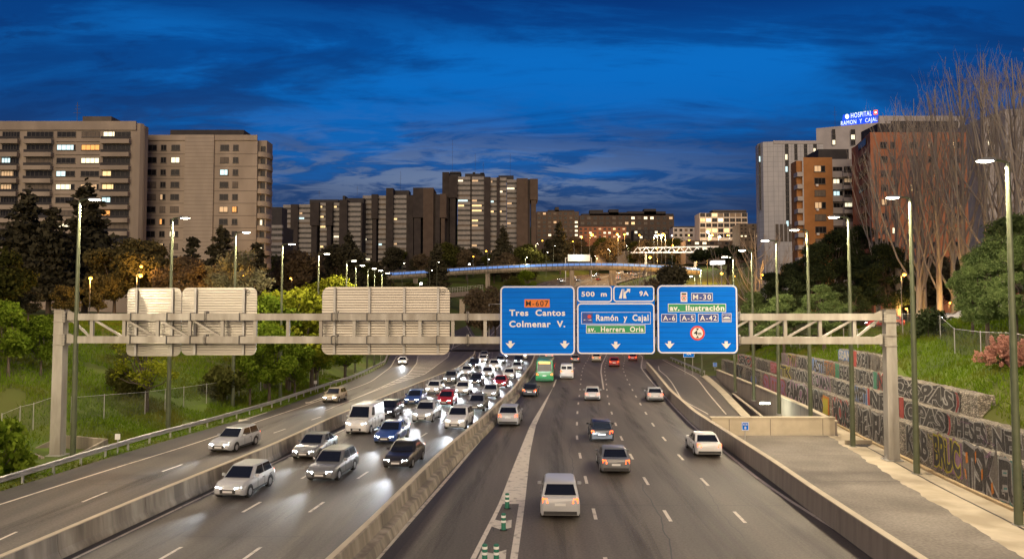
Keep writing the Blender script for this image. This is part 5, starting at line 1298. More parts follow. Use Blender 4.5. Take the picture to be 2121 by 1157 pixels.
def tree_proto(kind, leaf, seed=0):
    """returns (thing, nominal height)"""
    key = (kind, leaf.name, seed)
    if key in TP: return TP[key]
    rs = random.Random(seed * 31 + len(kind)); mb = MB(); nm = 'tree'; cname = 'crown'; bark = m_bark
    if kind in ('round', 'dense'):
        H, n, ls = (9, 7500, .27) if kind == 'round' else (13, 7500, .40)
        k = H / 9; blobs = []
        for i in range(24 if kind == 'round' else 26):
            t = rs.uniform(0, 2 * math.pi); q = math.sqrt(rs.random()); z = rs.uniform(-1, 1); ww = math.sqrt(max(0.05, 1 - z * z))
            rr_ = rs.uniform(.75, 1.35) * k
            blobs.append((math.cos(t) * q * ww * 2.9 * k, math.sin(t) * q * ww * 2.9 * k, (5.7 + z * 2.5) * k, rr_, rr_, rr_ * .8))
        limbs(mb, .20 * k, 2.8 * k, [(b[0], b[1], b[2]) for b in blobs[:12]], rs); v, f = leaf_cloud(seed, blobs, n, ls)
    elif kind == 'airy':
        H, n, ls = 7, 4200, .15; blobs = []
        for i in range(34):
            t = rs.uniform(0, 2 * math.pi); q = rs.uniform(.2, 1); z = rs.uniform(0, 1)
            rr_ = rs.uniform(.35, .8); blobs.append((math.cos(t) * q * 2.5 * (1 - z * .35), math.sin(t) * q * 2.5 * (1 - z * .35), 2.6 + z * 4.0, rr_, rr_, rr_ * .8))
        limbs(mb, .15, 2.2, [(b[0], b[1], b[2]) for b in blobs], rs, rmin=.012); v, f = leaf_cloud(seed, blobs, n, ls, shell=.2)
    elif kind == 'cedar':
        H, n, ls = 20, 7000, .5; blobs = []; bark = m_bark
        for i in range(13):
            z = 3.2 + i * 1.3; reach = 5.2 * (1 - (z / 21) ** 1.4) + .35
            for j in range(6 if i < 9 else 4):
                t = j * 2 * math.pi / 6 + i * .7 + rs.uniform(-.35, .35); e = reach * rs.uniform(.45, .95)
                blobs.append((math.cos(t) * e * .62, math.sin(t) * e * .62, z + rs.uniform(-.4, .4), e * .5 + .3, e * .5 + .3, .34 + .1 * e))
        blobs.append((0, 0, 19.4, .35, .35, .8))
        mb.tube([(0, 0, -.4), (0, 0, 8), (0, 0, 19.6)], [.42, .28, .04], 7); v, f = leaf_cloud(seed, blobs, n, ls, asp=1.6, shell=.25, droop=.25)
    elif kind == 'pine':
        H, n, ls = 11, 17000, .26; blobs = []
        for i in range(46):
            t = rs.uniform(0, 2 * math.pi); z = rs.random(); reach = 3.3 * math.sin(math.pi * (.18 + .78 * z) ** .9) ; q = rs.uniform(.35, 1)
            rr_ = rs.uniform(.6, 1.15); blobs.append((math.cos(t) * q * reach, math.sin(t) * q * reach, 3.0 + z * 7.2, rr_, rr_, rr_ * .62))
        limbs(mb, .24, 6.5, [(b[0] * .8, b[1] * .8, b[2] - .2) for b in blobs[:26]], rs); v, f = leaf_cloud(seed, blobs, n, ls, asp=.34, shell=.45, outward=.15)
    elif kind == 'stone_pine':
        H, n, ls = 9, 6500, .4; blobs = []
        for i in range(24):
            t = rs.uniform(0, 2 * math.pi); q = math.sqrt(rs.random()) * 4.6; rr_ = rs.uniform(.9, 1.4); blobs.append((math.cos(t) * q, math.sin(t) * q, 7.2 + .9 * (1 - (q / 4.6) ** 2) + rs.uniform(-.2, .2), rr_, rr_, .75))
        limbs(mb, .26, 5.4, [(b[0], b[1], b[2] - .3) for b in blobs[:12]], rs); v, f = leaf_cloud(seed, blobs, n, ls, asp=.6)
    elif kind == 'shrub':
        H, n, ls = 2.4, 3000, .16; blobs = []
        for i in range(14):
            t = rs.uniform(0, 2 * math.pi); q = math.sqrt(rs.random()) * .95; rr_ = rs.uniform(.4, .65); blobs.append((math.cos(t) * q, math.sin(t) * q, rs.uniform(.45, 1.75), rr_, rr_, rr_ * .9))
        limbs(mb, .06, .5, [(b[0], b[1], b[2]) for b in blobs[:8]], rs, 5); v, f = leaf_cloud(seed, blobs, n, ls); nm = 'shrub'; cname = 'foliage'
    elif kind == 'feathery':
        H, n, ls = 5, 11000, .17; blobs = []
        for i in range(120):
            t = rs.uniform(0, 2 * math.pi); el = rs.uniform(.05, 1.4); Lr = rs.uniform(2.0, 3.6)
            for s_ in (.62, .82, 1.0): blobs.append((math.cos(t) * math.cos(el) * Lr * s_, math.sin(t) * math.cos(el) * Lr * s_, .7 + math.sin(el) * Lr * s_ * 1.05 - .32 * (s_ * math.cos(el)) ** 2 * 2, .26, .26, .2))
        limbs(mb, .09, .6, [(b[0], b[1], b[2]) for b in blobs[2::9]], rs, 5, rmin=.01); v, f = leaf_cloud(seed, blobs, n, ls, asp=1.0, shell=.1); cname = 'blossom'
    elif kind in ('poplar', 'bare'):
        H = 26 if kind == 'poplar' else 10; bark = m_bark_pale; k = H / 26
        tw = MB()
        mb.tube([(0, 0, -.5), (.1, 0, H * .3), (-.1, .1, H * .65), (0, 0, H * .97)], [.34 * k ** .6, .24 * k ** .6, .13 * k ** .6, .02], 8)
        nb = 24 if kind == 'poplar' else 22
        for i in range(nb):
            z0 = H * (.10 + .78 * (i / nb)); t = i * 2.4 + rs.uniform(-.4, .4); Ln = (H - z0) * rs.uniform(.55, .85) + .6
            sp_ = rs.uniform(.14, .36) if kind == 'poplar' else rs.uniform(.45, .8)
            pts = []
            for q in range(5):
                u = q / 4; pts.append(Vector((math.cos(t) * Ln * sp_ * u ** .7, math.sin(t) * Ln * sp_ * u ** .7, z0 + Ln * u * (.95 if kind == 'poplar' else .7))) + Vector((rs.uniform(-.12, .12), rs.uniform(-.12, .12), 0)) * Ln * .18 * u)
            r0 = .03 * k ** .5 + .0055 * Ln; mb.tube(pts, [r0, r0 * .8, r0 * .6, r0 * .4, .012], 5, cap=False)
            for j in range(6 if kind == 'poplar' else 8):
                u = rs.uniform(.2, .97); a = pts[int(u * 4)].lerp(pts[min(4, int(u * 4) + 1)], u * 4 - int(u * 4)); t2 = t + rs.uniform(-1.5, 1.5); l2 = Ln * rs.uniform(.16, .36)
                e = a + Vector((math.cos(t2) * l2 * .36, math.sin(t2) * l2 * .36, l2 * .9)); m_ = (a + e) / 2 + Vector((math.cos(t2), math.sin(t2), 0)) * l2 * .09
                tw.tube([a, m_, e], [.020, .014, .007], 3, cap=False)
                for q in range(2):
                    a2 = a.lerp(e, rs.uniform(.25, .9)); t3 = rs.uniform(0, 6.28); l3 = l2 * rs.uniform(.3, .6)
                    tw.tube([a2, a2 + Vector((math.cos(t3) * l3 * .4, math.sin(t3) * l3 * .4, l3 * .85))], [.010, .005], 3, cap=False)
        nm = 'bare_tree'
    if kind == 'pine' or kind == 'stone_pine': nm = 'pine_tree'
    if kind == 'cedar': nm = 'cedar_tree'
    t = thing(nm, 'x', 'shrub' if kind == 'shrub' else 'tree')
    mb.build('trunk', bark, t, smooth=60)
    if kind in ('poplar', 'bare'): tw.build('twigs', m_bark_pale, t)
    else: big_mesh(cname, v, f, leaf, parent=t)
    TP[key] = [t, H, False]; kids(t)
    return TP[key]
NT = [0]
def tree(kind, leaf, px, ytop, Y, label, group=None, seed=0, wide=1.0, xy=None, sink=0.0):
    p = tree_proto(kind, leaf, seed)
    X, _, zt_ = PY(px, ytop, Y)
    b = gz(X, Y) - sink
    s = max(.15, (zt_ - b) / p[1])
    NT[0] += 1; rz = (NT[0] * 1.9) % 6.28
    if not p[2]:
        o = p[0]; o.location = (X, Y, b); o.rotation_euler.z = rz; o['label'] = label; p[2] = True
        if group: o['group'] = group
    else: o = dup(p[0], (X, Y, b), rz, label, group)
    o.scale = (s * wide, s * wide, s)
    return o
T = tree
# left bank, near to far
T('round', L_spring, 22, 622, 60, 'bright green leafy tree at the left edge, taller than its neighbour', None, 1)
T('round', L_spring, 88, 655, 63, 'smaller bright green tree just left of the gantry post', None, 2)
T('round', L_olive, -5, 492, 80, 'tall orange tinged tree at the very left edge', None, 3)
T('airy', L_dark, 82, 705, 66, 'small dark sparse tree with thin trunk behind the left gantry post', None, 4)
T('airy', L_yellow, 308, 672, 65, 'sparse young tree with a crooked trunk below the left sign backs', None, 5, 1.1)
T('airy', L_olive, 258, 690, 72, 'thin olive tree left of the crooked young tree', None, 6)
T('shrub', L_olive, 250, 752, 66, 'round dark shrub on the slope under the gantry beam')
T('shrub', L_olive, 462, 750, 76, 'olive bush under the middle sign back', None, 2)
T('shrub', L_spring, 8, 848, 44, 'fresh green bush by the leaning fence at lower left', None, 3, .75)
T('shrub', L_olive, 290, 760, 68, 'low olive bush at the foot of the crooked young tree', None, 4)
for i, (px, yt, Y, tx) in enumerate(((60, 388, 126, 'leftmost tall dark cedar in front of the cream apartments'), (106, 425, 122, 'second dark cedar, shorter, in front of the cream apartments'), (182, 372, 132, 'tallest dark cedar behind the first street lamp'),
        (402, 488, 142, 'dark cedar behind the second street lamp'), (458, 462, 138, 'pointed cedar between the second and third lamps'), (532, 498, 150, 'dark cedar at the right corner of the cream apartments'))):
    T('cedar', L_dark, px, yt, Y, tx, 'cedars in front of the cream apartments', i % 2, 1.15)
for px, yt, Y, tx, lf, sd in ((140, 588, 92, 'orange lit tree left of the first street lamp', L_umber, 7), (205, 575, 98, 'orange lit tree right of the first street lamp', L_umber, 8), (240, 505, 112, 'wide brown green tree left of the big orange lamp', L_umber, 7), (305, 492, 116, 'tall brown green tree behind the two orange lamps', L_umber, 8),
        (375, 532, 110, 'brownish tree behind the second street lamp', L_brown, 9), (430, 545, 116, 'brown bare looking tree above the middle sign back', L_brown, 7), (20, 560, 90, 'dark olive tree above the bright green tree', L_olive, 9), (60, 600, 84, 'dim tree between the cedars and the bright green trees', L_dark, 7)):
    T('round', lf, px, yt, Y, tx, 'broad trees on the left bank', sd, 1.15)
T('airy', L_blossom, 500, 520, 104, 'pale blossoming tree lit by the third street lamp', None, 7, 1.2)
T('airy', L_blossom, 462, 562, 100, 'lower pale blossoming tree above the middle sign back', None, 5)
for px, yt, Y, tx, lf, sd, w in ((600, 583, 92, 'yellow green rounded tree above the gantry between the sign backs', L_yellow, 4, 1.25), (648, 605, 96, 'yellow green tree touching the wide sign back', L_yellow, 5, 1.1), (552, 612, 88, 'spring green tree right of the middle sign back', L_spring, 2, 1.1),
        (692, 560, 126, 'golden lit tree above the wide sign back', L_yellow, 4, 1.3), (560, 668, 80, 'leafy green tree under the gantry beam by the third lamp', L_spring, 1, 1.0), (612, 700, 88, 'ivy green tree under the gantry beam near the fourth lamp', L_spring, 2, 1.0),
        (655, 690, 98, 'leafy tree under the left end of the wide sign back', L_spring, 8, 1.2), (715, 690, 112, 'green tree under the middle of the wide sign back', L_spring, 9, 1.2), (520, 700, 78, 'leafy green tree behind the third lamp pole', L_spring, 7, .9)):
    T('round', lf, px, yt, Y, tx, 'leafy trees along the left bank', sd, w)
r_ = random.Random(11)
# dark belt of trees before the brown towers
belt_spots = []
for i in range(26):
    px = 545 + i * 22 + r_.uniform(-7, 7); Y = r_.uniform(190, 345); yt = r_.uniform(520, 560) - (14 if px < 760 else 0)
    if px > 785: Y = r_.uniform(412, 440); yt = r_.uniform(500, 540)
    belt_spots.append((px, yt, Y))
for i, (px, yt, Y) in enumerate(belt_spots):
    tx = 'dark tree in the belt below the brown towers, number %d from the left' % (i + 1)
    tx = '%s from the left of the dark trees below the brown towers' % (ORDC[i] if i < 20 else ['twenty first', 'twenty second', 'twenty third', 'twenty fourth', 'twenty fifth', 'twenty sixth'][i - 20])
    T('dense', (L_dark, L_olive, L_dark, L_brown)[i % 4], px, yt, Y, tx, 'dark belt of trees below the brown towers', 1 + i % 2, 1.1)
for px, yt, Y, tx in ((722, 478, 300, 'dark conifer before the left brown tower'), (738, 505, 280, 'shorter conifer before the left brown tower'), (905, 500, 340, 'pointed conifer between the middle and tall towers'), (1041, 466, 428, 'dark conifer in front of the tall tower'), (1160, 455, 480, 'dark conifer before the far cream block'), (598, 522, 250, 'conifer below the leftmost brown tower')):
    T('cedar', L_dark, px, yt, Y, tx, 'conifers before the towers', 0)
T('dense', L_brown, 1000, 590, 226, 'brown budding tree just left of the first blue sign', None, 3, .9)
T('dense', L_brown, 1026, 588, 246, 'brown budding tree half hidden by the first blue sign', None, 3, .9)
for px, yt, Y, tx in ((815, 590, 240, 'low dark tree under the left end of the footbridge'), (850, 586, 260, 'low tree under the footbridge, left of its second pier'), (895, 594, 250, 'low dark tree beside the viaduct'), (1062, 572, 385, 'dark tree under the middle of the footbridge')): T('dense', L_olive, px, yt, Y, tx, None, 2, .9)
T('round', L_spring, 1090, 560, 392, 'green lit tree under the long footbridge', None, 1)
# mid distance behind the signs
for i in range(22):
    px = 1130 + i * 19 + r_.uniform(-6, 6); Y = r_.uniform(500, 600); yt = r_.uniform(488, 512)
    T('dense', (L_dark, L_dark, L_olive, L_brown)[i % 4], px, yt, Y, '%s from the left in the dim trees above the far road' % (ORDC[i] if i < 20 else ['twenty first', 'twenty second'][i - 20]), 'dim trees above the far road', 1 + i % 2, 1.1)
T('stone_pine', L_dpine, 1507, 509, 330, 'umbrella pine with a dark dome crown above the right blue sign', None, 1, 1.2)
T('dense', L_dark, 1378, 548, 200, 'dark bush crowned tree right above the third blue sign', None, 1, .9)
T('dense', L_brown, 1345, 572, 190, 'brown bush above the gap between blue signs', None, 3, .8)
T('bare', L_dark, 1326, 535, 205, 'bare twiggy tree above the Herrera Oria sign', None, 1)
T('bare', L_dark, 1562, 470, 160, 'bare tree standing before the white hospital block', None, 2)
T('bare', L_dark, 1588, 520, 140, 'small bare tree by the sixth right lamp', None, 1)
# right hill
for i, (px, yt, Y, tx, lf, w) in enumerate(((1600, 560, 122, 'dark pine beside the sixth lamp on the right', L_dpine, 1.2), (1642, 540, 112, 'dark pine between the fifth and fourth lamps', L_dpine, 1.2), (1692, 498, 104, 'tall dark pine right of the fourth lamp', L_dpine, 1.2), (1738, 468, 106, 'tallest dark pine left of the third lamp', L_dpine, 1.1),
        (1782, 462, 108, 'dark pine right of the third lamp', L_dpine, 1.1), (1832, 500, 98, 'dark pine under the red brick block', L_dpine, 1.2), (1705, 585, 84, 'greener pine low behind the fourth lamp', L_pine, 1.3), (1622, 605, 92, 'greener pine low behind the gantry beam', L_pine, 1.2), (1770, 590, 88, 'dim pine behind the gantry beam', L_dpine, 1.2), (1560, 600, 110, 'pine low right of the third blue sign', L_pine, 1.0))):
    T('pine', lf, px, yt, Y, tx, 'pines on the right hill', 1 + i % 2, w)
for px, yt, Y, tx, w in ((2095, 436, 53, 'large pale green pine at the right edge behind the nearest lamp', 1.0), (2040, 505, 55, 'pale green pine left of the large one', 1.0), (2010, 520, 60, 'lower pale green pine farthest left of its group', .8), (2135, 470, 50, 'pale green pine cut by the right edge', 1.0)):
    T('pine', L_pine, px, yt, Y, tx, 'pale pines at the right edge', 2, w)
for i, (px, yt, Y) in enumerate(((1812, 290, 104), (1850, 215, 98), (1892, 190, 92), (1935, 165, 88), (1985, 120, 84), (2030, 92, 80), (2062, 130, 86), (2095, 105, 76), (2125, 85, 72), (1905, 250, 100), (1965, 210, 96))):
    T('poplar', L_dark, px, yt, Y, '%s bare poplar counted from the left before the red brick block' % ORDC[i] if i < 9 else ('shorter bare poplar filling the row behind the second lamp' if i == 9 else 'shorter bare poplar left of the pale pines'), 'bare poplars on the right hill', 1 + i % 3, 1.0)
for px, yt, Y, tx in ((1880, 545, 128, 'dark tree at the foot of the red brick block, leftmost of three'), (1935, 530, 132, 'dark tree at the foot of the red brick block, middle of three'), (1990, 540, 126, 'dark tree at the foot of the red brick block, rightmost of three')): T('dense', L_dark, px, yt, Y, tx, 'dark trees at the foot of the red brick block', 2, 1.2)
T('feathery', L_pink, 2075, 682, 49, 'pink feathery blossoming shrub above the graffiti wall', None, 1, 1.0)
T('feathery', L_pink, 2135, 690, 46, 'pink blossoming shrub cut by the right edge', None, 2, .9)
T('shrub', L_dpine, 1921, 632, 63, 'round dark green bush on the lawn by the parked cars', None, 5)
T('airy', L_spring, 2042, 640, 62, 'thin young tree tied to stakes under the pines', None, 6, .5)
for i, (px, yt, Y) in enumerate(((1565, 700, 118), (1600, 690, 112), (1640, 680, 106), (1690, 690, 98), (1860, 690, 70), (1840, 660, 84))):
    T('shrub', (L_olive, L_dark)[i % 2], px, yt, Y, ['low bush above the far end of the graffiti wall', 'dark low bush behind the sixth lamp', 'olive bush behind the fifth lamp', 'dark bush behind the fourth lamp', 'olive bush just right of the gantry post', 'dark bush under the parked red car'][i], 'low bushes above the graffiti wall', 4 + i % 2)

# ---------------------------------------------------------------- grass blades on the near slopes
def grass(name, pts, label, hgt=.34):
    r = np.random.RandomState(5); n = len(pts); p = np.array(pts)
    t = r.rand(n) * 6.283; w = .035 + .03 * r.rand(n); h = hgt * (.4 + .9 * r.rand(n)); ln = r.normal(size=(n, 2)) * .11
    a = np.stack([np.cos(t) * w, np.sin(t) * w, np.zeros(n)], 1)
    tip = p + np.stack([ln[:, 0], ln[:, 1], h], 1)
    v = np.stack([p - a, p + a, tip], 1).reshape(-1, 3)
    o = big_mesh(name, v, np.arange(3 * n).reshape(n, 3), m_blade, n=3)
    return tag(o, label, 'grass', None, 'stuff')
gl, gr_ = [], []
rg = random.Random(3)
while len(gl) < 120000:
    y = 38 + 75 * rg.random() ** 1.5; t = 1.6 + 40 * rg.random() ** 1.3; x = Lx(y) - t
    if mnoise.noise((x * .25, y * .25, 9)) < -.45: continue
    if abs(x - GA.x) < 2.6 and abs(y - GA.y - .6) < 2.4: continue
    gl.append((x, y, gz(x, y) - .02))
while len(gr_) < 70000:
    y = 26 + 95 * rg.random() ** 1.5; t = rg.uniform(.7 * (tiers(y) - 1) + 1.0, 22) ; x = G(y) + t
    gr_.append((x, y, gz(x, y) - .02))
grass('grass', gl, 'long green grass on the left bank')
grass('grass', gr_, 'bright green grass above the graffiti wall', .36)
vg = []
while len(vg) < 5000:
    y = rg.uniform(28, 110); t = rg.uniform(.1, 1.5); x = EL(y) - t; vg.append((x, y, gz(x, y) - .01))
grass('grass', vg, 'short grass along the foot of the left guard rail', .14)
# ================================================================ buildings
def gridmat(name, c1, c2, lx, lz, wx=.05, line=.55, rough=.75):
    m = pmat(name, c1, c2, .5, rough, coords='World', detail=7, stretch=(1, 1, .4))
    t = m.node_tree; b = t.nodes['Principled BSDF']; src = b.inputs['Base Color'].links[0].from_socket
    ge = t.nodes.new('ShaderNodeNewGeometry'); sp = t.nodes.new('ShaderNodeSeparateXYZ'); t.links.new(ge.outputs['Position'], sp.inputs[0])
    def mth(op, a, c):
        n = t.nodes.new('ShaderNodeMath'); n.operation = op
        for i, x in enumerate((a, c)):
            if isinstance(x, (int, float)): n.inputs[i].default_value = x
            else: t.links.new(x, n.inputs[i])
        return n.outputs[0]
    ls = []
    if lx: ls.append(mth('LESS_THAN', mth('PINGPONG', mth('ADD', sp.outputs[0], mth('MULTIPLY', sp.outputs[1], .7)), lx / 2), wx))
    if lz: ls.append(mth('LESS_THAN', mth('PINGPONG', sp.outputs[2], lz / 2), wx))
    f = ls[0] if len(ls) == 1 else mth('MAXIMUM', ls[0], ls[1])
    mx = t.nodes.new('ShaderNodeMix'); mx.data_type = 'RGBA'; t.links.new(f, mx.inputs[0]); t.links.new(src, mx.inputs[6])
    mx.inputs[7].default_value = (c1[0] * line, c1[1] * line, c1[2] * line, 1); t.links.new(mx.outputs[2], b.inputs['Base Color'])
    return m
m_cream = pmat('cream_render', (0.36, 0.30, 0.235), (0.45, 0.38, 0.30), .25, .85, coords='World', detail=8, stretch=(1, 1, .35), c3=(.31, .26, .205), scale3=.12)
m_cream_tile = gridmat('cream_tiles', (0.37, 0.315, 0.25), (0.43, 0.365, 0.29), 0, .9, .045, .62)
m_cream_dk = pmat('dark_cream_render', (0.10, 0.085, 0.07), (0.14, 0.12, 0.10), .5, .8, coords='World')  # plain darker cream shared by bands, roof house, colonnade and one office
m_dbrown = pmat('dark_brown_brick', (0.036, 0.029, 0.027), (0.054, 0.044, 0.040), .3, .9, coords='World', detail=8)
m_mbrown = pmat('mid_brown_brick', (0.085, 0.060, 0.045), (0.11, 0.080, 0.060), .3, .9, coords='World', detail=8)
m_panel = pmat('pale_spandrel', (0.27, 0.255, 0.24), (0.35, 0.33, 0.31), .6, .85, coords='World')
m_roofdk = pmat('dark_roof', (0.035, 0.033, 0.035), (0.05, 0.046, 0.046), .5, .8, coords='World')
m_wpanel = gridmat('white_facade_panels', (0.47, 0.475, 0.49), (0.54, 0.54, 0.545), 1.6, 1.75, .05, .62)
m_wplain = pmat('white_render', (0.42, 0.40, 0.39), (0.50, 0.475, 0.46), .3, .8, coords='World')
m_orange_br = pmat('orange_brick', (0.38, 0.175, 0.058), (0.45, 0.21, 0.075), .6, .9, coords='World', detail=8)
m_red_br = pmat('red_brick', (0.36, 0.145, 0.075), (0.43, 0.175, 0.092), .5, .9, coords='World', detail=8)
m_wframe = pmat('window_frame', (0.10, 0.09, 0.08), rough=.6)
m_wdark = pmat('dark_window_glass', (0.018, 0.019, 0.022), rough=.25, spec=.22)
m_shut = pmat('roller_shutter', (0.14, 0.115, 0.09), (.20, .165, .13), .9, .8, coords='World')
m_lit = [emat('lit_warm', (1.0, 0.70, 0.32), .95), emat('lit_pale', (1.0, 0.90, 0.62), 1.0), emat('lit_cool', (.62, .92, 1.0), .8), emat('lit_amber', (1.0, .45, .12), .7), emat('lit_dim', (1.0, .72, .42), .22)]
_wc = {}
def window(parent, x0, x1, z0, z1, y, n=2, lit=None, cover=None, name='window', base=None):
    """framed opening standing 5 cm off the wall; lit = index of lit glass, cover = share of the opening that is lit"""
    w, h = x1 - x0, z1 - z0
    key = (round(w, 1), round(h, 1), n, lit, cover)
    if key not in _wc:
        mb = MB(); fr_ = min(.09, w * .12)
        mb.box(0, w, -.04, -.02, 0, h, 1)
        for a, b_, c, d in ((0, w, 0, fr_), (0, w, h - fr_, h)): mb.box(a, b_, -.08, -.041, c, d, 0)
        for i in range(n + 1):
            x = (w - fr_) * i / n; mb.box(x, x + fr_, -.079, -.0415, fr_, h - fr_, 0)
        mb.box(-.08, w + .08, -.14, -.005, -.12, -.001, 0)
        gm = m_wdark if lit is None else m_wdark
        if lit == -1: gm = m_shut
        o = mb.build(name, [m_wframe, gm], None); me = o.data; bpy.data.objects.remove(o)
        pm = None
        if lit is not None and lit >= 0:
            mb = MB(); c = cover or 1.0; mb.box(fr_, fr_ + (w - 2 * fr_) * c, -.05, -.0405, fr_, h - fr_); o = mb.build('pane', m_lit[lit], None); pm = o.data; bpy.data.objects.remove(o)
        _wc[key] = (me, pm)
    me, pm = _wc[key]
    o = bpy.data.objects.new(name, me); COL.objects.link(o); o.parent = parent
    o.location = Vector((x0, y, z0)) - parent.location
    if pm: q = bpy.data.objects.new('pane', pm); COL.objects.link(q); q.parent = o
    return o
def wbox(parent, name, mat, boxes, bevel=None):
    mb = MB(); pl_ = parent.location
    for x0, x1, y0, y1, z0, z1 in boxes: mb.box(x0 - pl_.x, x1 - pl_.x, y0 - pl_.y, y1 - pl_.y, z0 - pl_.z, z1 - pl_.z)
    return mb.build(name, mat, parent)
def bx(px, Y, py=450): return PY(px, py, Y)[0]
def bz(py, Y, px=1060): return PY(px, py, Y)[2]
def antenna(parent, x, y, z, h, arms=3):
    mb = MB(); l = parent.location; mb.tube([(x - l.x, y - l.y, z - l.z), (x - l.x, y - l.y, z + h - l.z)], .06, 5)
    for i in range(arms): zz = z + h * (.62 + .13 * i) - l.z; mb.bar((x - l.x - .9 + .2 * i, y - l.y, zz), (x - l.x + .9 - .2 * i, y - l.y, zz), .05, .05)
    mb.build('antenna', m_bolt, parent)
rb = random.Random(21)
def wedge(parent, name, mat, x0, x1, y, d, z0, z1):
    """block whose end walls are turned along the street that leads back past it"""
    l = parent.location; k = (y + d) / y; mb = MB()
    mb.loft([[(x0 - l.x, y - l.y, z - l.z), (x1 - l.x, y - l.y, z - l.z), (x1 * k - l.x, y + d - l.y, z - l.z), (x0 * k - l.x, y + d - l.y, z - l.z)] for z in (z0, z1)])
    return mb.build(name, mat, parent)
# ---- cream apartments, left block
Y1 = 172.0
x0, x1 = bx(-70, Y1), bx(276, Y1); zt_ = bz(253, Y1); zg = 6.0
B1 = thing('apartment_block', 'cream apartment block at the left edge with deep balconies and lit windows', 'building', ((x0 + x1) / 2, Y1, zg))
wedge(B1, 'wall', m_cream, x0, x1, Y1, 15, zg, zt_)
cz_ = MB(); mb = MB()
mb.loft([[(x1 - B1.location.x, 0, z - zg), (x1 + 1.0 - B1.location.x, .35, z - zg), (x1 + 1.5 - B1.location.x, 1.1, z - zg), (x1 * 1.087 + 1.5 - B1.location.x, 15, z - zg), (x1 * 1.087 - .2 - B1.location.x, 15, z - zg)] for z in (zg, zt_ - .2)]); mb.build('rounded_corner', m_cream, B1, smooth=30)
wbox(B1, 'wall', m_cream, [(x1 + 1.3, bx(296, Y1 + 1.3), Y1 + 1.3, Y1 + 3.0, zg, bz(262, Y1 + 2))])
wbox(B1, 'parapet', m_cream, [(x0, x1 + .3, Y1 - .35, Y1 - .003, zt_ - 1.9, zt_ + .15)])
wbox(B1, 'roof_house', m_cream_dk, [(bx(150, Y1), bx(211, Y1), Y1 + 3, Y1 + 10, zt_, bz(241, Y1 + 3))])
px0 = [(0, 36, 'b'), (51, 106, 'b'), (114, 153, 'w'), (165, 203, 'w'), (210, 267, 'b')]
px0 = [(-62, -12, 'b')] + px0
LIT1 = {(1, 3): (2, .9), (1, 4): (3, 1.0), (2, 4): (1, 1.0), (0, 5): (1, .4), (3, 3): (2, .5), (4, 3): (1, .8), (2, 1): (2, .5), (3, 1): (4, .7), (3, 5): (0, .3), (4, 1): (4, .6), (4, 5): (0, .4), (4, 4): (4, .9), (5, 5): (2, .3), (7, 3): (1, .9), (7, 4): (2, .8), (6, 5): (3, .3), (8, 4): (0, .5), (5, 4): (2, .4), (8, 2): (4, .6)}
fl = 27.15
for k in range(12):
    yt = 272.6 + fl * k
    if bz(yt + 20, Y1) < zg + 2: break
    for c, (a, b_, kind) in enumerate(px0):
        lit = LIT1.get((k, c)); za, zb_ = bz(yt + (12.5 if kind == 'b' else 11.5), Y1), bz(yt, Y1)
        wx0, wx1 = bx(a, Y1), bx(b_, Y1)
        li, cv_ = (lit if lit else ((-1, None) if rb.random() < .22 else (None, None)))
        if kind == 'b':
            window(B1, wx0, wx1, za, zb_, Y1 - .02, 6, li, cv_)
            wbox(B1, 'balcony', m_cream, [(wx0 - .15, wx1 + .15, Y1 - 1.1, Y1 - .12, bz(yt + 26.2, Y1), bz(yt + 17.2, Y1))])
            wbox(B1, 'railing', m_roofdk, [(wx0 - .05, wx1 + .05, Y1 - 1.05, Y1 - .95, bz(yt + 17.1, Y1), bz(yt + 11.6, Y1))])
        else: window(B1, wx0, wx1, za, zb_, Y1 - .02, 4, li, cv_)
    if k < 11: wbox(B1, 'string_course', m_cream, [(bx(112, Y1), bx(207, Y1), Y1 - .25, Y1 - .16, bz(yt + 21, Y1), bz(yt + 18, Y1))])
antenna(B1, bx(112, Y1), Y1 + 8, zt_, 7)
# ---- cream apartments, right block
Y2 = 180.0
x0, x1 = bx(293, Y2), bx(531, Y2); zt_ = bz(281, Y2)
B2 = thing('apartment_block', 'cream apartment block with a tall windowless tiled centre and rounded corner balconies', 'building', ((x0 + x1) / 2, Y2, zg))
wedge(B2, 'wall', m_cream, x0, x1, Y2, 16, zg, zt_)
wbox(B2, 'tiled_panel', m_cream_tile, [(bx(382, Y2), bx(442, Y2), Y2 - .5, Y2 - .003, zg, zt_ + .1)])
wbox(B2, 'parapet', m_cream, [(x0, bx(382, Y2) - .05, Y2 - .3, Y2 - .003, zt_ - 1.2, zt_ + .12), (bx(442, Y2) + .05, x1, Y2 - .3, Y2 - .003, zt_ - 1.2, zt_ + .12)])
rf = wbox(B2, 'roof_house', m_roofdk, [(bx(341, Y2), bx(496, Y2), Y2 + 2, Y2 + 9, zt_, bz(269, Y2 + 2))])
for px in (381, 410, 431, 458):
    mb = MB(); l = B2.location; x, z = bx(px, Y2) - l.x, bz(269, Y2 + 2) - l.z; mb.tube([(x, 5, z - .3), (x, 5, z + .55)], .16, 8); mb.tube([(x, 5, z + .6), (x, 5, z + .8)], [.34, .08], 8); mb.build('chimney', m_bolt, B2)
LIT2 = {(1, 2): (1, 1.0), (5, 4): (3, .8), (5, 3): (4, 1.0), (2, 3): (2, .9), (7, 2): (1, .6), (8, 1): (0, .7), (9, 3): (1, .8), (4, 1): (4, .5), (6, 1): (3, .4)}
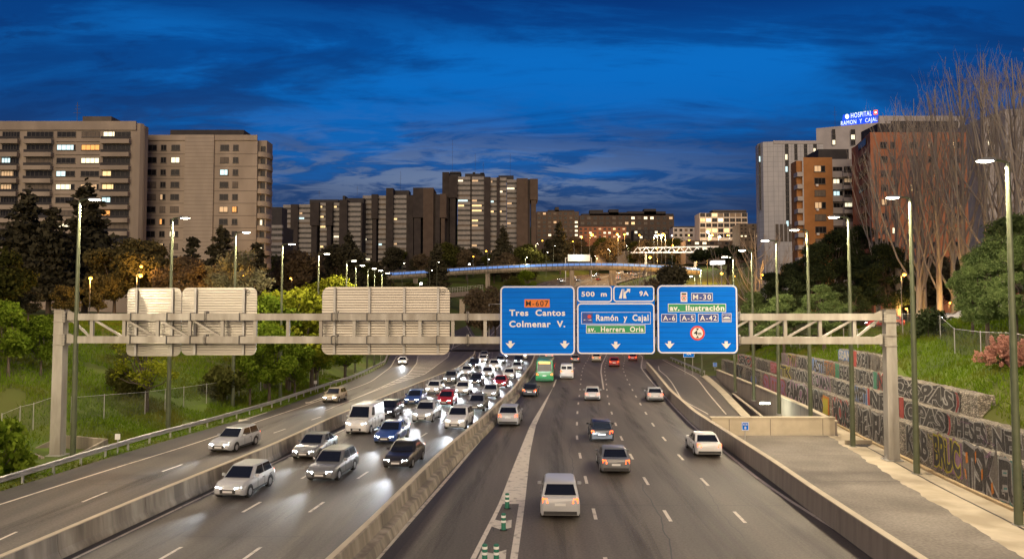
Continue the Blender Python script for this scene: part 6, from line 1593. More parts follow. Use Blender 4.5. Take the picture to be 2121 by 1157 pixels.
for k in range(11):
    yt = 300 + 25.5 * k
    for c, (a, b_) in enumerate(((303, 322), (330.5, 342), (352, 370), (454, 472), (480.5, 492))):
        li, cv_ = LIT2.get((k, c), (None, None) if rb.random() > .3 else (-1, None)); window(B2, bx(a, Y2), bx(b_, Y2), bz(yt + 12, Y2), bz(yt, Y2), Y2 - .02, 2, li, cv_)
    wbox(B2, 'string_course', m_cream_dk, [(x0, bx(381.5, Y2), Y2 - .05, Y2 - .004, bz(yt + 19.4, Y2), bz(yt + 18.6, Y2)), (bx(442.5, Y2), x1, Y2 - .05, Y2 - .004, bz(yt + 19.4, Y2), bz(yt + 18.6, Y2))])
    # rounded corner balconies on the end
    mb = MB(); l = B2.location; xe = x1 - l.x; z0, z1 = bz(yt + 23.5, Y2) - l.z, bz(yt + 13.5, Y2) - l.z
    arc = [(xe + 2.4 * math.sin(a), 3.0 - 2.6 * math.cos(a)) for a in np.linspace(0, math.pi * .5, 7)] + [(xe + 2.2, 5.0), (xe, 5.0)]
    mb.loft([[(p[0], p[1], z0) for p in arc], [(p[0], p[1], z1) for p in arc]]); mb.build('balcony', m_cream, B2, smooth=35)
    window(B2, x1 + .3, x1 + 1.5, bz(yt + 12, Y2), bz(yt, Y2), Y2 + 1.55, 1, (1 if k in (6, 8) else None), .5 if k in (6, 8) else None)
wbox(B2, 'wall', m_cream, [(x1 - 1.0, x1 + 1.75, Y2 + 1.6, Y2 + 6, zg, zt_ - .8)])

# ---- brown towers
def tower(label, Y, ybase, cols, roofs=(), lit_p=.12, fl=10.25, budget=100, ants=(), over=None):
    xs = [bx(c[0], Y) for c in cols] + [bx(c[1], Y) for c in cols]
    zb_ = gz((min(xs) + max(xs)) / 2, Y) - 4
    t = thing('tower_block', label, 'building', ((min(xs) + max(xs)) / 2, Y, zb_)); nwin = 0
    for a, b_, yt, kind, off in cols:
        x0, x1 = bx(a, Y), bx(b_, Y); y = Y + off; z1 = bz(yt, Y)
        mat = {'d': m_dbrown, 'b': m_mbrown, 'l': m_panel}[kind]
        if kind in 'db':
            zlow = zb_
            if over and (a, b_) in over:
                ov = over[(a, b_)]; zs = bz(ov, Y); wbox(t, 'wall', mat, [(x0, x1, y, y + 18, zs, z1)]); wbox(t, 'wall', mat, [(x0 + .6, x1 - (x1 - x0) * .25, y + .8, y + 18, zb_, zs - .002)])
            else: wbox(t, 'wall', mat, [(x0, x1, y, y + 18, zb_, z1)])
        else:
            wbox(t, 'wall', m_roofdk, [(x0 + .05, x1 - .05, y + .8, y + 17, zb_, z1 - .3)])
            mb = MB(); l = t.location; k = 0
            while True:
                yy = yt + fl * k
                if yy > ybase: break
                za, zb2 = bz(yy + 6.0, Y), bz(yy, Y)
                wbox(t, 'spandrel', m_panel, [(x0, x1, y, y + 1.4, za, zb2)]) if nwin < budget else mb.box(x0 - l.x, x1 - l.x, y - l.y, y + 1.4 - l.y, za - l.z, zb2 - l.z)
                w0, w1 = bz(yy + fl - .1, Y), za - .02
                if nwin < budget:
                    q = rb.random(); li, cv_ = (None, None)
                    if q < lit_p: li, cv_ = rb.choice([0, 0, 1, 4, 4, 2]), rb.choice([.25, .4, .5, .8])
                    elif q < lit_p + .25: li = -1
                    window(t, x0 + .1, x1 - .1, w0, w1, y + .3, max(2, int((x1 - x0) / 1.7)), li, cv_); nwin += 1
                k += 1
            if mb.v: mb.build('spandrel', m_panel, t)['kind'] = 'stuff'
    for a, b_, y0, y1 in roofs: wbox(t, 'roof_house', m_roofdk, [(bx(a, Y), bx(b_, Y), Y + 4, Y + 12, bz(y1, Y) - .3, bz(y0, Y))])
    for a, yt, h in ants: antenna(t, bx(a, Y), Y + 6, bz(yt, Y), h)
    return t
YT = 450.0
tower('tallest dark brown tower block with pale window bands in the centre', YT, 548,
      [(916, 930, 357, 'd', -1), (930, 948, 366, 'd', -3), (948, 974, 366, 'l', 0), (974.5, 977, 366, 'd', -.5), (977, 1003, 366, 'l', 0), (1003, 1016, 368, 'd', -3), (1016, 1029, 368, 'l', 0), (1029, 1035, 368, 'd', -2), (1035, 1049, 368, 'l', 0), (1049.5, 1070, 371, 'l', 1.5), (1070, 1093, 371, 'b', -3), (1093, 1098, 372, 'd', -1.5), (1098, 1114, 372, 'b', -3)],
      [(930, 953, 353, 357), (916.5, 952, 356.5, 366), (962, 1003, 357, 368), (1032, 1064, 361, 370), (978, 983, 354, 357), (994, 1002, 355, 358)], .26, 10.3, ants=((935, 353, 20), (983, 354, 12), (1000, 355, 7), (1057, 361, 14)), over={(1098, 1114): 415, (930, 948): 411})
tower('middle brown tower block with lit windows and two bare brown end walls', YT - 10, 560,
      [(751, 771, 405, 'l', 0), (771, 784, 404, 'd', -3), (784, 801, 405, 'l', 0), (801, 815.5, 391, 'd', -3), (815.5, 842, 404, 'l', 0), (842, 848.5, 404, 'd', -.5), (848.5, 857, 405, 'd', -2), (857, 878, 391, 'd', -4), (878, 899, 391, 'b', -4), (899, 903, 400, 'd', -1), (903, 912, 404, 'd', -3), (912, 925, 403, 'b', -3)],
      [(807, 845, 392, 405), (772, 780, 402, 405), (865, 888, 387, 391)], .2, 10.3, ants=((826, 392, 12),), over={(912, 925): 452, (857, 878): 452, (771, 784): 454})
tower('lower left brown tower block, darkest, with roof clutter', YT - 20, 560,
      [(574, 586, 432, 'd', 2), (586, 604, 424, 'l', 0), (604, 619, 424, 'd', -2), (619, 645, 423, 'l', 0), (645, 663, 421, 'd', -3), (663, 677, 420, 'l', 0), (677, 691, 420, 'd', -3), (691, 705, 420, 'l', 0), (705, 721, 415, 'd', -3), (721, 748, 420, 'l', 0), (748, 751, 420, 'd', -1)],
      [(637, 697, 411, 424), (713, 750, 408, 421), (706, 711, 403, 416)], .1, 10.3, ants=((735, 400, 5), (655, 405, 4)), over={(677, 691): 468, (645, 663): 468})
t = tower('small grey block squeezed between the cream apartments and the brown towers', 330, 560, [(549, 556, 470, 'd', 0), (556, 585, 466, 'l', 0)], [(552, 578, 426, 466)], .15, 12)
# ---- far blocks
def block(name, label, Y, a, b_, yt, yb, mat, rows, colsn, roof=None, lit_p=.15, wm=None, wd=.55, hd=.5):
    x0, x1 = bx(a, Y, yt), bx(b_, Y, yt); z1 = bz(yt, Y); z0 = bz(yb, Y) - 8
    t = thing(name, label, 'building', ((x0 + x1) / 2, Y, z0)); wbox(t, 'wall', mat, [(x0, x1, Y, Y + 14, z0, z1)])
    cw_ = (x1 - x0) / colsn; rh = (z1 - bz(yb, Y)) / rows
    for r_i in range(rows):
        for c in range(colsn):
            q = rb.random(); li, cv_ = (rb.choice([0, 1, 1, 4]), 1.0) if q < lit_p else ((-1, None) if q < lit_p + .2 else (None, None))
            xx = x0 + cw_ * (c + (1 - wd) / 2); zz = z1 - rh * (r_i + .75)
            window(t, xx, xx + cw_ * wd, zz, zz + rh * hd, Y - .02, 2, li, cv_)
    if roof:
        for (ra, rb_, ry) in roof: wbox(t, 'roof_house', m_roofdk, [(bx(ra, Y, yt), bx(rb_, Y, yt), Y + 2, Y + 11, z1, bz(ry, Y))])
    return t
block('apartment_block', 'far cream topped block just right of the tallest tower', 600, 1111, 1199, 438, 500, m_mbrown, 7, 8, [(1135, 1190, 434), (1150, 1158, 428)], .2)
block('apartment_block', 'long far brown block with a dark curved roof in the centre', 700, 1200, 1396, 446, 500, m_mbrown, 5, 15, [(1222, 1250, 434), (1250, 1300, 439), (1262, 1282, 433), (1300, 1380, 437), (1335, 1360, 432), (1205, 1396, 442)], .14)
block('apartment_block', 'low reddish block below the long far block', 640, 1198, 1297, 470, 494, m_red_br, 3, 10, None, .3)
block('apartment_block', 'low dim block right of the reddish one', 640, 1312, 1396, 476, 496, m_dbrown, 2, 8, None, .1)
block('house', 'small white house with dark windows right of centre', 560, 1394, 1448, 471, 492, m_wplain, 2, 5, [(1395, 1446, 468)], .05)
ofc = block('office_building', 'white framed glass office building with lit floors right of centre', 520, 1449, 1548, 441, 494, m_wplain, 5, 8, [(1478, 1548, 434)], .22, wd=.86, hd=.72)
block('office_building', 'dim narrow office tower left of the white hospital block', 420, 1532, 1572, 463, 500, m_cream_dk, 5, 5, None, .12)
block('apartment_block', 'brown block behind the trees between office building and pine', 470, 1420, 1545, 498, 520, m_mbrown, 2, 8, None, .2)

# ---- hospital and brick blocks on the right
Y3 = 260.0
x0, x1, xc = bx(1566, Y3), bx(1708, Y3), bx(1604, Y3); zt_ = bz(293, Y3); zg = 12
H1 = thing('hospital_block', 'white panelled hospital block with slit windows behind the orange brick block', 'building', ((x0 + x1) / 2, Y3, zg)); l = H1.location
mb = MB(); mb.loft([[(bx(1567, Y3 + 8) - l.x, 8, z - zg), (bx(1571, Y3 + 4) - l.x, 4, z - zg), (bx(1584, Y3) - l.x, .8, z - zg), (xc - l.x, 0, z - zg), (x1 - l.x, 0, z - zg), (x1 * 1.05 - l.x, 22, z - zg), (bx(1567, Y3 + 22) - l.x, 22, z - zg)] for z in (zg, zt_)]); mb.build('wall', m_wpanel, H1)
wbox(H1, 'parapet', m_wplain, [(xc, x1, Y3 - .2, Y3 - .003, zt_ - .9, zt_ + .25)])
for a, b_, yb, in ((1628, 1635.5, 462), (1647.5, 1654, 330), (1667.5, 1674.5, 330), (1687, 1694.5, 335)):
    yy = 294
    while yy < yb:
        li = {(1628, 2): 1, (1628, 13): 2, (1687, 1): 1, (1628, 4): 2}.get((a, int((yy - 294) / 12.5)))
        window(H1, bx(a, Y3), bx(b_, Y3), bz(yy + 12.3, Y3), bz(yy + .4, Y3), Y3 - .02, 2, li, .7 if li is not None else None); yy += 12.5
yy = 296
while yy < 430:
    window(H1, bx(1573.5, Y3 + 2), bx(1577, Y3 + 2), bz(yy + 12, Y3), bz(yy, Y3), Y3 + 2.0, 1, 2 if abs(yy - 321) < 3 else None, 1.0 if abs(yy - 321) < 3 else None); yy += 12.5
mb = MB()
wbox(H1, 'colonnade', m_cream_dk, [(bx(1606 + i * 9, Y3), bx(1612 + i * 9, Y3), Y3 - .2, Y3 - .01, bz(500, Y3), bz(464, Y3)) for i in range(9)])
Y4 = 300.0
def yawY(px): return Y4 - (px - 1691) * .075
x0, x1 = bx(1691, Y4, 300), bx(1846, Y4 - 11, 300)
H2 = thing('hospital_block', 'white hospital block carrying the blue lit roof sign', 'building', ((x0 + x1) / 2, Y4, 14)); l = H2.location
z1 = bz(266, Y4)
mb = MB(); mb.loft([[(x0 - l.x, 0, z), (x1 - l.x, -11.2, z), (x1 * 1.05 - l.x, 16, z), (x0 * 1.08 - l.x, 24, z)] for z in (0, z1 - 14)]); mb.build('wall', m_wplain, H2)
for a in (1727, 1766):
    for k, yy in enumerate((268, 279, 290)):
        Yw = yawY(a) - .3; window(H2, bx(a, Yw), bx(a + (7 if a == 1727 else 9), Yw), bz(yy + 10, Yw), bz(yy, Yw), Yw, 2, 1 if (a == 1766 and k == 1) or (a == 1727 and k == 2) else None, .9 if k else None)
wbox(H2, 'roof_house', m_roofdk, [(bx(1846, 292), bx(1905, 292), 292, 300, bz(275, 292), bz(254, 292))])
H3 = thing('hospital_block', 'pale far hospital slab showing above the red brick block', 'building', (bx(1930, 320), 320, 14))
wbox(H3, 'wall', m_wplain, [(bx(1826, 320), bx(2002, 320), 320, 336, 14, bz(240, 320))])
wbox(H3, 'roof_house', m_roofdk, [(bx(1846, 319), bx(1990, 319), 318.9, 319.9, bz(272, 320), bz(252, 320))])
H4 = thing('hospital_block', 'white hospital slab at the right edge behind the bare poplars', 'building', (bx(2090, 250), 250, 14))
wbox(H4, 'wall', m_wplain, [(bx(2040, 250), bx(2076, 250), 250, 270, 14, bz(245, 250)), (bx(2076, 250), bx(2170, 250), 247, 268, 14, bz(231, 250))])
for a in (2050, 2066):
    for k in range(5): window(H4, bx(a, 250), bx(a + 6, 250), bz(262 + 14 * k + 12, 250), bz(262 + 14 * k, 250), 249.95, 2, 1 if (k + a) % 3 == 0 else None, .8 if (k + a) % 3 == 0 else None)
# roof sign
def SP_(px, py, d=0.0): 
    Y = 299.4 - (px - 1741) * .085 - d
    return PY(px, py, Y)
RS = thing('roof_sign', 'blue backlit rooftop sign reading HOSPITAL RAMON Y CAJAL', 'sign', SP_(1780, 266))
mb = MB(); q = [SP_(1741, 266), SP_(1818.5, 256.5), SP_(1820, 229), SP_(1746, 238)]; bk = [(p[0] + .3, p[1] + .6, p[2]) for p in q]
mb.loft([q, bk]); mb.world('light_box', emat('blue_light_box', (.0, .07, .80), .62), RS, base=tuple(RS.location))
for i in range(5):
    mb = MB(); a = SP_(1746 + i * 17, 262 - i * 2); mb.bar((a[0], a[1] + .7, a[2] + 3), (a[0], a[1] + 3, a[2] - 1.5), .15, .15); mb.world('strut', m_bolt, RS, base=(a[0], a[1], a[2]))
m_neon = emat('white_neon', (.72, .88, 1.0), 1.15)
def skew(x0, y0, x1, y1, h):     # baseline from (x0,y0) to (x1,y1)
    return lambda u, v: SP_(x0 + (x1 - x0) * u, y0 + (y1 - y0) * u - h * v, .25)
for s, f in (('HOSPITAL', skew(1762.5, 245, 1805.5, 239.3, 10.5)), ('RAMON  Y  CAJAL', skew(1741.8, 262.6, 1817, 253.5, 11.2))):
    mb = MB(); put_text(mb, s, f, .0, 1.12); mb.world('lettering', m_neon, RS, base=mb.v[0])
mb = MB(); mb.poly([SP_(1754.5 + 4.2 * math.cos(a), 241.5 - 5.2 * math.sin(a), .25) for a in np.linspace(0, 2 * math.pi, 11)[:-1]]); mb.world('white_emblem', m_neon, RS, base=mb.v[0])
mb = MB(); mb.poly([SP_(1809.5, 238, .25), SP_(1817.5, 237, .25), SP_(1817.5, 227.5, .25), SP_(1809.5, 228.5, .25)]); em = mb.world('red_emblem', emat('red_neon', (1, .12, .03), 1.3), RS, base=mb.v[0])
mb = MB(); mb.poly([SP_(1811.5, 235, .32), SP_(1815.8, 234.5, .32), SP_(1815.8, 231, .32), SP_(1811.5, 231.5, .32)]); mb.world('emblem_centre', m_neon, RS, base=mb.v[0])
antenna(H2, bx(1738, 298), 300, bz(264, 298), 9, 2)
# orange brick block
Y5 = 186.0
x0, x1 = bx(1666, Y5), bx(1772, Y5); zt_ = bz(326, Y5); zg = 10
O1 = thing('apartment_block', 'orange brick apartment block with white balconies on its right half', 'building', ((x0 + x1) / 2, Y5, zg)); l = O1.location
wedge(O1, 'wall', m_orange_br, x0, bx(1726, Y5), Y5, 14, zg, zt_); wbox(O1, 'wall', m_wplain, [(bx(1726, Y5), x1, Y5 + 1.6, Y5 + 14, zg, zt_ - .1)])
wbox(O1, 'wall', m_orange_br, [(x0 - 1.3, x0 + .2, Y5 + 1.3, Y5 + 5, zg, zt_ - .6)])
wbox(O1, 'roof_house', m_roofdk, [(bx(1708, Y5), x1, Y5 + 3, Y5 + 11, zt_ - .15, bz(309, Y5 + 3))])
for k in range(8):
    yt = 343 + 25.2 * k
    window(O1, bx(1688, Y5), bx(1711, Y5), bz(yt + 13, Y5), bz(yt, Y5), Y5 - .02, 3, 4 if k in (0, 3) else (None if k % 2 else -1), .6 if k in (0, 3) else None)
    window(O1, bx(1727, Y5 + 1.5), bx(1747, Y5 + 1.5), bz(yt + 10, Y5), bz(yt, Y5), Y5 + 1.58, 3, 1 if k == 1 else (2 if k == 2 else None), .7 if k in (1, 2) else None)
    window(O1, bx(1750, Y5 + 1.5), bx(1770, Y5 + 1.5), bz(yt + 9, Y5), bz(yt - 1, Y5), Y5 + 1.58, 3, 1 if k == 3 else (4 if k == 1 else None), .8 if k in (1, 3) else None)
    wbox(O1, 'balcony', m_wplain, [(bx(1726.5, Y5), bx(1748, Y5), Y5 + .6, Y5 + 1.55, bz(yt + 23, Y5), bz(yt + 10.5, Y5)), (bx(1748, Y5) + .05, x1 - .1, Y5 - .2, Y5 + 1.5, bz(yt + 23, Y5), bz(yt + 15.5, Y5))])
    wbox(O1, 'railing', m_bolt, [(bx(1749, Y5), x1 - .15, Y5 - .15, Y5 - .08, bz(yt + 15.4, Y5), bz(yt + 9.5, Y5))])
    mb = MB(); xe = x0 - l.x; z0, z1 = bz(yt + 22, Y5) - zg, bz(yt + 13, Y5) - zg; mb.box(xe - 1.5, xe - .01, .15, 2.6, z0, z1); mb.build('side_balcony', m_wplain, O1)
    if k in (1, 3, 5): wbox(O1, 'air_conditioner', m_white, [(bx(1690, Y5), bx(1695, Y5), Y5 - .5, Y5 - .1, bz(yt + 18, Y5), bz(yt + 13.8, Y5))])
# red brick block
Y6 = 165.0
x0, x1 = bx(1806, Y6), bx(2006, Y6); zt_ = bz(274, Y6); xl = bx(1771, Y6 + 14, 290)
O2 = thing('apartment_block', 'large red brick apartment block behind the bare poplars', 'building', ((x0 + x1) / 2, Y6, zg)); l = O2.location
mb = MB(); mb.loft([[(x0 - l.x, 0, z), (x1 - l.x, 0, z), (x1 - l.x, 16, z), (xl - l.x, 16, z), (xl - l.x, 14, z)] for z in (0, zt_ - zg)]); mb.build('wall', m_red_br, O2)
wbox(O2, 'roof_house', m_roofdk, [(bx(1840, Y6), bx(1965, Y6), Y6 + 4, Y6 + 12, zt_, bz(256, Y6 + 4))])
wl_ = [(1826, 1841), (1847, 1858), (1887, 1903), (1925, 1936), (1972, 1992)]
for k in range(9):
    yt = 294 + 29.5 * k
    for c, (a, b_) in enumerate(wl_):
        li = {(0, 4): 0, (0, 3): 4, (4, 0): 4, (3, 2): 0, (6, 1): 1}.get((k, c)); window(O2, bx(a, Y6), bx(b_, Y6), bz(yt + 13, Y6), bz(yt, Y6), Y6 - .02, 2, li, .7 if li is not None else None)
    mb = MB(); f0, f1 = .25, .75; z0, z1 = bz(yt + 15, Y6 + 8) - zg, bz(yt + 1, Y6 + 8) - zg
    a = Vector((xl + (x0 - xl) * f0 - l.x - .25, 14 * (1 - f0) - .25, 0)); b_ = Vector((xl + (x0 - xl) * f1 - l.x - .25, 14 * (1 - f1) - .25, 0))
    mb.loft([[(a.x, a.y, z0), (b_.x, b_.y, z0), (b_.x + .22, b_.y + .22, z0), (a.x + .22, a.y + .22, z0)], [(a.x, a.y, z1), (b_.x, b_.y, z1), (b_.x + .22, b_.y + .22, z1), (a.x + .22, a.y + .22, z1)]]); mb.build('bay_window', m_wdark, O2)

# ================================================================ bridges and far road furniture
m_brail = emat('blue_lit_rail', (.14, .34, .95), .28)
YB = 400.0
FBp = [(770, 572.5), (860, 567.5), (960, 560), (1060, 555), (1150, 551.5), (1230, 550), (1310, 551.5), (1400, 556.5), (1450, 561)]
fbw = [PY(a, b_, YB) for a, b_ in FBp]
def interp3(pts, n):
    xs = [p[0] for p in pts]; zs = [p[2] for p in pts]; g = np.linspace(xs[0], xs[-1], n); z = np.interp(g, xs, zs); z = np.convolve(np.pad(z, 4, mode='reflect', reflect_type='odd'), np.ones(9) / 9, mode='valid')
    return [(float(a), float(c)) for a, c in zip(g, z)]
fbs = interp3(fbw, 61)
FB = thing('footbridge', 'long curved footbridge with a blue lit railing crossing the far road', 'bridge', (fbs[0][0], YB, fbs[0][1]))
mb = MB(); mb.loft([[(x, YB, z), (x, YB, z - 1.1), (x, YB + .8, z - 2.1), (x, YB + 3.4, z - 2.1), (x, YB + 4.2, z - 1.1), (x, YB + 4.2, z)] for x, z in fbs]); mb.world('deck', m_conc, FB, base=tuple(FB.location))
for i in range(0, 60):
    (xa, za), (xb, zb_) = fbs[i], fbs[i + 1]
    mb = MB(); mb.add([(xa + .12, YB + .1, za + .25), (xb - .12, YB + .1, zb_ + .25), (xb - .12, YB + .1, zb_ + 1.45), (xa + .12, YB + .1, za + 1.45), (xa + .12, YB + .16, za + .25), (xb - .12, YB + .16, zb_ + .25), (xb - .12, YB + .16, zb_ + 1.45), (xa + .12, YB + .16, za + 1.45)], [(0, 1, 2, 3), (7, 6, 5, 4), (0, 4, 5, 1), (2, 6, 7, 3)])
    mb.world('railing_panel', m_brail, FB, base=(xa, YB, za))
mb = MB(); mb.tube([(x, YB + .05, z + 1.7) for x, z in fbs], .09, 5); mb.world('handrail', m_galv, FB, base=(fbs[0][0], YB, fbs[0][1]))
for a, w in ((1185, 2.4), (1270, 3.6), (1010, 2.4), (860, 2.4)):
    x = bx(a, YB, 570); zz = np.interp(x, [p[0] for p in fbs], [p[1] for p in fbs]); mb = MB(); mb.loft([[(x - w / 2, YB + 1.2, z), (x + w / 2, YB + 1.2, z), (x + w / 2, YB + 3, z), (x - w / 2, YB + 3, z)] for z in (zz - 14, zz - 2.11)]); mb.world('pier', m_conc, FB, base=(x, YB, zz - 14))
# short viaduct at the left
VB = thing('viaduct', 'short dark viaduct with a railing left of the first blue sign', 'bridge', PY(950, 606, 330))
a, b_ = PY(890, 610, 330), PY(1000, 600, 330)
mb = MB(); mb.loft([[(p[0], 330, p[2]), (p[0], 330, p[2] - 2), (p[0], 338, p[2] - 2), (p[0], 338, p[2])] for p in (a, b_)]); mb.world('deck', m_conc_mauve, VB, base=tuple(VB.location))
for i in range(22):
    t_ = i / 21; p = Vector(a).lerp(Vector(b_), t_); mb = MB(); mb.box(p.x - .05, p.x + .05, 330.1, 330.2, p.z, p.z + 2.2); mb.world('railing_post', m_galv, VB, base=tuple(p))
mb = MB()
for hh in (.9, 1.5, 2.2): mb.bar((a[0], 330.15, a[2] + hh), (b_[0], 330.15, b_[2] + hh), .07, .07)
mb.world('handrail', m_galv, VB, base=a)
for px in (912, 957): x = bx(px, 331, 620); mb = MB(); mb.loft([[(x - 1.1, 331, z), (x + 1.1, 331, z), (x + 1.1, 336, z), (x - 1.1, 336, z)] for z in (0, a[2] - 2.01)]); mb.world('pier', m_conc_cap, VB, base=(x, 331, 0))
# far retaining wall
def xwall(label, pts, h, th, mat):
    mb = MB(); mb.loft([[(x, y, z), (x, y, z + h_), (x + .2, y + th, z + h_), (x + .2, y + th, z)] for (x, y, z), h_ in zip(pts, h)])
    return tag(mb.world('retaining_wall', mat, base=pts[0]), label, 'wall', None, 'thing')
def seg(a, b_): return [PY(*a), PY(*b_)]
q = [PY(1234, 548, 500), PY(1290, 541, 520), PY(1345, 532, 545), PY(1400, 526, 570)]
tops = [PY(1234, 529, 500)[2], PY(1290, 520, 520)[2], PY(1345, 514, 545)[2], PY(1400, 512, 570)[2]]
xwall('grey ribbed retaining wall beside the far road', [(p[0], p[1], p[2] - 4) for p in q], [t_ - p[2] + 4 for t_, p in zip(tops, q)], 1.0, m_conc_mauve)
# white truss footbridge
TB = thing('truss_bridge', 'white floodlit truss footbridge far beyond the blue signs', 'bridge', PY(1310, 524, 445))
def tp(px, py): return PY(px, py, 445)
mb = MB()
for a, b_ in (((1306, 523), (1492, 522)), ((1322, 513), (1488, 510.5))): mb.bar(tp(*a), tp(*b_), .7, .7)
mb.world('chord', m_white, TB, base=tuple(TB.location))
for i in range(20):
    x = 1312 + i * 8.8; mb = MB(); a, b_ = ((x, 522.6), (x + 8.8, 511.6)) if i % 2 == 0 else ((x, 511.6), (x + 8.8, 522.6)); mb.bar(tp(*a), tp(*b_), .45, .45); mb.world('diagonal', m_white, TB, base=tp(*a))
for x in (1338, 1440): p = tp(x, 523); mb = MB(); mb.box(p[0] - .6, p[0] + .6, 445.3, 446.2, p[2] - 14, p[2]); mb.world('pier', m_conc_cap, TB, base=p)
for x_ in (1350, 1400, 1455):
    l = bpy.data.lights.new('truss_floodlight', 'POINT'); l.energy = 2600; l.color = (1, .97, .88); l.shadow_soft_size = .3
    lo_ = bpy.data.objects.new('truss_floodlight', l); COL.objects.link(lo_); lo_.location = PY(x_, 530, 438)
# far lit gantry
FG = thing('sign_gantry', 'small far gantry with a bright blank sign back above the footbridge', 'gantry', PY(1170, 560, 430))
mb = MB(); a, b_ = PY(1176, 541, 430), PY(1222, 527, 430); mb.box(a[0], b_[0], 429.5, 430, a[2], b_[2]); mb.world('panel', m_white, FG, base=a)
for px in (1171.5, 1225): p = PY(px, 562, 430); mb = MB(); mb.box(p[0] - .25, p[0] + .25, 430.1, 430.6, p[2] - 6, PY(px, 533, 430)[2]); mb.world('post', m_galv, FG, base=p)
a, b_ = PY(1171, 534.5, 430), PY(1226, 534.5, 430); mb = MB(); mb.bar((a[0], 430.3, a[2]), (b_[0], 430.3, b_[2]), .4, .4); mb.world('beam', m_galv, FG, base=a)
l = bpy.data.lights.new('panel_fill_light', 'POINT'); l.energy = 1800; l.color = (1, .93, .72); l.shadow_soft_size = .3  # point light added to brighten the sign back, no fixture modelled
lo_ = bpy.data.objects.new('panel_fill_light', l); COL.objects.link(lo_); lo_.location = PY(1198, 526, 424)
# small white gantry to the left of the first blue sign
SG = thing('sign_gantry', 'thin white pole frame beside the first blue sign', 'gantry', PY(1013, 700, 225))
mb = MB(); a = PY(1013, 630, 225); mb.tube([(a[0], 225, 0), a, PY(1050, 629, 225)], .16, 8); mb.world('frame', m_galv, SG, base=tuple(SG.location))
# lit canopy
CN = thing('canopy', 'bright white lit canopy on thin posts right of the road', 'canopy', PY(1486, 560, 260))
mb = MB(); a, b_ = PY(1474, 547, 260), PY(1498, 540.5, 260); mb.box(a[0], b_[0], 258, 262, a[2], b_[2]); mb.world('light_box', emat('canopy_light', (1, .95, .85), 3), CN, base=a)
for px in (1477, 1494): p = PY(px, 575, 260); mb = MB(); mb.box(p[0] - .12, p[0] + .12, 259.9, 260.1, p[2] - 6, a[2] - .01); mb.world('post', m_galv, CN, base=p)

# ---- smaller street lamps far off and among the trees
def ball_lamp(kind):
    t = thing('street_lamp', 'x', 'street lamp')
    MB().tube([(0, 0, -9), (0, 0, 0), (.0, 0, .3)], [.10, .07, .05], 6).build('pole', m_bolt, t)
    MB().tube([(0, 0, .28), (.25, 0, .42), (.6, 0, .40)], .04, 5).build('arm', m_bolt, t)
    b = MB(); b.loft([[(.62 + .34 * math.cos(a) * k, .34 * math.sin(a) * k, .22 + z) for a in np.linspace(0, 2 * math.pi, 9)[:-1]] for k, z in ((.3, -.28), (.85, -.16), (1, 0), (.7, .16), (.2, .22))]); b.build('bulb', m_sodium if kind == 'o' else m_white_bulb, t, smooth=60)
    return t
BL = {'o': ball_lamp('o'), 'w': ball_lamp('w')}; BU = {'o': 0, 'w': 0}
_bl = {}
def glow(p, power, col, parent=None):
    k = (power, col)
    if k not in _bl: l = bpy.data.lights.new('lamp_glow', 'POINT'); l.energy = power; l.color = col; l.shadow_soft_size = .35; _bl[k] = l
    o = bpy.data.objects.new('lamp_glow', _bl[k]); COL.objects.link(o)
    if parent: o.parent = parent; o.location = p
    return o
def dot_lamp(px, py, Y, kind, label, power=0, s=1.0, grp=None):
    x, y, z = PY(px, py, Y); o = BL[kind]
    if BU[kind] == 0: o.location = (x, y, z); o['label'] = label; kids(o); BU[kind] = 1
    else: o = dup(BL[kind], (x, y, z), (px * .7) % 6.28, label, None, s)
    o['group'] = grp or ('orange street lamps' if kind == 'o' else 'small white street lamps')
    o.scale = (s,) * 3
    if power: glow((.65, 0, -.45), power, (1.0, .50, .12) if kind == 'o' else (1, .92, .75), o)
    return o
dot_lamp(283, 573, 96, 'o', 'larger lower orange lamp above the left sign backs', 1300, .8)
dot_lamp(289, 553, 108, 'o', 'smaller upper orange lamp above the left sign backs', 900, .6)
dot_lamp(187, 578, 88, 'o', 'orange lamp just right of the first tall street lamp pole', 1500, .6)
dot_lamp(481, 576, 112, 'o', 'left of the two orange lamps above the middle sign back', 1600, .6)
dot_lamp(508, 574, 108, 'o', 'right of the two orange lamps above the middle sign back', 1600, .6)
dot_lamp(605, 577, 170, 'o', 'orange lamp peeping over the yellow green trees', 2500, .6)
dot_lamp(1866, 571, 82, 'o', 'orange lamp among the bare poplars on the right hill', 700, .6)
dot_lamp(1577, 571, 150, 'o', 'orange lamp low behind the sixth right lamp', 3000, .7)
dot_lamp(1965, 628, 84, 'o', 'orange lamp shining down on the parked cars', 900, .35)
dot_lamp(1880, 640, 96, 'o', 'orange lamp behind the round dark bush', 700, .35)
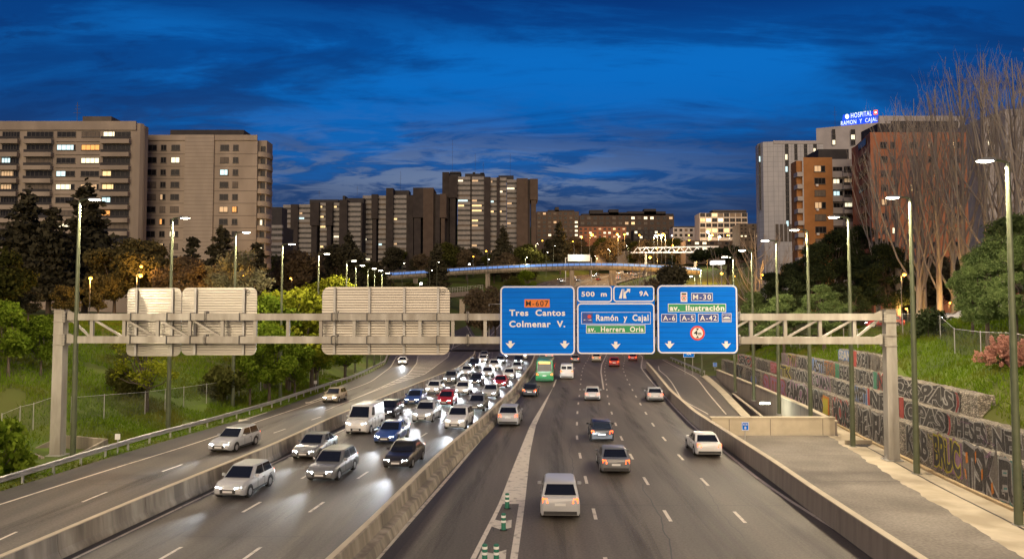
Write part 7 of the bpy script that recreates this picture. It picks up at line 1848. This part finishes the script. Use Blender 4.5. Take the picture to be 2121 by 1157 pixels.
FARL = [(1204, 492, 'o', 1.1), (1221, 488, 'o', 2.0), (1280, 487, 'o', 1.5), (1294, 486, 'o', 1.2), (1325, 488, 'o', 1.0), (1362, 488, 'o', 1.2), (1378, 488, 'o', 2.0), (1354, 489, 'w', 1.2), (1370, 489, 'w', 1.2), (1393, 488, 'w', .8), (1468, 482, 'w', 1.5), (1472, 488, 'o', 1.4),
        (1469, 494, 'o', 1.8), (1431, 499, 'o', 1.2), (1511, 488, 'o', 1.1), (1517, 496, 'o', 1.2), (1361, 516, 'o', 1.0), (1348, 534, 'o', 1.4), (1392, 509, 'o', 1.0), (1443, 531, 'o', 1.4), (1465, 532, 'o', 1.8), (1489, 568, 'o', .9), (1516, 573, 'o', .7), (1126, 499, 'o', .8), (1100, 510, 'o', .9), (1189, 501, 'o', .7), (1425, 488, 'o', .8), (1488, 492, 'w', 1.1), (1010, 521, 'o', .8), (980, 532, 'o', .7), (969, 548, 'w', .8), (1012, 538, 'w', .6), (869, 589, 'w', .8)]
for i, (px, py, k, s) in enumerate(FARL):
    Y = 480 if py < 500 else (380 if py > 515 else 430)
    if py > 560: Y = 240
    where = 'left of the truss bridge' if px < 1306 else ('above the truss bridge' if py < 510 else 'below the truss bridge')
    lab = '%s %s lamp far off %s, %s from the left' % ('bright' if s > 1.3 else 'small', 'orange' if k == 'o' else 'white', where, 'first second third fourth fifth sixth seventh eighth ninth tenth eleventh twelfth thirteenth fourteenth fifteenth sixteenth seventeenth eighteenth nineteenth twentieth twenty-first twenty-second twenty-third twenty-fourth twenty-fifth twenty-sixth twenty-seventh twenty-eighth twenty-ninth thirtieth thirty-first thirty-second thirty-third'.split()[sorted(range(len(FARL)), key=lambda j: FARL[j][0]).index(i)])
    dot_lamp(px, py, Y, k, lab, (14000 if s > 1.3 else 6000) if s > 1.0 else 0, s * 1.6, 'far lamps beyond the signs')
# slender lamp posts on the far road
FP = [(833, 545, 300), (905, 543, 330), (890, 560, 290), (1088, 533, 400), (1146, 509, 420), (1110, 505, 410), (1131, 523, 400), (1236, 530, 440), (1263, 516, 450), (1301, 509, 470), (1517, 534, 250)]
for i, (px, py, Y) in enumerate(FP):
    x, y, z = PY(px, py, Y); s = .75
    dup(lampL, (x, y, z - H_L * s), -.1 if px < 1200 else 3.1, 'slender far lamp post by the climbing road, %s from the left' % ORDC[sorted(range(len(FP)), key=lambda j: FP[j][0]).index(i)], 'far lamp posts on the climbing road', s)
    if i in (3, 5, 7, 8, 9): 
        k = bpy.data.objects.new('lamp_glow', _spot['s']); COL.objects.link(k); k.location = (x, y - 1, z - .3)
